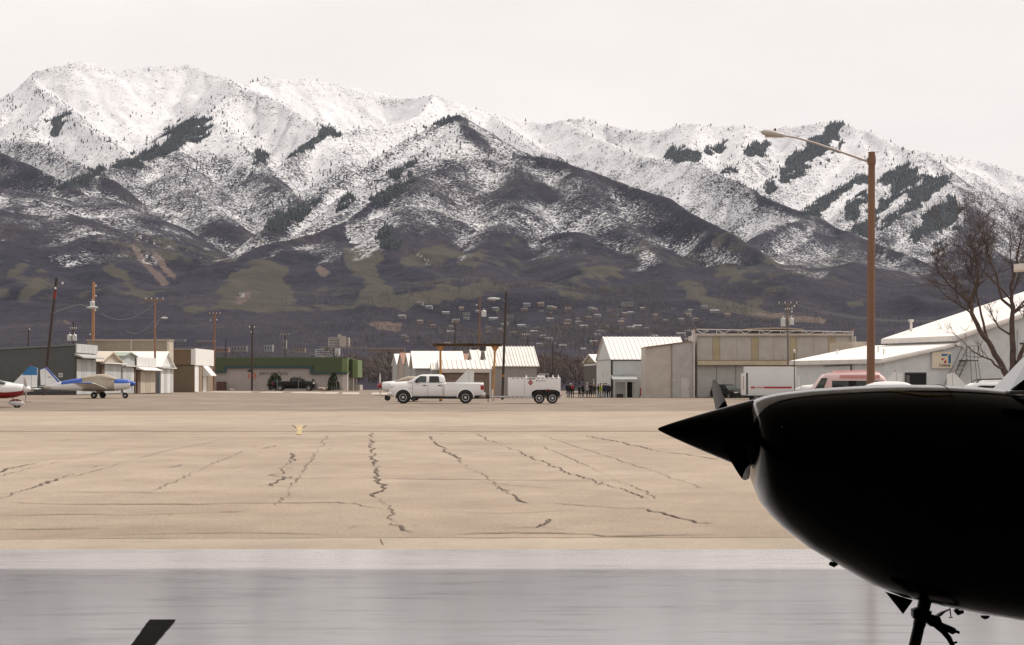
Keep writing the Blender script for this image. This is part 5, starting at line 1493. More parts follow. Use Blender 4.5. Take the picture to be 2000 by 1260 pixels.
b = MB(); b.tube([(9.2, 4.0, u0 + .9), (9.2, 4.0, u0 + 1.5)], .07, 8); b.tube([(9.2, 4.0, u0 + 1.5), (9.2, 4.0, u0 + 1.6)], .13, 8); b.build('roof_vent', trim_l, h)
b = MB(); b.box((5.0, 14.7, 0), (6.6, 19, z1 + .35)); b.build('rear_annex', w_tan, h)
b = MB(); b.tube([(6.3, 14.8, z1 + .3), (6.3, 14.8, z1 + 1.6)], .08, 6); b.build('flue', mat('grey_flue', (.16, .16, .17), .5), h)
# garage opening: flat near-black sheet painted as its unlit inside
ox0, ox1, oz = 1.67, 3.19, 2.04 + g
b = MB()
b.box((ox0 - .08, -.05, 0), (ox0, -.003, oz)); b.box((ox1, -.05, 0), (ox1 + .08, -.003, oz)); b.box((ox0 - .08, -.05, oz + .001), (ox1 + .08, -.003, oz + .09))
b.build('opening_frame', trim_d, h)
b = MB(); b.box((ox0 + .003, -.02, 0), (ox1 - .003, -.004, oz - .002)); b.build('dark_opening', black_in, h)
b = MB(); b.box((ox0 + .02, -.045, 0), (ox0 + .28, -.022, oz - .1)); b.build('door_edge', mat('grey_door_edge', (.12, .12, .11), .7), h)
# sign
sx0, sx1, sz0, sz1 = 3.63, 5.22, 2.42 + g, 3.6 + g
sg = thing('sign', 'cream Cessna sign with a red and blue arrow emblem on the white wall', 'sign', (0, 0, 0))
sg.matrix_world = Matrix.Translation(Vector((26.1, 140, -.25))) @ Matrix.Rotation(rz, 4, 'Z') @ Matrix.Translation(Vector((sx0, -.02, sz0)))
cream_s = mat('sign_cream', (.62, .56, .43), .5, dirt=(.45, .37, .25), dscale=1.2, damt=.4); blue_s = mat('sign_blue', (.018, .115, .23), .5); red_s = mat('sign_red', (.36, .02, .03), .5); blk_s = mat('sign_black', (.018, .018, .02), .5)
w, hh = sx1 - sx0, sz1 - sz0
b = MB(); b.box((0, -.18, 0), (w, 0, hh)); b.build('cabinet', trim_l, sg)
b = MB(); b.box((.035, -.19, .035), (w - .035, -.182, hh - .035)); b.build('face', cream_s, sg)
def sgp(pts, m_, nm): 
    b = MB(); b.prism([(p0 * w, p1 * hh) for p0, p1 in pts], -.199, -.1915); b.build(nm, m_, sg)
sgp([(.46, .74), (.70, .74), (.83, .87), (.46, .87)], blue_s, 'emblem_bar')
sgp([(.86, .84), (.93, .87), (.93, .30), (.80, .30), (.80, .64), (.77, .70)], blue_s, 'emblem_bar')
sgp([(.46, .60), (.64, .60), (.50, .47), (.46, .48)], red_s, 'emblem_bar')
sgp([(.70, .55), (.70, .30), (.60, .30), (.58, .40)], red_s, 'emblem_bar')
text_mesh('lettering', 'Cessna', .30, blk_s, sg, (.33 * w, -.192, .115 * hh), extrude=.004, xscale=1.05, bold=.006)
# outside stairs
for k in range(11):
    t = k / 10
    x = 4.35 + 1.5 * t; z = .15 + 3.0 * t
    b = MB(); b.box((x - .14, -1.0, z), (x + .14, -.25, z + .03)); b.build('stair_tread', trim_d, h)
for y in (-1.02, -.24):
    b = MB(); b.tube([(4.25, y, .0), (5.95, y, 3.35)], .035, 5); b.build('stair_stringer', trim_d, h)
    b = MB(); b.tube([(4.25, y, .9), (5.95, y, 4.1)], .022, 5); b.build('handrail', trim_d, h)
b = MB(); b.box((5.8, -1.1, 3.18), (6.8, -.1, 3.25)); b.build('landing', trim_d, h)
for x in (5.85, 6.15, 6.45, 6.75):
    b = MB(); b.tube([(x, -1.08, 3.25), (x, -1.08, 4.25)], .018, 5); b.build('landing_rail', trim_d, h)
for z in (3.75, 4.25):
    b = MB(); b.tube([(5.85, -1.08, z), (6.78, -1.08, z)], .018, 5); b.build('landing_rail', trim_d, h)
for x0_, x1_ in ((6.2, 6.3), (6.75, 7.3), (6.55, 6.9)):
    b = MB(); b.tube([(x0_, -1.05, 3.2), (x1_, -1.05, 0.1)], .02, 5); b.build('stair_brace', trim_d, h)
# pilasters and big door of the hall
for x in (10.1, 10.55, 11.3):
    b = MB(); b.box((x, -.08, -.1), (x + .12, .045, 5.4 if x < 11 else 4.5)); b.build('pilaster', corr('pilaster_white', (.50, .51, .52)), h)
b = MB(); b.box((10.75, -.12, 4.42), (17.5, .045, 4.52)); b.build('door_header', trim_d, h)
for k in range(5):
    b = MB(); b.box((10.7 + k * 1.35, -.03, .0), (12.0 + k * 1.35, .045, 4.40)); b.build('door_panel', corr('hall_door', (.50, .51, .52)), h)
b = MB(); b.box((11.55, -.06, 3.35), (12.4, -.032, 3.62)); b.build('small_window', trim_d, h)

# ---- canopy corner that enters the picture at the right edge
D = 45.0
h = thing('canopy', 'end of a pale flat canopy roof entering at the right edge', 'canopy', (XP(1980, D), D, 0), R(-14))
zt, zb = ZP(516, D), ZP(528, D)
b = MB(); b.prism([(0, zb), (9, zb + .75), (9, zt + .75), (0, zt)], 0, .9); b.build('roof', corr('canopy_white', (.62, .58, .54)), h)
for x in (3.0, 8.0):
    for y in (.45,):
        b = MB(); b.box((x - .09, y - .09, -.05), (x + .09, y + .09, zb + x * .08)); b.build('post', trim_l, h)

# ---- poles, wires
wood_d = mat('dark_pole_wood', (.05, .037, .03), .9, var=.3, scale=3, stretch=(1, 1, .15))
wood_o = mat('orange_pole_wood', (.34, .17, .085), .85, var=.25, scale=3, stretch=(1, 1, .15))
wood_b = mat('brown_pole_wood', (.20, .105, .065), .9, var=.3, scale=3, stretch=(1, 1, .15))
wood_g = mat('grey_pole_wood', (.17, .135, .11), .9, var=.3, scale=3, stretch=(1, 1, .15))
galv = mat('galvanised', (.48, .48, .47), .45, .3, var=.1)
ceram = mat('white_ceramic', (.6, .6, .58), .3)
def pole(px_t, py_t, px_b, d, m_, lab, w_px=4.0, arms=(), cans=(), ins=(), zbase=None, name='utility_pole', lamp=None, rings=()):
    p = at(px_b, d)
    if zbase is not None: p.z = zbase
    h = thing(name, lab, 'utility pole' if name == 'utility_pole' else 'lamp post', p)
    r = w_px / 2 / FOC * d
    tx, tz = XP(px_t, d) - p.x, ZP(py_t, d) - p.z
    b = MB(); b.tube([(0, 0, -.3), (tx * .5, 0, tz * .5), (tx, 0, tz)], [r * 1.15, r, r * .85], 10); b.build('shaft', m_, h, smooth=True)
    def P_(px, py): return (XP(px, d) - p.x, -r - .03, ZP(py, d) - p.z)
    for xa, xb, y in arms:
        a = P_(xa, y); c = P_(xb, y)
        b = MB(); b.box((a[0], a[1] - .06, a[2] - .06), (c[0], a[1] + .04, a[2] + .06)); ar = b.build('crossarm', wood_g if m_ is not wood_b else wood_b, h)
        n = 4
        for k in range(n):
            x = a[0] + (c[0] - a[0]) * (.04 + .92 * k / (n - 1))
            b = MB(); b.lathe([(.03, 0), (.05, .05), (.04, .09), (.055, .13), (.02, .18)], (x, a[1], a[2] + .061), 'z', 6); b.build('insulator', ceram, ar)
    for x, y0, y1 in cans:
        c0 = P_(x, y1); c1 = P_(x, y0); rr = .24 * d / 200
        b = MB(); b.lathe([(.02, 0), (rr, .02), (rr, c1[2] - c0[2]), (rr * .8, c1[2] - c0[2] + .07), (.02, c1[2] - c0[2] + .1)], (c0[0], c0[1] - rr, c0[2]), 'z', 12)
        tr = b.build('transformer', galv, h, smooth=True)
        b = MB(); b.tube([(c0[0], c0[1] - rr, c1[2] + .08), (c0[0], c0[1] - rr, c1[2] + .35)], .04, 6); b.build('bushing', ceram, tr)
    for x, y in ins:
        q = P_(x, y); b = MB(); b.lathe([(.02, 0), (.08, .05), (.09, .13), (.05, .2), (.02, .22)], q, 'z', 8); b.build('insulator', ceram, h)
    for y0, y1, m2 in rings:
        f0 = (ZP(y1, d) - p.z) / tz; f1_ = (ZP(y0, d) - p.z) / tz
        b = MB(); b.tube([(tx * f0, 0, tz * f0), (tx * f1_, 0, tz * f1_)], r * 1.18, 10); b.build('band', m2, h)
    if lamp:
        pts = [P_(*q) for q in lamp['arm']]
        b = MB(); b.tube(pts, .02 * d / 170, 6); b.build('lamp_arm', mat('dull_steel_arm', (.26, .25, .24), .5), h)
        q = Vector(P_(*lamp['head'])); s = lamp.get('s', 1.0) * d / 170
        b = MB()
        b.loft([[(q.x + lamp.get('dir', 1) * u * s, q.y + math.cos(t) * w * s, q.z + math.sin(t) * v * s) for t in np.linspace(0, 2 * math.pi, 11)[:-1]] for u, w, v in ((-.5, .03, .03), (-.4, .1, .08), (0, .2, .16), (.35, .22, .14), (.55, .14, .08), (.62, .02, .02))])
        b.build('lamp_head', mat('lamp_head_grey', (.42, .42, .41), .4), h, smooth=True)
    return h
pole(110.5, 543, 85, 170, wood_d, 'dark leaning utility pole with a red band in front of the dark grey hangar', 6.0, ins=((123, 556), (109, 566)), rings=((569, 584, mat('red_band', (.16, .015, .015), .6)),),
     lamp=dict(arm=[(105, 612), (125, 604), (145, 597), (160, 595), (174, 599)], head=(180, 601), s=.9))
pole(183, 551, 181, 234, wood_o, 'pale orange wood pole rising behind the dark grey hangar', 6.0, cans=((182, 590, 599),), ins=((188, 560), (187, 608), (177, 655), (188, 580)), zbase=.2)
pole(303, 586, 302.6, 213.2, wood_b, 'brown T shaped pole with a single crossarm and a hook lamp', 4.0, arms=((284, 320, 586),), lamp=dict(arm=[(303, 640), (309, 627), (318, 619), (325, 617)], head=(322.5, 621), s=.55, dir=-1))
pole(419, 612, 417, 302, wood_b, 'brown pole with faint crossarms at the left end of the green shop', 4.6, arms=((409, 431, 613.5),), ins=((412, 627), (424, 626)))
pole(493, 634, 492, 297, wood_d, 'dark pole with two insulators in front of the orange emblem', 4.0, ins=((487.5, 640), (497, 640), (491, 650)))
pole(557, 655, 557, 345, wood_d, 'thin T shaped pole behind the green shop roof', 2.4, arms=((548, 565, 654.5),), zbase=0)
pole(56, 643, 53, 250, wood_d, 'short dark pole at the far left behind the dark grey hangar', 3.0, ins=((58, 645),), zbase=.1)
pole(143, 629, 143, 246, wood_d, 'dark pole with a pair of transformers behind the dark grey hangar', 3.0, arms=((138, 150, 643),), cans=((137.5, 655, 666), (147, 655, 666)), zbase=.1)
pole(441, 664, 441, 420, wood_d, 'thin dark pole beyond the left part of the green shop roof', 2.4, zbase=0)
pole(888.5, 627, 888.5, 236, wood_d, 'dark pole with a pale double crossarm behind the gantry beam', 2.8, arms=((884, 898, 627), (883, 896, 630)), zbase=-.2)
pole(937.5, 578, 935.5, 240, wood_b, 'tall thin brown pole with a hung transformer above the gantry', 3.0, cans=((945, 608, 619),), ins=((931, 598),), zbase=-.2)
pole(988.5, 571, 981, 168, wood_d, 'tall dark pole leaning right beside the fuel trailer', 5.0, rings=((732, 736, orange),), lamp=dict(arm=[(987, 590), (980, 583), (972, 581)], head=(965.5, 584), s=.95, dir=-1))
pole(1031, 653, 1031, 260, wood_d, 'thin dark pole with a short crossarm right of the tall dark pole', 2.0, arms=((1020, 1034, 655),), zbase=-.3)
pole(1079, 668, 1081, 250, wood_d, 'bare dark pole behind the fuel trailer', 2.6, zbase=-.3)
pole(1538, 592, 1540, 212, wood_g, 'grey power pole with two transformers before the big tan hangar', 4.4, arms=((1520, 1557, 594), (1533, 1547, 606)), cans=((1528.5, 623, 638), (1545, 623, 635)), ins=((1546, 611), (1551, 600)))
pole(1551, 688, 1552.5, 150, wood_d, 'short dark pole with a small lamp beside the lean-to roof', 1.8, ins=((1551, 688),), lamp=dict(arm=[(1551, 690), (1548, 691), (1545, 693)], head=(1551.5, 689), s=.25))
wire_m = mat('pale_wire', (.20, .20, .20), .5)
def wire(a, b_, sag, lab, r=.02):
    a, b_ = Vector(a), Vector(b_)
    pts = [a.lerp(b_, t) - Vector((0, 0, sag * 4 * t * (1 - t))) for t in np.linspace(0, 1, 16)]
    q = MB(); q.tube([p - a for p in pts], r, 5); o = q.build('power_line', wire_m); o.location = a
    tag(o, lab, 'wire')
for k, (ya, yb) in enumerate(((594.5, 627), (596.5, 629.5), (600, 626))):
    wire((XP(1557, 212), 212, ZP(ya, 212)), (XP(1830, 175), 175, ZP(yb, 175)), .5, ('upper', 'lower', 'slackest')[k] + ' of the three wires running right from the grey power pole', .011)
wire((XP(300, 212), 213, ZP(590, 212)), (XP(195, 232), 233, ZP(612, 232)), 1.2, 'slack wire between the T shaped pole and the orange wood pole', .014)
wire((XP(301, 212), 213, ZP(620, 212)), (XP(240, 214), 216, ZP(645, 212)), .8, 'slack service wire dropping left from the T shaped pole', .014)
# tall lamp post
D = 85.0
p = at(1700.5, D); p.z = 0
h = thing('lamp_post', 'tall brown lamp post with a long arm, standing behind the black aeroplane nose', 'lamp post', p)
brn = mat('brown_lamp_post', (.150, .074, .040), .6, var=.12, scale=2, stretch=(1, 1, .2), dirt=(.19, .10, .06), dscale=1.2, damt=.5)
zt = ZP(298, D)
b = MB(); b.tube([(0, 0, 0), (.02, 0, zt * .5), (.045, 0, zt)], [.185, .165, .145], 16); b.build('shaft', brn, h, smooth=True)
b = MB(); b.lathe([(.3, 0), (.3, .05), (.22, .08)], (0, 0, 0), 'z', 16); b.build('base_plate', brn, h)
b = MB(); b.lathe([(.15, 0), (.15, .02), (.02, .05)], (.045, 0, zt), 'z', 16); b.build('cap', brn, h)
q = lambda px, py: (XP(px, D) - p.x, 0, ZP(py, D))
b = MB(); b.tube([q(1699, 317), q(1680, 310), q(1640, 296), q(1590, 279), q(1555, 269), q(1531, 265)], [.055, .05, .047, .044, .04, .038], 10); b.build('lamp_arm', mat('weathered_galvanised', (.34, .29, .27), .5, .2, var=.15, scale=6), h, smooth=True)
b = MB(); b.lathe([(.185, 0), (.185, .28)], (.04, 0, ZP(321, D)), 'z', 16); b.build('arm_clamp', brn, h)
b = MB(); rings_ = []
for px, zc, w, hu, hd_ in ((1533, 265.5, .05, .05, .05), (1527, 264, .13, .09, .11), (1515, 262, .19, .13, .15), (1500, 260, .20, .15, .15), (1491, 259, .16, .12, .10), (1487, 258.5, .05, .05, .04)):
    c = Vector(q(px, zc)); rings_.append([(c.x, math.cos(t) * w, c.z + math.sin(t) * (hu if math.sin(t) > 0 else hd_)) for t in np.linspace(0, 2 * math.pi, 15)[:-1]])
b.loft(rings_); hd2 = b.build('lamp_head', mat('lamp_housing', (.36, .33, .30), .5, var=.1), h, smooth=True)
b = MB(); c = Vector(q(1514, 253)); b.lathe([(.045, 0), (.045, .09), (.03, .11)], (c.x, 0, c.z - .06), 'z', 8); b.build('photocell', trim_d, hd2)
b = MB(); c = Vector(q(1505, 267)); b.loft([[(c.x + u, math.cos(t) * w, c.z + math.sin(t) * .035) for t in np.linspace(0, 2 * math.pi, 13)[:-1]] for u, w in ((-.24, .03), (-.18, .12), (.1, .15), (.26, .1), (.32, .02))]); b.build('lamp_lens', mat('lamp_lens_glass', (.42, .36, .32), .25), hd2, smooth=True)
# ------------------------------------------------------------------ vehicles
tyre = mat('tyre_rubber', (.018, .017, .016), .85, var=.2, scale=9)
rim_m = mat('steel_rim', (.50, .50, .50), .3, .7)
glass_d = mat('dark_tinted_glass', (.012, .014, .014), .06)
glass_c = mat('clear_car_glass', (.045, .06, .055), .05)
chrome = mat('chrome', (.62, .62, .62), .18, .9)
seam_m = mat('shadow_gap', (.03, .03, .03), .9)
wpaint = mat('white_car_paint', (.72, .72, .71), .28, coat=.6, dirt=(.55, .52, .47), dscale=.9, damt=.18)
kpaint = mat('black_car_paint', (.006, .0065, .007), .42, spec=.25)
redl = mat('red_lamp_lens', (.30, .015, .02), .2)
headl = mat('headlamp_lens', (.60, .60, .58), .1)

def wheel(root, x, y, r, w, side, rim=None, rr=.6):
    """side -1: outer face towards -y"""
    b = MB(); b.lathe([(r * rr, -w / 2), (r * .93, -w / 2), (r, -w / 2 + .03), (r, w / 2 - .03), (r * .93, w / 2), (r * rr, w / 2)], (0, 0, 0), 'y', 24)
    t = b.build('wheel', tyre, root, smooth=True, loc=(x, y, r))
    b = MB(); s = side
    b.lathe([(r * rr * .99, s * w * .3), (r * rr * .97, s * (w / 2 + .006)), (r * rr * .84, s * (w / 2 + .004)), (r * rr * .74, s * (w / 2 - .05)), (r * .26, s * (w / 2 - .02)), (r * .22, s * (w / 2 + .02)), (.01, s * (w / 2 + .022))], (0, 0, 0), 'y', 24)
    b.build('rim', rim or rim_m, t, smooth=True)
    b = MB()
    for k in range(8):
        a = 2 * math.pi * k / 8 + .2
        cx, cz = math.cos(a) * r * rr * .55, math.sin(a) * r * rr * .55
        b.lathe([(r * .055, s * (w / 2 - .036)), (r * .05, s * (w / 2 - .028))], (cx, 0, cz), 'y', 8)
    b.build('rim_hole', seam_m, t)
    return t

def loft_body(prof_top, prof_bot, hw, xs, tumble, belt):
    """car body skin: for each x a ring of the section between the bottom and top outlines"""
    rings = []
    for x in xs:
        zt = float(np.interp(x, [p[0] for p in prof_top], [p[1] for p in prof_top]))
        zb = float(np.interp(x, [p[0] for p in prof_bot], [p[1] for p in prof_bot]))
        w = float(np.interp(x, [p[0] for p in hw], [p[1] for p in hw]))
        zbelt = min(belt, zt - .02)
        k = max(0., (zt - belt)) * tumble
        wt = w - k
        ring = [(x, -w * .92, zb), (x, -w, zb + .12), (x, -w * 1.0, zbelt - .18 if zbelt - .18 > zb + .14 else zb + .16), (x, -w * .985, zbelt), (x, -wt * .97, zt - .10 * min(1, (zt - zb))), (x, -wt * .86, zt - .02), (x, 0, zt + .015),
                (x, wt * .86, zt - .02), (x, wt * .97, zt - .10 * min(1, (zt - zb))), (x, w * .985, zbelt), (x, w, zbelt - .18 if zbelt - .18 > zb + .14 else zb + .16), (x, w, zb + .12), (x, w * .92, zb)]
        rings.append(ring)
    return rings

def pickup(label, loc, rz, paint, rack=False, group=None, rimm=None, cat='pickup truck', chromey=True):
    """nose towards -x, side seen from -y"""
    t = thing('pickup_truck', label, cat, loc, rz, group)
    L = 6.53
    hwv = 1.0
    # front clip and hood
    b = MB(); xs = [.10, .16, .3, .7, 1.1, 1.45, 1.62]
    b.loft(loft_body([(.1, 1.22), (.16, 1.36), (.3, 1.43), (.9, 1.475), (1.62, 1.50)], [(.1, .55), (.3, .5), (1.7, .5)], [(.1, .86), (.2, .95), (.5, 1.0), (1.7, 1.0)], xs, .25, 1.15))
    b.build('front_body', paint, t, smooth=True)
    # cab: lower doors and the greenhouse
    b = MB(); xs = [1.623, 2.4, 3.2, 3.80]
    b.loft(loft_body([(1.6, 1.50), (1.75, 1.47), (3.85, 1.46)], [(1.6, .48), (3.9, .48)], [(1.6, 1.0), (3.9, 1.0)], xs, .0, 1.2))
    b.build('cab_body', paint, t, smooth=True)
    b = MB(); rings = []
    for z, xa, xb, w in ((1.44, 1.30, 3.88, .93), (1.60, 1.60, 3.86, .90), (1.80, 1.92, 3.80, .83), (1.90, 2.10, 3.74, .79), (1.955, 2.25, 3.64, .72), (1.975, 2.5, 3.5, .6)):
        rings.append([(xa, -w * .90, z), (xa + .18, -w, z), (xb - .18, -w, z), (xb, -w * .9, z), (xb, w * .9, z), (xb - .18, w, z), (xa + .18, w, z), (xa, w * .9, z)])
    b.loft(rings); b.build('cab_roof', paint, t, smooth=True)
    # glass
    def win(pts, y0, nm='window', g=glass_d):
        for s in (1, -1):
            b = MB(); vs = []
            for x, z in pts:
                w = np.interp(z, [1.44, 1.60, 1.80, 1.90], [.93, .90, .83, .79]) + .022
                vs.append((x, -s * w, z))
            n = len(vs)
            vs2 = [(x, y + s * .012, z) for x, y, z in vs]
            b.add(vs + vs2, [tuple(range(n)), tuple(range(2 * n - 1, n - 1, -1))] + [(i, (i + 1) % n, (i + 1) % n + n, i + n) for i in range(n)])
            b.build(nm, g, t)
    win([(1.80, 1.47), (2.62, 1.45), (2.64, 1.845), (2.22, 1.865), (2.02, 1.72)], 0, g=glass_c if chromey else glass_d)
    win([(2.82, 1.45), (3.52, 1.45), (3.48, 1.80), (3.40, 1.85), (2.82, 1.855)], 0)
    b = MB(); b.loft([[(1.40, -.78, 1.51), (1.40, .78, 1.51)][::1] + [(1.41, .78, 1.50), (1.41, -.78, 1.50)], [(2.085, -.68, 1.89), (2.085, .68, 1.89), (2.10, .68, 1.88), (2.10, -.68, 1.88)]]); b.build('windshield', glass_c, t)
    # bed
    b = MB()
    b.loft(loft_body([(3.9, 1.43), (6.5, 1.39)], [(3.9, .48), (5.9, .5), (6.5, .62)], [(3.9, 1.0), (6.4, 1.0), (6.5, .98)], [3.835, 4.6, 5.4, 6.2, 6.46, 6.5], .0, 1.15))
    b.build('bed', paint, t, smooth=True)
    b = MB(); b.box((3.98, -.93, 1.41), (6.42, -.87, 1.452)); b.box((3.98, .87, 1.41), (6.42, .93, 1.452)); b.build('bed_rail', paint, t)
    # wheel arches: dark wells and tyres
    for x in (1.06, 5.28):
        for s in (-1, 1):
            b = MB(); pts = [(x + .53 * math.cos(a), .42 + .53 * math.sin(a)) for a in np.linspace(-.12, math.pi + .12, 15)]
            b.prism(pts, min(s * 1.008, s * .75), max(s * 1.008, s * .75)); b.build('wheel_arch', seam_m, t)
            b = MB(); n = 15
            an = np.linspace(0, math.pi, n)
            vs = [(x + .60 * math.cos(a), s * 1.012, .42 + .60 * math.sin(a)) for a in an] + [(x + .53 * math.cos(a), s * 1.035, .42 + .53 * math.sin(a)) for a in an]
            b.add(vs, [(i, i + 1, i + 1 + n, i + n) for i in range(n - 1)]); b.build('fender_lip', paint, t, smooth=True)
            wheel(t, x, s * .90, .415, .28, s, rim=rimm, rr=.62)
    # seams, handles, trim
    for x, z0, z1 in ((1.70, .62, 1.45), (2.73, .52, 1.86), (3.70, .62, 1.45), (3.818, .5, 1.44)):
        for s in (-1, 1):
            b = MB(); b.box((x - .008, min(s * 1.002, s * 1.006) , z0), (x + .008, max(s * 1.002, s * 1.006), min(z1, 1.26))); b.build('door_seam', seam_m, t)
    for x in (2.40, 3.42):
        for s in (-1, 1):
            b = MB(); b.box((x, min(s * 1.0, s * 1.03), 1.205), (x + .23, max(s * 1.0, s * 1.03), 1.255)); b.build('door_handle', trim_d, t)
    for s in (-1, 1):
        b = MB(); b.box((1.92, min(s * .98, s * 1.22), 1.40), (2.06, max(s * .98, s * 1.22), 1.66)); b.build('mirror', trim_d if chromey else paint, t, bevel=.03)
        b = MB(); b.box((6.30, min(s * .93, s * 1.008), .93), (6.513, max(s * .93, s * 1.008), 1.23)); b.build('tail_light', redl, t)
        b = MB(); b.box((.14, min(s * .55, s * .965), 1.02), (.5, max(s * .55, s * .965), 1.24)); b.build('headlight', headl, t, bevel=.03)
        b = MB(); b.box((1.42, min(s * 1.0, s * 1.012), 1.02), (1.66, max(s * 1.0, s * 1.012), 1.08)); b.build('badge', chrome if chromey else seam_m, t)
    cm = chrome if chromey else trim_d
    b = MB(); b.box((0, -.96, .50), (.32, .96, .80)); b.build('front_bumper', cm, t, bevel=.06)
    b = MB(); b.box((.07, -.52, .86), (.16, .52, 1.28)); b.build('grille', trim_d, t)
    b = MB(); b.box((6.35, -.95, .48), (6.62, .95, .74)); b.build('rear_bumper', cm, t, bevel=.04)
    b = MB(); b.box((.6, -.8, .34), (6.2, .8, .52)); b.build('chassis', seam_m, t)
    b = MB(); b.box((1.75, -1.0, .42), (3.75, -.9, .5)); b.build('rocker', trim_d, t)
    if rack:
        b = MB()
        for x in (2.4, 3.3): b.box((x, -.75, 1.99), (x + .05, .75, 2.06))
        b.tube([(2.3, -.7, 2.07), (3.5, -.7, 2.07)], .03, 6); b.tube([(2.3, .7, 2.07), (3.5, .7, 2.07)], .03, 6)
        b.build('roof_rack', trim_d, t)
    return t
D = 136.0
pickup('white crew cab pickup with a long bed, towing the white fuel trailer', (XP(758.5, D), D, 0), 0, wpaint)
p2 = at(618, 296)
pickup('black crew cab pickup with a roof rack parked in front of the green shop', (p2.x, p2.y, p2.z), R(180), kpaint, rack=True, chromey=False)

# fuel trailer
t = thing('fuel_trailer', 'white tandem axle fuel trailer with a red diamond placard hitched to the white pickup', 'trailer', (XP(992, D), D - .05, 0))
px2 = lambda px: XP(px, D) - t.location.x
tw = mat('trailer_white', (.68, .675, .66), .35, coat=.3, dirt=(.5, .47, .43), dscale=.8, damt=.2)
b = MB(); b.box((0, -1.0, .50), (3.56, 1.0, 1.76)); b.build('tank_body', tw, t, bevel=.02)
b = MB(); b.box((-.12, -1.02, .40), (3.6, 1.02, .495)); b.build('frame', mat('trailer_frame', (.50, .49, .48), .5), t)
b = MB(); b.tube([(-.1, -.6, .45), (-1.2, -.05, .45)], .06, 6); b.tube([(-.1, .6, .45), (-1.2, .05, .45)], .06, 6); b.tube([(-.1, 0, .45), (-1.36, 0, .46)], .05, 6); b.build('tow_bar', mat('trailer_frame', (.50, .49, .48), .5), t)
b = MB(); b.tube([(-1.05, -.18, .12), (-1.05, -.18, .95)], .045, 8); b.build('jack', tw, t)
b = MB(); b.box((-1.5, -.1, .34), (-1.25, .1, .56)); b.build('coupler', trim_d, t)
b = MB(); b.tube([(-1.35, .1, .42), (-1.35, .1, .08)], .03, 5); b.build('chain', trim_d, t)
b = MB(); b.box((1.13, -1.008, .53), (1.142, -1.002, 1.74)); b.build('panel_seam', seam_m, t)
# reflective tape: red dashes along the top and bottom edges
redt = mat('red_reflective_tape', (.30, .025, .035), .4)
for x in (.28, .58, .88, 1.72, 1.98, 2.28, 2.58, 2.92, 3.2):
    b = MB(); b.box((x, -1.010, 1.695), (x + .16, -1.003, 1.735)); b.build('reflector', redt, t)
for x in (-.02, .28, .58, .88):
    b = MB(); b.box((x, -1.028, .435), (x + .14, -1.022, .475)); b.build('reflector', redt, t)
for x in (-.42, -.75):
    b = MB(); b.box((x, -.42, .40), (x + .13, -.40, .45)); b.build('reflector', redt, t)
b = MB(); cx, cz, s = 1.53, 1.42, .19; b.prism([(cx - s, cz), (cx, cz + s * 1.08), (cx + s, cz), (cx, cz - s * 1.08)], -1.012, -1.003); pl = b.build('placard', redt, t)
text_mesh('placard_number', '1203', .12, mat('placard_white', (.75, .72, .72), .5), pl, (cx, -1.0125, cz - .04), extrude=.002, align='CENTER')
text_mesh('lettering', 'FLAMMABLE', .115, ink, t, (1.27, -1.0035, 1.635), extrude=.003, xscale=.88, bold=.004)
text_mesh('lettering', 'ThunderFueler', .115, mat('grey_lettering', (.10, .10, .10), .5), t, (2.02, -1.0035, 1.50), extrude=.003, xscale=.80, shear=.1)
b = MB(); b.prism([(1.92, 1.60), (1.99, 1.60), (1.99, 1.53), (1.955, 1.48), (1.92, 1.53)], -1.008, -1.003); b.build('shield_mark', ink, t)
b = MB(); b.box((2.44, -1.02, .76), (2.86, -1.003, .95)); rb = b.build('valve_recess', seam_m, t)
b = MB(); b.tube([(2.5, -1.03, .87), (2.85, -1.03, .87)], .05, 8); b.tube([(2.68, -1.03, .87), (2.72, -1.03, .99)], .03, 6); b.build('valve', mat('red_valve', (.16, .01, .015), .4), rb)
b = MB(); b.box((1.98, -.6, 1.765), (2.52, .3, 1.90)); b.build('hatch', tw, t, bevel=.03)
for x in (1.25, 3.05, 3.42):
    b = MB(); b.lathe([(.09, 0), (.05, .05), (.03, .06), (.035, .15), (.01, .17)], (x, -.7, 1.765), 'z', 8); b.build('vent_cap', tw, t)
b = MB(); b.tube([(2.1, .2, 1.9), (2.1, .2, 2.0), (2.75, .2, 2.0), (2.75, .2, 1.76)], .02, 5); b.build('guard_rail', rim_m, t)
for x in (2.12, 3.01):
    for s in (-1, 1):
        wheel(t, x, s * 1.0, .365, .24, s, rim=mat('trailer_rim', (.58, .58, .60), .35, .2), rr=.64)
    n = 15; an = np.linspace(-.05, math.pi + .05, n)
    b = MB()
    vs = [(x + .47 * math.cos(a), y, .37 + .47 * math.sin(a)) for y in (-1.16, -.86) for a in an]
    b.add(vs, [(i, i + 1, i + 1 + n, i + n) for i in range(n - 1)])
    vs = [(x + r * math.cos(a), -1.161, .37 + r * math.sin(a)) for r in (.47, .415) for a in an]
    b.add(vs, [(i, i + 1, i + 1 + n, i + n) for i in range(n - 1)])
    b.build('fender', trim_d, t)
b = MB(); b.prism([(1.60, .50), (1.63, .80), (1.9, .93), (3.2, .93), (3.5, .80), (3.54, .50)], -1.0, -.995); b.build('wheel_well', trim_d, t)
for s in (-1, 1):
    b = MB(); b.box((3.6, s * .8 - .1, .48), (3.66, s * .8 + .1, .58)); b.build('tail_light', redl, t)
b = MB(); b.box((3.565, -.95, .40), (3.75, .95, .50)); b.build('rear_step', tw, t)

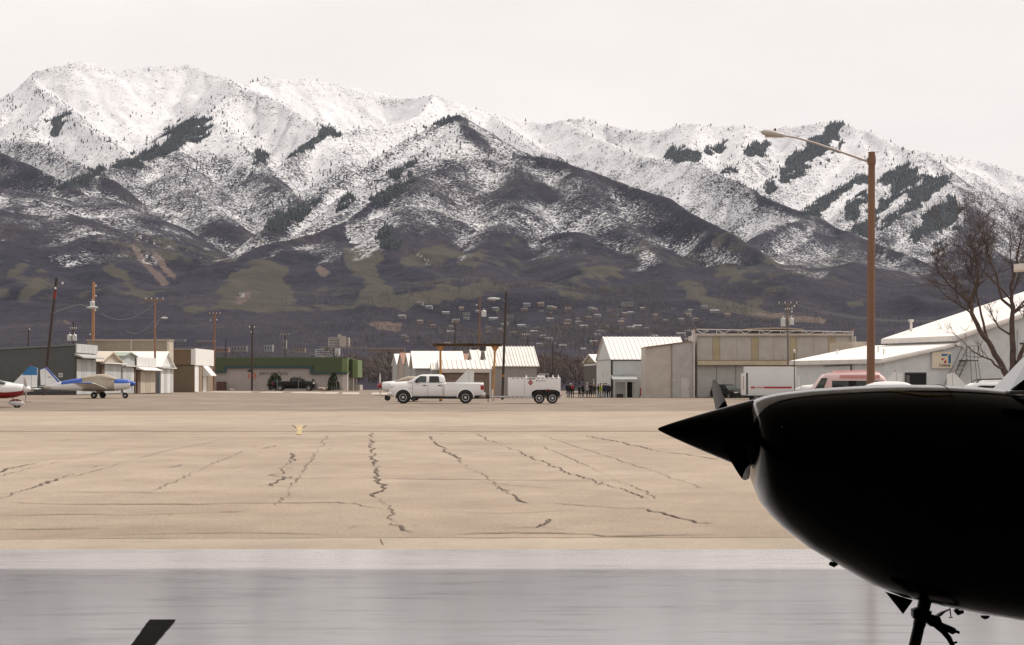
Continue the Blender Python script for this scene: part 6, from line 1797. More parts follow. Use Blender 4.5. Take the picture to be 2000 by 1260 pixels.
def car(label, loc, rz, paint, kind='sedan', name='parked_car', rails=False, cat='car'):
    """nose towards -x"""
    t = thing(name, label, cat, loc, rz)
    if kind == 'sedan':
        L, top, belt, w = 4.6, [(0, .62), (.15, .74), (1.15, .92), (1.5, .95)], .92, .88
        roof = ((.90, 1.05, 4.1, .80), (1.10, 1.45, 3.80, .74), (1.30, 1.80, 3.45, .67), (1.40, 2.05, 3.2, .60), (1.44, 2.3, 2.95, .5))
        tail = [(3.9, .98), (4.4, .96), (4.6, .82)]
    else:
        L, top, belt, w = 4.7, [(0, .75), (.12, .92), (1.1, 1.05), (1.4, 1.08)], 1.03, .92
        roof = ((1.02, 1.05, 4.6, .84), (1.25, 1.45, 4.55, .80), (1.48, 1.80, 4.42, .74), (1.60, 2.05, 4.30, .68), (1.66, 2.35, 4.1, .56))
        tail = [(4.3, 1.06), (4.6, 1.04), (4.7, .85)]
    b = MB(); xs = np.linspace(0, L, 16)
    b.loft(loft_body(top + tail, [(0, .30), (L, .32)], [(0, w * .8), (.3, w * .95), (1, w), (L - .5, w), (L, w * .85)], xs, 0, belt - .1)); b.build('body', paint, t, smooth=True)
    b = MB(); rings = []
    for z, xa, xb, ww in roof:
        rings.append([(xa, -ww * .88, z), (xa + .2, -ww, z), (xb - .2, -ww, z), (xb, -ww * .88, z), (xb, ww * .88, z), (xb - .2, ww, z), (xa + .2, ww, z), (xa, ww * .88, z)])
    b.loft(rings); b.build('roof', paint, t, smooth=True)
    (z0, a0, b0, w0), (z2, a2, b2, w2) = roof[0], roof[2]
    zl, zh = z0 + .05, z2 - .02
    il = lambda z, i: float(np.interp(z, [r[0] for r in roof], [r[i] for r in roof]))
    for s in (-1, 1):
        for f0, f1_ in ((.10, .49), (.53, .90)):
            pts = []
            for z, f in ((zl, f0), (zl, f1_), (zh, f1_), (zh, f0)):
                xa, xb = il(z, 1) + .1, il(z, 2) - .1
                pts.append((xa + (xb - xa) * f, s * (il(z, 3) + .02), z))
            b = MB(); b.add(pts + [(x, y - s * .015, z) for x, y, z in pts], [(0, 1, 2, 3), (7, 6, 5, 4), (0, 4, 5, 1), (1, 5, 6, 2), (2, 6, 7, 3), (3, 7, 4, 0)]); b.build('window', glass_d, t)
        for x in (.85, L - .95):
            b = MB(); pts = [(x + .37 * math.cos(q), .33 + .37 * math.sin(q)) for q in np.linspace(-.1, math.pi + .1, 12)]; b.prism(pts, min(s * w * 1.006, s * .6), max(s * w * 1.006, s * .6)); b.build('wheel_arch', seam_m, t)
            wheel(t, x, s * (w - .09), .325, .22, s)
        b = MB(); b.box((1.55, min(s * w, s * (w + .16)), z0), (1.72, max(s * w, s * (w + .16)), z0 + .15)); b.build('mirror', paint, t, bevel=.03)
        b = MB(); b.box((L - .12, min(s * w * .5, s * w * .87), belt - .25), (L + .004, max(s * w * .5, s * w * .87), belt - .08)); b.build('tail_light', redl, t)
        b = MB(); b.box((-.004, min(s * w * .4, s * w * .8), belt - .32), (.12, max(s * w * .4, s * w * .8), belt - .2)); b.build('headlight', headl, t)
        if rails:
            b = MB(); zr = roof[-2][0]; b.tube([(2.0, s * .6, zr - .02), (2.2, s * .6, zr + .09), (3.1, s * .6, zr + .12), (4.1, s * .6, zr + .08), (4.3, s * .6, zr - .03)], .025, 6); b.build('roof_rail', trim_d, t)
    for (xi, nm, sgn) in ((1, 'windshield', -1), (2, 'rear_window', 1)):
        za, zb = roof[0][0] + .06, roof[3][0] - .01
        b = MB(); A = [(il(za, xi) + sgn * .012, -il(za, 3) * .8, za), (il(za, xi) + sgn * .012, il(za, 3) * .8, za), (il(zb, xi) + sgn * .012, il(zb, 3) * .8, zb), (il(zb, xi) + sgn * .012, -il(zb, 3) * .8, zb)]
        b.add(A + [(x - sgn * .01, y, z) for x, y, z in A], [(0, 1, 2, 3), (7, 6, 5, 4), (0, 4, 5, 1), (1, 5, 6, 2), (2, 6, 7, 3), (3, 7, 4, 0)]); b.build(nm, glass_c, t)
    return t
car('white sedan roof showing in front of the pink van', (XP(1600, 76), 76, .06), R(-6), wpaint, 'sedan')
car('white estate car with black roof rails below the Cessna sign', (XP(1800, 78), 78, -.12), R(-5), wpaint, 'suv', rails=True)
car('white car half hidden behind the bare tree trunk', (XP(1930, 86), 86, .05), R(8), wpaint, 'sedan')
q = at(1413, 214); car('black car with a red tail lamp behind the box truck', (q.x + 2.2, q.y + 3.6, q.z - .12), R(118), kpaint, 'suv')

# faded red van, its colour lightened further to imitate sunlit overexposure
t = thing('van', 'faded pink red van with a ribbed roof beside the lamp post', 'van', (XP(1582, 90), 90, -.02), R(-4))
pink = mat('faded_sunlit_red_paint', (.56, .40, .39), .5, coat=.2, dirt=(.60, .48, .46), dscale=1.0, damt=.6); pink2 = mat('faded_sunlit_roof_red', (.48, .22, .22), .45, coat=.2)
b = MB(); rings = []
for x, zt, w in ((0, 1.0, .8), (.12, 1.25, .92), (.42, 1.65, .95), (.62, 1.84, .95), (.9, 1.90, .96), (2.6, 1.93, .96), (3.0, 1.88, .95), (3.25, 1.70, .94), (3.42, 1.35, .92), (3.6, .9, .85)):
    rings.append([(x, -w, .35), (x, -w, zt - .35), (x, -w * .93, zt - .12), (x, -w * .8, zt), (x, w * .8, zt), (x, w * .93, zt - .12), (x, w, zt - .35), (x, w, .35)])
b.loft(rings); b.build('body', pink, t, smooth=True)
b = MB(); rings = []
for x, z in ((1.0, 1.905), (1.15, 1.97), (2.5, 1.99), (2.9, 1.93), (3.05, 1.88)):
    rings.append([(x, -.74, z - .06), (x, -.66, z + .03), (x, .66, z + .03), (x, .74, z - .06)])
b.loft(rings); b.build('roof', pink2, t, smooth=True)
b = MB(); b.box((1.25, -.965, 1.66), (3.0, -.945, 1.80)); b.build('side_band', pink2, t)
b = MB(); b.prism([(.17, 1.22), (.50, 1.22), (.66, 1.64), (.46, 1.64)], -.972, -.952); b.build('window', glass_c, t)
b = MB(); b.prism([(.14, 1.19), (.53, 1.19), (.70, 1.67), (.44, 1.67)], -.966, -.951); b.build('window_frame', seam_m, t)
b = MB(); b.box((.9, -.968, 1.2), (3.2, -.95, 1.55)); b.build('window', glass_d, t)
for x in (.75, 2.9):
    for s in (-1, 1): wheel(t, x, s * .86, .34, .22, s)
# box truck
q = at(1444, 205)
t = thing('box_truck', 'white box truck with a red stripe parked before the big tan hangar', 'truck', (q.x, q.y, q.z - .25), R(2))
box_m = mat('truck_box_white', (.60, .61, .61), .45, dirt=(.45, .44, .42), dscale=.5, damt=.25)
L = XP(1588, 205) - XP(1444, 205)
b = MB(); b.box((.6, -1.2, .7), (L - 1.4, 1.2, 3.62)); b.build('cargo_box', box_m, t, bevel=.05)
b = MB(); b.box((.62, -1.22, 3.56), (L - 1.42, 1.22, 3.66)); b.build('roof_edge', mat('truck_roof_white', (.76, .75, .73), .5), t)
b = MB(); b.prism([(L - 1.39, .7), (L - .1, .7), (L, 1.3), (L - .05, 1.9), (L - .35, 3.3), (L - .6, 3.5), (L - 1.39, 3.55)], -1.15, 1.15); b.build('cab', box_m, t, bevel=.04)
b = MB(); b.prism([(L - 1.2, 2.05), (L - .3, 2.0), (L - .48, 2.95), (L - 1.2, 2.95)], -1.17, -1.152); b.build('window', glass_c, t)
b = MB(); b.prism([(L - 1.3, 1.98), (L - .22, 1.93), (L - .42, 3.03), (L - 1.3, 3.03)], -1.165, -1.1515); b.build('window_frame', trim_d, t)
b = MB(); b.box((L - .35, -1.45, 2.1), (L - .2, -1.2, 2.7)); b.build('mirror', trim_d, t)
b = MB(); b.box((0.0, -1.25, .75), (.5, -1.1, 2.95)); b.build('open_rear_door', mat('truck_door_white', (.64, .62, .60), .45), t, bevel=.02)
b = MB(); b.box((.52, -1.215, .8), (.7, -1.18, 3.0)); b.build('door_gap', trim_d, t)
b = MB(); b.box((.16, -1.256, 1.3), (.30, -1.2505, 2.7)); b.build('door_lettering', mat('faint_print', (.40, .33, .32), .6), t)
rs = mat('red_truck_stripe', (.36, .025, .035), .45)
b = MB(); b.box((1.0, -1.207, 1.42), (1.4, -1.202, 1.62)); b.build('stripe', rs, t)
b = MB(); b.box((2.35, -1.207, 1.42), (5.2, -1.202, 1.62)); b.build('stripe', rs, t)
for k, (x, w_, s_) in enumerate(((1.52, .07, .05), (1.66, .05, -.03), (1.78, .10, .03), (1.95, .05, .05), (2.06, .09, -.04), (2.21, .08, .02))):
    b = MB(); b.prism([(x, 1.44), (x + w_, 1.44), (x + w_ + s_, 1.60), (x + s_, 1.60)], -1.207, -1.202); b.build('worn_lettering', rs, t)
for x in (1.6, L - 1.0):
    for s in (-1, 1): wheel(t, x, s * 1.02, .42, .28, s)
b = MB(); b.box((.3, -1.0, .45), (L - .3, 1.0, .68)); b.build('chassis', seam_m, t)

# ------------------------------------------------------------------ light aircraft on the apron (nose towards +x)
def ring_e(x, zc, hw, hh, n=20, e=2.4):
    out = []
    for k in range(n):
        a = 2 * math.pi * (k + .5) / n
        c, s = math.cos(a), math.sin(a)
        out.append((x, hw * math.copysign(abs(c) ** (2 / e), c), zc + hh * math.copysign(abs(s) ** (2 / e), s)))
    return out
def light_plane(label, loc, rz, low, top, fin_m, stripe=None, cover=None, blades=2, pants=False, prop_a=0.2, spin=None, nreg=None, fin_split=None, fin_edge=None, group=None, scale=1.0):
    t = thing('light_aircraft', label, 'small aircraft', loc, rz, group)
    t.scale = (scale,) * 3
    # fuselage sections: x from the tail, (centre height, half width, half height)
    S = [(.25, .80, .05, .10), (.9, .84, .14, .20), (1.55, .92, .22, .31), (2.4, .98, .34, .42), (3.15, 1.01, .47, .49), (3.9, 1.02, .54, .52), (5.1, 1.0, .54, .47), (5.6, .98, .52, .44), (6.1, 1.0, .46, .38), (6.42, 1.03, .36, .32), (6.52, 1.05, .26, .24)]
    b = MB(); n = 20
    rings = [ring_e(x, z, w, h, n) for x, z, w, h in S]
    base = len(b.v)
    for r_ in rings: b.v += r_
    for i in range(len(rings) - 1):
        for k in range(n):
            b.f.append((i * n + k, i * n + (k + 1) % n, (i + 1) * n + (k + 1) % n, (i + 1) * n + k))
            zf = (rings[i][k][2] + rings[i][(k + 1) % n][2]) / 2; f = (zf - S[i][1]) / S[i][3]
            b.mi.append(1 if f > (.25 if stripe else -.15) and (S[i][0] > 1.4 or not stripe) else 0)
    b.f += [tuple(range(n - 1, -1, -1)), tuple(range((len(rings) - 1) * n, len(rings) * n))]; b.mi += [0, 0]
    b.build('fuselage', [low, top], t, smooth=True, sharp=50)
    # cabin
    cm = cover or glass_c
    b = MB(); cab = [(3.05, 1.44, .38, .06), (3.5, 1.46, .47, .16), (4.2, 1.47, .50, .285), (4.65, 1.47, .50, .285), (5.1, 1.44, .49, .18), (5.55, 1.37, .42, .05)]
    b.loft([ring_e(x, z, w, h, 16, 2.6) for x, z, w, h in cab]); b.build('cabin_cover' if cover else 'canopy', cm, t, smooth=True)
    if cover:
        b = MB(); b.loft([ring_e(x, z, w, h, 20, 2.6) for x, z, w, h in ((3.12, 1.01, .482, .50), (3.9, 1.03, .555, .535), (5.1, 1.01, .555, .485), (5.42, .99, .545, .46))], cap=True); b.build('cabin_cover', cover, t, smooth=True)
    else:
        b = MB(); b.loft([ring_e(x, z, w, h, 16, 2.6) for x, z, w, h in ((3.45, 1.5, .45, .17), (4.2, 1.52, .455, .255), (4.62, 1.52, .455, .252), (4.75, 1.54, .43, .22))]); b.build('cabin_roof', top, t, smooth=True)
        for x in (3.75, 4.6):
            for s in (-1, 1):
                b = MB(); b.box((x, min(s * .47, s * .515), 1.42), (x + .07, max(s * .47, s * .515), 1.7)); b.build('window_post', top, t)
    # fin and rudder
    b = MB(); b.prism([(.05, .95), (0, 2.1), (.44, 2.24), (1.46, 1.20), (1.5, 1.1), (.9, .95)], -.045, .045)
    fo = b.build('fin', fin_m, t)
    if fin_split:
        b = MB(); b.prism([(.022, 1.68), (0.002, 2.1), (.44, 2.245), (.87, 1.80), (.93, 1.68)], -.05, .05); b.build('fin_tip', fin_split, t)
    if fin_edge:
        b = MB(); b.prism([(.44, 2.25), (.33, 2.215), (1.30, 1.15), (1.5, 1.15)], -.052, .052); b.build('fin_edge', fin_edge, t)
        b = MB(); b.prism([(-.005, 2.1), (.0, 2.05), (.4, 2.19), (.44, 2.25)], -.053, .053); b.build('fin_cap', fin_edge, t)
    b = MB(); b.box((.36, -.049, .95), (.375, .049, 2.2)); b.build('rudder_gap', seam_m, t)
    if nreg:
        b = MB(); b.prism([(.52, 1.50), (.82, 1.52), (.83, 1.56), (.53, 1.54)], -.049, -.046); b.build('registration', nreg, t)
    b = MB(); b.lathe([(.03, 0), (.035, .05), (.02, .09)], (.42, 0, 2.235), 'z', 8); b.build('beacon', redl, t)
    # tailplane
    b = MB()
    for s in (-1, 1):
        b.loft([[(.0, 0, .83), (.45, 0, .87), (.85, 0, .84), (.45, 0, .81)], [(.08, s * 1.5, .87), (.45, s * 1.5, .89), (.75, s * 1.5, .87), (.45, s * 1.5, .86)]])
    b.build('tailplane', low if not fin_edge else fin_m, t, smooth=True)
    # wings
    for s in (-1, 1):
        b = MB(); ch = []
        for y, xl, xt, z, th in ((.45, 5.0, 3.35, .66, .12), (3.9, 4.85, 3.35, 1.03, .10), (4.5, 4.75, 3.4, 1.09, .07)):
            c = xl - xt
            ch.append([(xl, s * y, z), (xl - .08 * c, s * y, z + th * .7), (xl - .35 * c, s * y, z + th), (xl - .7 * c, s * y, z + th * .55), (xt, s * y, z), (xl - .6 * c, s * y, z - th * .35), (xl - .2 * c, s * y, z - th * .45)])
        b.loft(ch); b.build('wing', low, t, smooth=True)
        b = MB(); y = 4.505
        rr_ = ch[-1]
        b.loft([[(p[0], s * 4.502, p[2]) for p in rr_], [(4.1 + (p[0] - 4.1) * .8, s * 4.66, 1.10 + (p[2] - 1.09) * .5) for p in rr_]]); b.build('wing_tip', stripe or top, t, smooth=True)
        # main gear
        b = MB(); b.tube([(4.2, s * 1.5, .80), (4.2, s * 1.5, .2)], .06, 8); b.build('main_gear_leg', mat('pale_gear_leg', (.35, .32, .27), .5), t)
        wheel(t, 4.2, s * 1.5, .235, .17, s, rr=.45)
    # nose gear
    b = MB(); b.tube([(5.85, 0, .62), (6.12, 0, .2)], .045, 8); b.build('nose_gear_leg', top if pants else trim_d, t)
    wheel(t, 6.14, 0, .21, .15, -1, rr=.45)
    if pants:
        b = MB(); b.loft([ring_e(x, z, w, h, 12) for x, z, w, h in ((5.62, .31, .02, .02), (5.8, .30, .11, .13), (6.1, .30, .13, .19), (6.35, .28, .11, .15), (6.55, .26, .03, .04))]); b.build('wheel_pant', low if not pants else pants[0], t, smooth=True)
        b = MB(); b.loft([ring_e(x, z, w, h, 12) for x, z, w, h in ((5.7, .40, .03, .02), (5.9, .41, .10, .085), (6.15, .42, .115, .095), (6.4, .37, .07, .06))]); b.build('pant_stripe', pants[1], t, smooth=True)
    # propeller
    sp = spin or top
    b = MB(); b.lathe([(.2, 0), (.19, .12), (.13, .28), (.05, .36), (.01, .38)], (6.53, 0, 1.06), 'x', 16); b.build('spinner', sp, t, smooth=True)
    for k in range(blades):
        a = prop_a + 2 * math.pi * k / blades
        b = MB(); ring = []
        for r_, c_, tw_ in ((.12, .05, 1.2), (.3, .08, .95), (.6, .085, .6), (.82, .065, .4), (.93, .02, .35)):
            dx, dt = c_ * math.sin(tw_) , c_ * math.cos(tw_)
            rad = Vector((0, math.sin(a), math.cos(a))); tan = Vector((0, math.cos(a), -math.sin(a)))
            c = Vector((6.66, 0, 1.06)) + rad * r_
            ring.append([c + tan * dt + Vector((dx, 0, 0)), c + Vector((.012, 0, 0)), c - tan * dt - Vector((dx, 0, 0)), c - Vector((.012, 0, 0))])
        b.loft(ring); b.build('propeller_blade', mat('pale_propeller', (.50, .48, .46), .4), t, smooth=True)
    return t
wh = mat('aircraft_white', (.66, .66, .65), .35, coat=.3)
blu = mat('aircraft_blue', (.018, .075, .36), .35, coat=.3)
blu2 = mat('tail_blue', (.02, .14, .33), .4)
redm = mat('aircraft_red', (.22, .008, .012), .35, coat=.3)
cov = mat('beige_canvas_cover', (.34, .29, .23), .9, var=.1, scale=3, bump=.2, bscale=6)
D = 144.0; q = at(78.5, D)
o = light_plane('white and blue low wing aeroplane under a beige canvas cover, nose to the right', (q.x, q.y, gz(-30, 144)), 0, wh, blu, wh, stripe=blu, cover=cov, spin=blu, nreg=trim_d, fin_edge=blu, prop_a=.5)
D = 112.0
o = light_plane('red and white aeroplane nose with a white spinner at the left edge', (XP(60, D) - 6.9, D, .0), 0, redm, wh, wh, blades=3, pants=(wh, redm), prop_a=math.pi / 3 + .35, spin=wh)
D = 127.0
o = light_plane('white aeroplane with a blue topped tail behind the red and white nose', (XP(73.5, D), D, .12), R(180), wh, wh, wh, fin_split=blu2, scale=1.06)
D = 150.0; q = at(926, D)
o = light_plane('white aeroplane with a red spinner hidden behind the white pickup, nose to the left', (q.x, q.y, q.z + .05), R(180), wh, wh, mat('fin_white', (.60, .60, .58), .4), cover=cov, spin=redm, nreg=trim_d, scale=1.06)
D = 125.0
o = light_plane('white aeroplane tail beside the dark garage opening', (XP(1762, D), D, -.06), R(178), wh, wh, mat('fin_white', (.60, .60, .58), .4), scale=.97)
o = light_plane('white aeroplane tail with a red beacon in front of the outside stairs', (XP(1849, D), D, -.1), R(-4), wh, wh, mat('fin_white', (.60, .60, .58), .4), scale=.97)
# ------------------------------------------------------------------ the group of people by the white hangar
skin_m = mat('skin', (.34, .20, .15), .6)
def person(px, d, h, face, jacket, trousers, label, head=None, lean=0.0, arm=(.1, .1), stride=.08, vest=None, pack=None, bulk=1.0, seed=0):
    r = random.Random(seed)
    p = at(px, d)
    root = thing('person', label, 'person', p, R(face))
    s = h / 1.75
    J = {}
    def P_(x, y, z): return Vector((x * s, y * s, z * s))
    # facing -y; x to the side
    st = stride
    pts = [('pelvis', P_(0, 0, .95), .155 * bulk), ('waist', P_(0, -lean * .3, 1.10), .145 * bulk), ('chest', P_(0, -lean * .7, 1.30), .17 * bulk), ('neck0', P_(0, -lean, 1.47), .075), ('neck', P_(0, -lean - .01, 1.53), .055), ('head0', P_(0, -lean - .025, 1.60), .085), ('head1', P_(0, -lean - .02, 1.69), .08)]
    E = [(0, 1), (1, 2), (2, 3), (3, 4), (4, 5), (5, 6)]
    def add(nm, v, rad, par):
        pts.append((nm, v, rad)); E.append((par, len(pts) - 1)); return len(pts) - 1
    for sd in (-1, 1):
        f = st * sd
        k = add('hip', P_(sd * .10, 0, .88), .105 * bulk, 0); k = add('knee', P_(sd * .11, -f * .5, .49), .065, k); k = add('ankle', P_(sd * .115, f, .10), .045, k)
        add('toe', P_(sd * .13, f - .13, .045), .04, k)
        a0 = arm[0] if sd < 0 else arm[1]
        k = add('shoulder', P_(sd * .19, -lean, 1.41), .068 * bulk, 2); k = add('elbow', P_(sd * (.25 + .05 * a0), -lean + .02, 1.14), .05, k)
        k = add('wrist', P_(sd * (.24 - .10 * a0), -lean - .05 - .2 * a0, .92 + .16 * a0), .035, k); add('hand', P_(sd * (.225 - .14 * a0), -lean - .08 - .24 * a0, .83 + .2 * a0), .036, k)
    me = bpy.data.meshes.new('person_body'); me.from_pydata([q[1] for q in pts], E, [])
    o = bpy.data.objects.new('body', me); C.objects.link(o)
    md = o.modifiers.new('skin', 'SKIN'); md.use_smooth_shade = True
    for i, q in enumerate(pts):
        v = me.skin_vertices[0].data[i]; rr = q[2] * s
        fl = .78 if q[0] in ('pelvis', 'waist', 'chest') else 1.0
        v.radius = (rr, rr * fl); v.use_root = (i == 0)
    sb = o.modifiers.new('sub', 'SUBSURF'); sb.levels = 1; sb.render_levels = 1
    dg = bpy.context.evaluated_depsgraph_get()
    m2 = bpy.data.meshes.new_from_object(o.evaluated_get(dg)); bpy.data.objects.remove(o, do_unlink=True)
    m2.materials.clear()
    for x in (skin_m, jacket, trousers, trim_d): m2.materials.append(x)
    for pl in m2.polygons:
        z = pl.center.z / s; x = abs(pl.center.x) / s
        pl.material_index = 0 if (z > 1.50 or (z < 1.0 and x > .2 and z > .70 and z < .90 and False)) else (3 if z < .085 else (2 if z < .93 and x < .21 else 1))
        pl.use_smooth = True
    o = bpy.data.objects.new('body', m2); C.objects.link(o); o.parent = root
    # jacket hem and hair / cap as children
    b = MB(); b.loft([[(math.cos(t) * w * s, (math.sin(t) * w * .72 - lean * .3) * s, z * s) for t in np.linspace(0, 2 * math.pi, 13)[:-1]] for z, w in ((.84, .185 * bulk), (.95, .18 * bulk), (1.12, .165 * bulk))], cap=False); b.build('jacket_hem', jacket, root, smooth=True)
    hc = head or mat('dark_hair', (.02, .015, .012), .8)
    b = MB(); cz = 1.655
    b.loft([[(math.cos(t) * w * s, (math.sin(t) * w * 1.12 - lean - .012) * s, (cz + z) * s) for t in np.linspace(0, 2 * math.pi, 13)[:-1]] for z, w in ((-.02, .093), (.04, .10), (.09, .082), (.115, .04), (.12, .005))]); b.build('hair' if head is None or 'hair' in head.name else 'cap', hc, root, smooth=True)
    # face: nose and eyes, as far as they show
    b = MB(); b.loft([[(-.012 * s, (-lean - .10) * s, 1.63 * s), (.012 * s, (-lean - .10) * s, 1.63 * s), (0, (-lean - .10) * s, 1.67 * s)], [(-.006 * s, (-lean - .128) * s, 1.632 * s), (.006 * s, (-lean - .128) * s, 1.632 * s), (0, (-lean - .105) * s, 1.66 * s)]]); b.build('nose', skin_m, root)
    if vest:
        b = MB(); b.loft([[(math.cos(t) * w * s, (math.sin(t) * w * .80 - lean * f) * s, z * s) for t in np.linspace(0, 2 * math.pi, 15)[:-1]] for z, w, f in ((.86, .19, .1), (1.1, .185, .3), (1.3, .205, .7), (1.42, .16, .95))], cap=False); b.build('vest', vest, root, smooth=True)
    if pack:
        b = MB(); b.box((-.16 * s, .10 * s, 1.08 * s), (.16 * s, .30 * s, 1.45 * s)); b.build('backpack', pack, root, bevel=.05)
    return root
blk = mat('black_cloth', (.012, .012, .013), .9); nav = mat('navy_cloth', (.015, .016, .045), .9); jean = mat('blue_jeans', (.045, .065, .11), .9); gry = mat('grey_trousers', (.17, .155, .145), .9)
dk2 = mat('charcoal_cloth', (.03, .028, .028), .9); wcap = mat('white_cap', (.50, .47, .45), .8); blond = mat('blond_hair', (.34, .21, .075), .7); ghair = mat('grey_hair', (.35, .32, .30), .8)
hv = mat('hi_vis_yellow', (.42, .52, .03), .8); rpk = mat('red_backpack', (.30, .015, .02), .8); khaki = mat('khaki_cloth', (.22, .18, .14), .9)
gs = mat('grey_sleeve', (.28, .27, .26), .9)
person(1109.5, 234, 1.80, 205, blk, jean, 'burly person in a black jacket and blue jeans at the left end of the group', bulk=1.3, stride=.1, seed=1)
person(1114.6, 236, 1.72, 160, dk2, gry, 'person in a white cap partly hidden behind the red backpack', head=wcap, seed=2)
person(1118, 234, 1.72, 180, blk, blk, 'person wearing a red backpack over black clothes', head=mat('brown_hair', (.06, .035, .02), .8), pack=rpk, seed=3)
person(1131.8, 234, 1.50, 150, blk, blk, 'short person in black standing right of the red backpack', stride=.07, seed=4)
person(1138.5, 240, 1.72, 60, blk, blk, 'person in black mid step behind the short person', stride=.22, seed=5)
person(1146.5, 233, 1.80, 100, gs, blk, 'person with grey hair, grey sleeves and black trousers', head=ghair, arm=(.8, .4), vest=None, seed=6)
person(1153.5, 236, 1.76, 200, blk, blk, 'person in black between the grey sleeves and the blond hair', seed=7)
person(1160.8, 234, 1.62, 175, blk, gry, 'blond person in a black top and pale grey trousers', head=blond, arm=(.7, .7), seed=8)
person(1168.8, 237, 1.68, 120, dk2, gry, 'person in charcoal with grey trousers left of the yellow vest', head=ghair, arm=(.5, .2), seed=9)
person(1173.2, 234, 1.70, 80, blk, khaki, 'person in a bright yellow vest and khaki trousers', vest=hv, arm=(.3, .6), seed=10)
person(1179.5, 236, 1.74, 190, nav, blk, 'person in a navy jacket right of the yellow vest', bulk=1.15, seed=11)
person(1183.8, 234, 1.74, 170, nav, blk, 'second person in navy, nearer the white capped one', bulk=1.1, seed=12)
person(1189, 234, 1.64, 185, blk, blk, 'person in black with a white cap at the right end of the group', head=wcap, bulk=1.15, seed=13)
# ------------------------------------------------------------------ the dark aeroplane in the hangar mouth
YP = 9.75
def pw(px, py, y=YP): return Vector(((px - 1000) / FOC * y, y, CAM_Z + (HORIZON - py) / FOC * y))
pl = thing('aeroplane', 'black aeroplane nose with a pointed spinner, silhouetted in the hangar mouth', 'aeroplane', (2.2, YP, 0))
O = Vector((2.2, YP, 0))
PS = 8.0 / YP                 # the aeroplane stands 8 m away
pl.location = (2.2 * PS, YP * PS, CAM_Z * (1 - PS)); pl.scale = (PS, PS, PS)
GL = -CAM_Z * (1 - PS) / PS   # hangar floor in the aeroplane's own measure
gloss = mat('silhouette_black_paint', (.0035, .0035, .004), .16, coat=.0, spec=.22)  # near-black base colour stands in for the shade of the silhouette
white_ac = mat('white_cowl_paint', (.70, .69, .68), .25, coat=.6)
def loc(v): return Vector(v) - O
ST = [(1464,796,892,.17),(1467,788,915,.23),(1473,783,945,.29),(1490,776,985,.36),(1510,771,1010,.40),(1530,767.5,1030,.43),(1580,761.5,1070,.47),(1640,757.5,1105,.50),(1700,754.5,1140,.53),(1760,753,1164,.55),(1830,753.5,1180,.57),(1900,757,1194,.58),(1960,762,1204,.59),(2000,766,1211,.60),(2100,768,1220,.61),(2350,760,1225,.62)]
sec = []
for px, pt, pb, hw in ST:
    a, b_ = pw(px, pt), pw(px, pb); sec.append((a.x - O.x, (a.z + b_.z) / 2, hw, (a.z - b_.z) / 2))
sec += [(5.0, .98, .60, .56), (6.6, 1.12, .38, .36), (8.2, 1.24, .17, .18), (9.0, 1.30, .06, .10)]
def sec_pt(x, ang, grow=0.0):
    zc, hw, hh = (float(np.interp(x, [s[0] for s in sec], [s[i] for s in sec])) for i in (1, 2, 3))
    e = 2.5; c, s = math.cos(ang), math.sin(ang)
    return Vector((x, (hw + grow) * math.copysign(abs(c) ** (2 / e), c), zc + (hh + grow) * math.copysign(abs(s) ** (2 / e), s)))
xs = []
for a, b_ in zip(sec[:-1], sec[1:]):
    for t in (0, .5): xs.append(a[0] + (b_[0] - a[0]) * t)
xs.append(sec[-1][0])
n = 48
b = MB(); b.loft([[sec_pt(x, 2 * math.pi * (k + .5) / n) for k in range(n)] for x in xs]); b.build('cowling', gloss, pl, smooth=True, sharp=60)
# white upper deck of the cowling, down to a clean edge
b = MB(); rings = []
for x in [x for x in xs if x < 0.30]:
    hh = float(np.interp(x, [s[0] for s in sec], [s[3] for s in sec]))
    drop = .026 + .05 * math.exp(-(x - xs[0]) / .05)
    a0 = math.asin(min(.999, max(.2, (1 - drop / hh)) ** (2.5 / 2)))
    m_ = 14
    up = [sec_pt(x, a0 + (math.pi - 2 * a0) * k / m_, .004) for k in range(m_ + 1)]
    dn = [sec_pt(x, math.pi - a0 - (math.pi - 2 * a0) * k / m_, -.004) for k in range(m_ + 1)]
    rings.append(up + dn)
b.loft(rings); b.build('cowl_top', white_ac, pl, smooth=True, sharp=40)
# gold trim line
b = MB(); pr_ = []
for px, py in ((1718,764),(1735,764.6),(1755,767.5),(1775,771),(1800,771.8),(1840,771.5)):
    q = pw(px, py); x = q.x - O.x
    zc, hw, hh = (float(np.interp(x, [s[0] for s in sec], [s[i] for s in sec])) for i in (1, 2, 3))
    s_ = min(.999, (q.z - zc) / hh); c_ = (1 - s_ ** 2.5) ** (1 / 2.5)
    pr_.append(Vector((x, -hw * c_ - .004, q.z)))
b.tube(pr_, [.002, .005, .007, .007, .005, .002], 6); b.build('gold_trim', mat('gold_trim', (.62, .48, .20), .3, .2), pl, smooth=True)
# screws and a seam
b = MB()
for px, py in ((1470, 831), (1505.5, 830.5)):
    q = pw(px, py); x = max(q.x - O.x, xs[1]); v = sec_pt(x, math.pi + .0); 
    b.lathe([(.004, -.004), (.003, 0)], (x, -float(np.interp(x, [s[0] for s in sec], [s[2] for s in sec])) - .002, q.z), 'y', 8)
b.build('cowl_screw', chrome, pl)
b = MB()
xj = pw(1833, 750).x - O.x
b.tube([sec_pt(xj, math.radians(a), .0045) for a in range(60, 121, 4)], .0022, 5); b.build('cowl_seam', trim_d, pl)
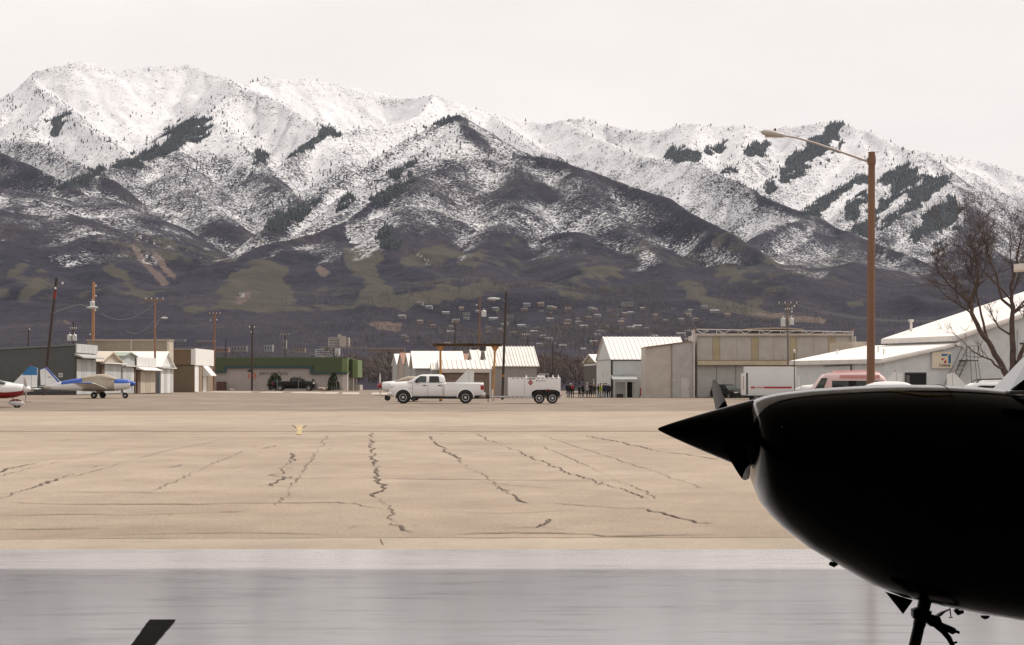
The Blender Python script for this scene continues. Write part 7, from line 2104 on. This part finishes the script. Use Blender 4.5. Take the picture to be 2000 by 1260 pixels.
# spinner and propeller
tip, base = loc(pw(1285, 838)), loc(pw(1466, 849))
ax = (base - tip).normalized(); u1 = ax.cross(Vector((0, 1, 0))).normalized(); u2 = Vector((0, 1, 0))
Ls = (base - tip).length; R0 = .173
b = MB(); rings = []
for t in (0, .004, .012, .03, .07, .15, .3, .5, .7, .88, .97, 1.0):
    r = R0 * (t ** .9 * .985 + .015 * min(1, t / .012) ** .5 * (1 - t)) + .0015
    c = tip + ax * (Ls * t)
    rings.append([c + u1 * (math.cos(a) * r) + u2 * (math.sin(a) * r) for a in np.linspace(0, 2 * math.pi, 49)[:-1]])
b.loft(rings); b.build('spinner', gloss, pl, smooth=True, sharp=50)
b = MB(); c0 = base + ax * .002; c1 = base + ax * .03
b.loft([[c + u1 * (math.cos(a) * .15) + u2 * (math.sin(a) * .15) for a in np.linspace(0, 2 * math.pi, 33)[:-1]] for c in (c0, c1)]); b.build('spinner_backplate', trim_d, pl, smooth=True)
hub = loc(pw(1424, 847))
prop_m = mat('grey_propeller', (.17, .145, .12), .5, .2, var=.15, scale=6)
root_m = mat('silhouette_blade_black', (.003, .003, .003), 1.0, spec=.0)  # blade roots painted black to imitate silhouette, tips left grey as if lit
for sy, dz, dx, tip_r in ((1, .262, .010, .925), (-1, -.180, -.006, .885)):
    d = Vector((dx, sy * .89, dz)).normalized(); tan = Vector((0, -d.z, d.y)) * sy
    b = MB(); rings = []
    prof = ((.10, .040, 50, .020), (.25, .050, 42, .016), (.45, .052, 34, .012), (.62, .048, 28, .010), (.72, .044, 26, .009), (.80, .038, 26, .007), (.86, .028, 26, .006), (.90, .015, 26, .004), (.925, .003, 26, .002))
    for r, ch, tw, th in prof:
        c = hub + d * (r * tip_r / .925); a = R(tw)
        e = (tan * math.cos(a) + Vector((1, 0, 0)) * math.sin(a)); nn_ = d.cross(e).normalized()
        ch = ch * (.78 if sy > 0 else 1.0)
        rings.append([c + e * ch, c + e * ch * .4 + nn_ * th, c - e * ch * .4 + nn_ * th * .8, c - e * ch, c - e * ch * .4 - nn_ * th * .4, c + e * ch * .4 - nn_ * th * .4])
    k_ = 5 if sy < 0 else 2
    b.loft(rings[:k_ + 1]); bo = b.build('propeller_blade', root_m, pl, smooth=True, sharp=60)
    b = MB(); b.loft(rings[k_:]); b.build('blade_tip', prop_m, bo, smooth=True, sharp=60)
# windscreen and cabin
b = MB()
cab = [(0.23, 1.455, .30), (.30, 1.53, .42), (.45, 1.66, .47), (.75, 1.88, .50), (1.2, 2.02, .50), (2.0, 2.02, .49), (2.6, 1.90, .42), (3.2, 1.58, .22)]
b.loft([[(x, math.cos(t) * w, 1.30 + (zt - 1.30) * max(0, math.sin(t)) ** .75) for t in np.linspace(-.1, math.pi + .1, 25)] for x, zt, w in cab]); b.build('cabin', gloss, pl, smooth=True)
b = MB(); pts = [loc(pw(1960, 768)), loc(pw(1973, 768)), loc(pw(2003, 733.5)), loc(pw(2060, 668))]
for p_ in pts: p_.y = -.46
pts[0].y = -.40
b.tube(pts, [.010, .013, .014, .014], 8); b.build('windscreen_frame', white_ac, pl, smooth=True)
b = MB(); b.add([loc(pw(1952, 762, YP)) + Vector((0, -.2, 0)), loc(pw(1966, 762)) + Vector((0, .3, 0)), loc(pw(2060, 664)) + Vector((0, .3, 0)), loc(pw(2062, 664)) + Vector((0, -.4, 0))], [(0, 1, 2, 3)]); b.build('windscreen', glass_d, pl)
b = MB(); v0, v1 = loc(pw(1928, 757)), loc(pw(1972, 768)); b.box((v0.x, -.44, v1.z - .004), (v1.x, -.36, v1.z + .014)); b.build('windscreen_base', white_ac, pl, bevel=.004)
# nose leg
leg_m = mat('black_gear_leg', (.010, .010, .011), .45, spec=.3)
g = lambda px, py, dy=0.0: loc(pw(px, py)) + Vector((0, dy, 0))
b = MB(); b.tube([g(1812, 1150), g(1805, 1182), g(1795, 1222)], [.034, .032, .031], 14); b.tube([g(1795.5, 1220), g(1786, 1262), g(1757, 1385)], [.0285, .0285, .028], 14); b.build('nose_strut', leg_m, pl, smooth=True)
b = MB(); b.tube([g(1803.5, 1190), g(1798.5, 1211)], .043, 14); b.prism([tuple(x) for x in [(g(1781, 1190).x, g(1781, 1190).z), (g(1800, 1186).x, g(1800, 1186).z), (g(1799, 1212).x, g(1799, 1212).z), (g(1782, 1205).x, g(1782, 1205).z)]], -.03, .03); b.build('strut_collar', leg_m, pl, smooth=True)
b = MB(); P2 = lambda L_: [(g(*q).x, g(*q).z) for q in L_]
b.prism(P2([(1812, 1198), (1834, 1204), (1838, 1215), (1864, 1226), (1866, 1234), (1858, 1238), (1828, 1224), (1815, 1222), (1806, 1212)]), -.03, .03); b.tube([g(1862, 1231), g(1874, 1236)], .008, 6); b.build('shimmy_damper', leg_m, pl)
b = MB(); b.tube([g(1826, 1221), g(1842, 1233), g(1854, 1247), g(1861, 1262), g(1855, 1284), g(1848, 1310), g(1775, 1375)], [.012, .014, .014, .012, .014, .016, .018], 8); b.tube([g(1856, 1258), g(1869, 1254)], .006, 5); b.build('torque_link', leg_m, pl, smooth=True)
b = MB(); b.prism(P2([(1728, 1155), (1782, 1172), (1779, 1177), (1763, 1199)]), -.012, .004); b.build('gear_door', gloss, pl)
b = MB(); b.prism(P2([(1838, 1196), (1856, 1190), (1846, 1194), (1836, 1203), (1826, 1204)]), -.02, .02); b.build('drag_brace', leg_m, pl)
b = MB(); b.tube([g(1855, 1188), g(1857.5, 1207)], .003, 5); b.tube([g(1852, 1206.5), g(1861, 1206.5)], .002, 5); b.build('antenna', leg_m, pl)
b = MB(); b.tube([g(1866, 1190), g(1872, 1197), g(1882, 1195)], [.012, .014, .008], 8); b.build('drain_mast', leg_m, pl)
b = MB(); b.lathe([(.001, -.018), (.018, -.010), (.024, .0)], g(1924, 1203), 'z', 12); b.build('belly_light', leg_m, pl)
b = MB(); b.tube([g(1634, 1098), g(1628, 1103), g(1620, 1100)], [.016, .014, .010], 10); b.build('exhaust_stub', leg_m, pl)
wx = g(1752, 1345).x
w_ = wheel(pl, wx, 0, .235, .16, -1, rr=.45); w_.location.z = GL + .235
b = MB()
for y0_, y1_ in ((-.125, -.10), (.10, .125)): b.box((wx - .03, y0_, GL + .20), (wx + .03, y1_, GL + .44))
b.box((wx - .03, -.125, GL + .441), (wx + .03, .125, GL + .47)); b.build('wheel_fork', leg_m, pl)
# wing, main gear and tail, out of the picture to the right
for s in (-1, 1):
    b = MB(); b.loft([[(1.9, s * .5, .42), (2.1, s * .5, .52), (2.6, s * .5, .55), (3.5, s * .5, .44), (2.5, s * .5, .38)], [(2.3, s * 4.9, .80), (2.4, s * 4.9, .84), (2.7, s * 4.9, .85), (3.3, s * 4.9, .80), (2.7, s * 4.9, .77)]]); b.build('wing', gloss, pl, smooth=True)
    b = MB(); b.tube([(2.7, s * 1.4, .50), (2.7, s * 1.45, GL + .2)], .05, 8); b.build('main_gear_leg', leg_m, pl)
    wm = wheel(pl, 2.7, s * 1.45, .23, .16, s, rr=.45); wm.location.z = GL + .23
    b = MB(); b.loft([[(8.0, 0, 1.30), (8.4, 0, 1.34), (8.9, 0, 1.30), (8.4, 0, 1.27)], [(8.3, s * 1.7, 1.33), (8.5, s * 1.7, 1.35), (8.85, s * 1.7, 1.33), (8.5, s * 1.7, 1.32)]]); b.build('tailplane', gloss, pl)
b = MB(); b.prism([(7.6, 1.38), (8.5, 2.6), (9.1, 2.6), (9.0, 1.35)], -.04, .04); b.build('fin', gloss, pl)
# ------------------------------------------------------------------ bare tree on the right
D = 75.0
p = at(1976, D); p.z = 0
tree = thing('bare_tree', 'leafless red barked tree in front of the white hangar on the right', 'tree', p)
barkm = mat('red_brown_bark', (.066, .044, .036), .85, var=.45, scale=5)
twigm = mat('red_brown_twigs', (.080, .058, .053), .85, var=.3, scale=5)
tr = random.Random(21)
limbs = MB(); twigs = MB(); trunk = MB()
def tp(px, py, y=0.0): return Vector((XP(px, D) - p.x, y, ZP(py, D)))
def grow(start, dirv, length, rad, depth):
    pts = [start]; rs = [rad]
    d = dirv.normalized(); n = max(3, int(length / .22)); q = start.copy()
    for i in range(n):
        d = (d + Vector((tr.uniform(-.22, .22), tr.uniform(-.22, .22), tr.uniform(-.13, .17)))).normalized()
        q = q + d * (length / n); pts.append(q.copy()); rs.append(rad * (1 - .72 * (i + 1) / n))
    (limbs if rad > .022 else twigs).tube(pts, rs, 6 if rad > .03 else (4 if rad > .012 else 3), cap=False)
    branch(pts, rs, length, depth)
def branch(pts, rs, length, depth):
    if depth <= 0: return
    n = len(pts)
    kids = {4: 8, 3: 10, 2: 10, 1: 7}[min(depth, 4)]
    for k in range(kids):
        i = min(n - 2, int(n * (.22 + .76 * (k + tr.random()) / kids)))
        dv = (pts[min(i + 1, n - 1)] - pts[i - 1 if i else 0]).normalized()
        a = dv.orthogonal().normalized(); a.rotate(Matrix.Rotation(tr.uniform(0, 6.283), 3, dv))
        nd = (dv + a * tr.uniform(.6, 1.2) + Vector((0, 0, .18))).normalized()
        grow(pts[i], nd, length * tr.uniform(.40, .72), max(.0058, rs[i] * tr.uniform(.42, .62)), depth - 1)
def guided(pts, r0, r1, depth, m=limbs):
    out = []; 
    for a, b_ in zip(pts[:-1], pts[1:]):
        for t in (0, .33, .66): out.append(a.lerp(b_, t) + Vector((tr.uniform(-.03, .03), tr.uniform(-.03, .03), 0)))
    out.append(pts[-1]); n = len(out)
    rs = [r0 + (r1 - r0) * i / (n - 1) for i in range(n)]
    m.tube(out, rs, 8, cap=False)
    L = sum((b_ - a).length for a, b_ in zip(pts[:-1], pts[1:]))
    k0 = n // 4
    branch(out[k0:], rs[k0:], L * .5, depth)
guided([tp(1976, 812), tp(1974, 770), tp(1976, 740)], .21, .17, 0, trunk)
guided([tp(1973, 745), tp(1958, 716, .1), tp(1940, 680, .2), tp(1916, 645, .1), tp(1898, 612, .0), tp(1896, 585), tp(1908, 545, -.2), tp(1903, 500, -.2), tp(1890, 462, -.1)], .13, .022, 3)
guided([tp(1898, 600), tp(1885, 580, .2), tp(1860, 558, .3), tp(1838, 533, .3), tp(1828, 512, .3)], .055, .010, 3)
guided([tp(1935, 672, .2), tp(1925, 630, .4), tp(1915, 580, .5), tp(1905, 530, .6), tp(1900, 480, .5)], .06, .010, 3)
guided([tp(1977, 745), tp(1978, 700), tp(1978, 640), tp(1978, 600), tp(1975, 560), tp(1990, 500, .2), tp(1998, 455, .2)], .14, .02, 3)
guided([tp(1978, 604), tp(1955, 585, -.2), tp(1943, 545, -.3), tp(1930, 505, -.3), tp(1915, 465, -.3), tp(1908, 440, -.3)], .06, .010, 3)
guided([tp(1980, 735), tp(1992, 690, -.2), tp(2010, 640, -.3), tp(2030, 580, -.3), tp(2035, 500, -.2)], .11, .015, 3)
guided([tp(1982, 720), tp(2010, 690, .3), tp(2045, 650, .4), tp(2075, 590, .4)], .08, .012, 3)
guided([tp(1962, 722, .1), tp(1945, 716, -.2), tp(1930, 703, -.4), tp(1915, 698, -.5), tp(1896, 688, -.5), tp(1872, 665, -.5), tp(1855, 650, -.4)], .05, .008, 2)
guided([tp(1975, 655), tp(1955, 640, .2), tp(1940, 610, .3), tp(1935, 590, .3)], .045, .008, 2)
trunk.build('trunk', barkm, tree, smooth=True, sharp=80)
limbs.build('limbs', barkm, tree, smooth=True, sharp=80)
tw = twigs.build('twigs', twigm, tree)
print('tree faces', len(limbs.f), len(twigs.f))
# ------------------------------------------------------------------ air
hz = MB().box((-5600, -60, -1.6), (5600, 13400, 1640))
hm = bpy.data.materials.new('thin_haze'); hm.use_nodes = True
hn = hm.node_tree.nodes; hn.clear()
ho = hn.new('ShaderNodeOutputMaterial'); hv = hn.new('ShaderNodeVolumePrincipled')
hv.inputs['Color'].default_value = (.74, .82, 1.0, 1)
hv.inputs['Density'].default_value = 1.0e-5
hv.inputs['Anisotropy'].default_value = 0.2
hm.node_tree.links.new(hv.outputs[0], ho.inputs['Volume'])
haze = hz.build('haze', hm)
tag(haze, kind='stuff')
haze.display_type = 'WIRE'
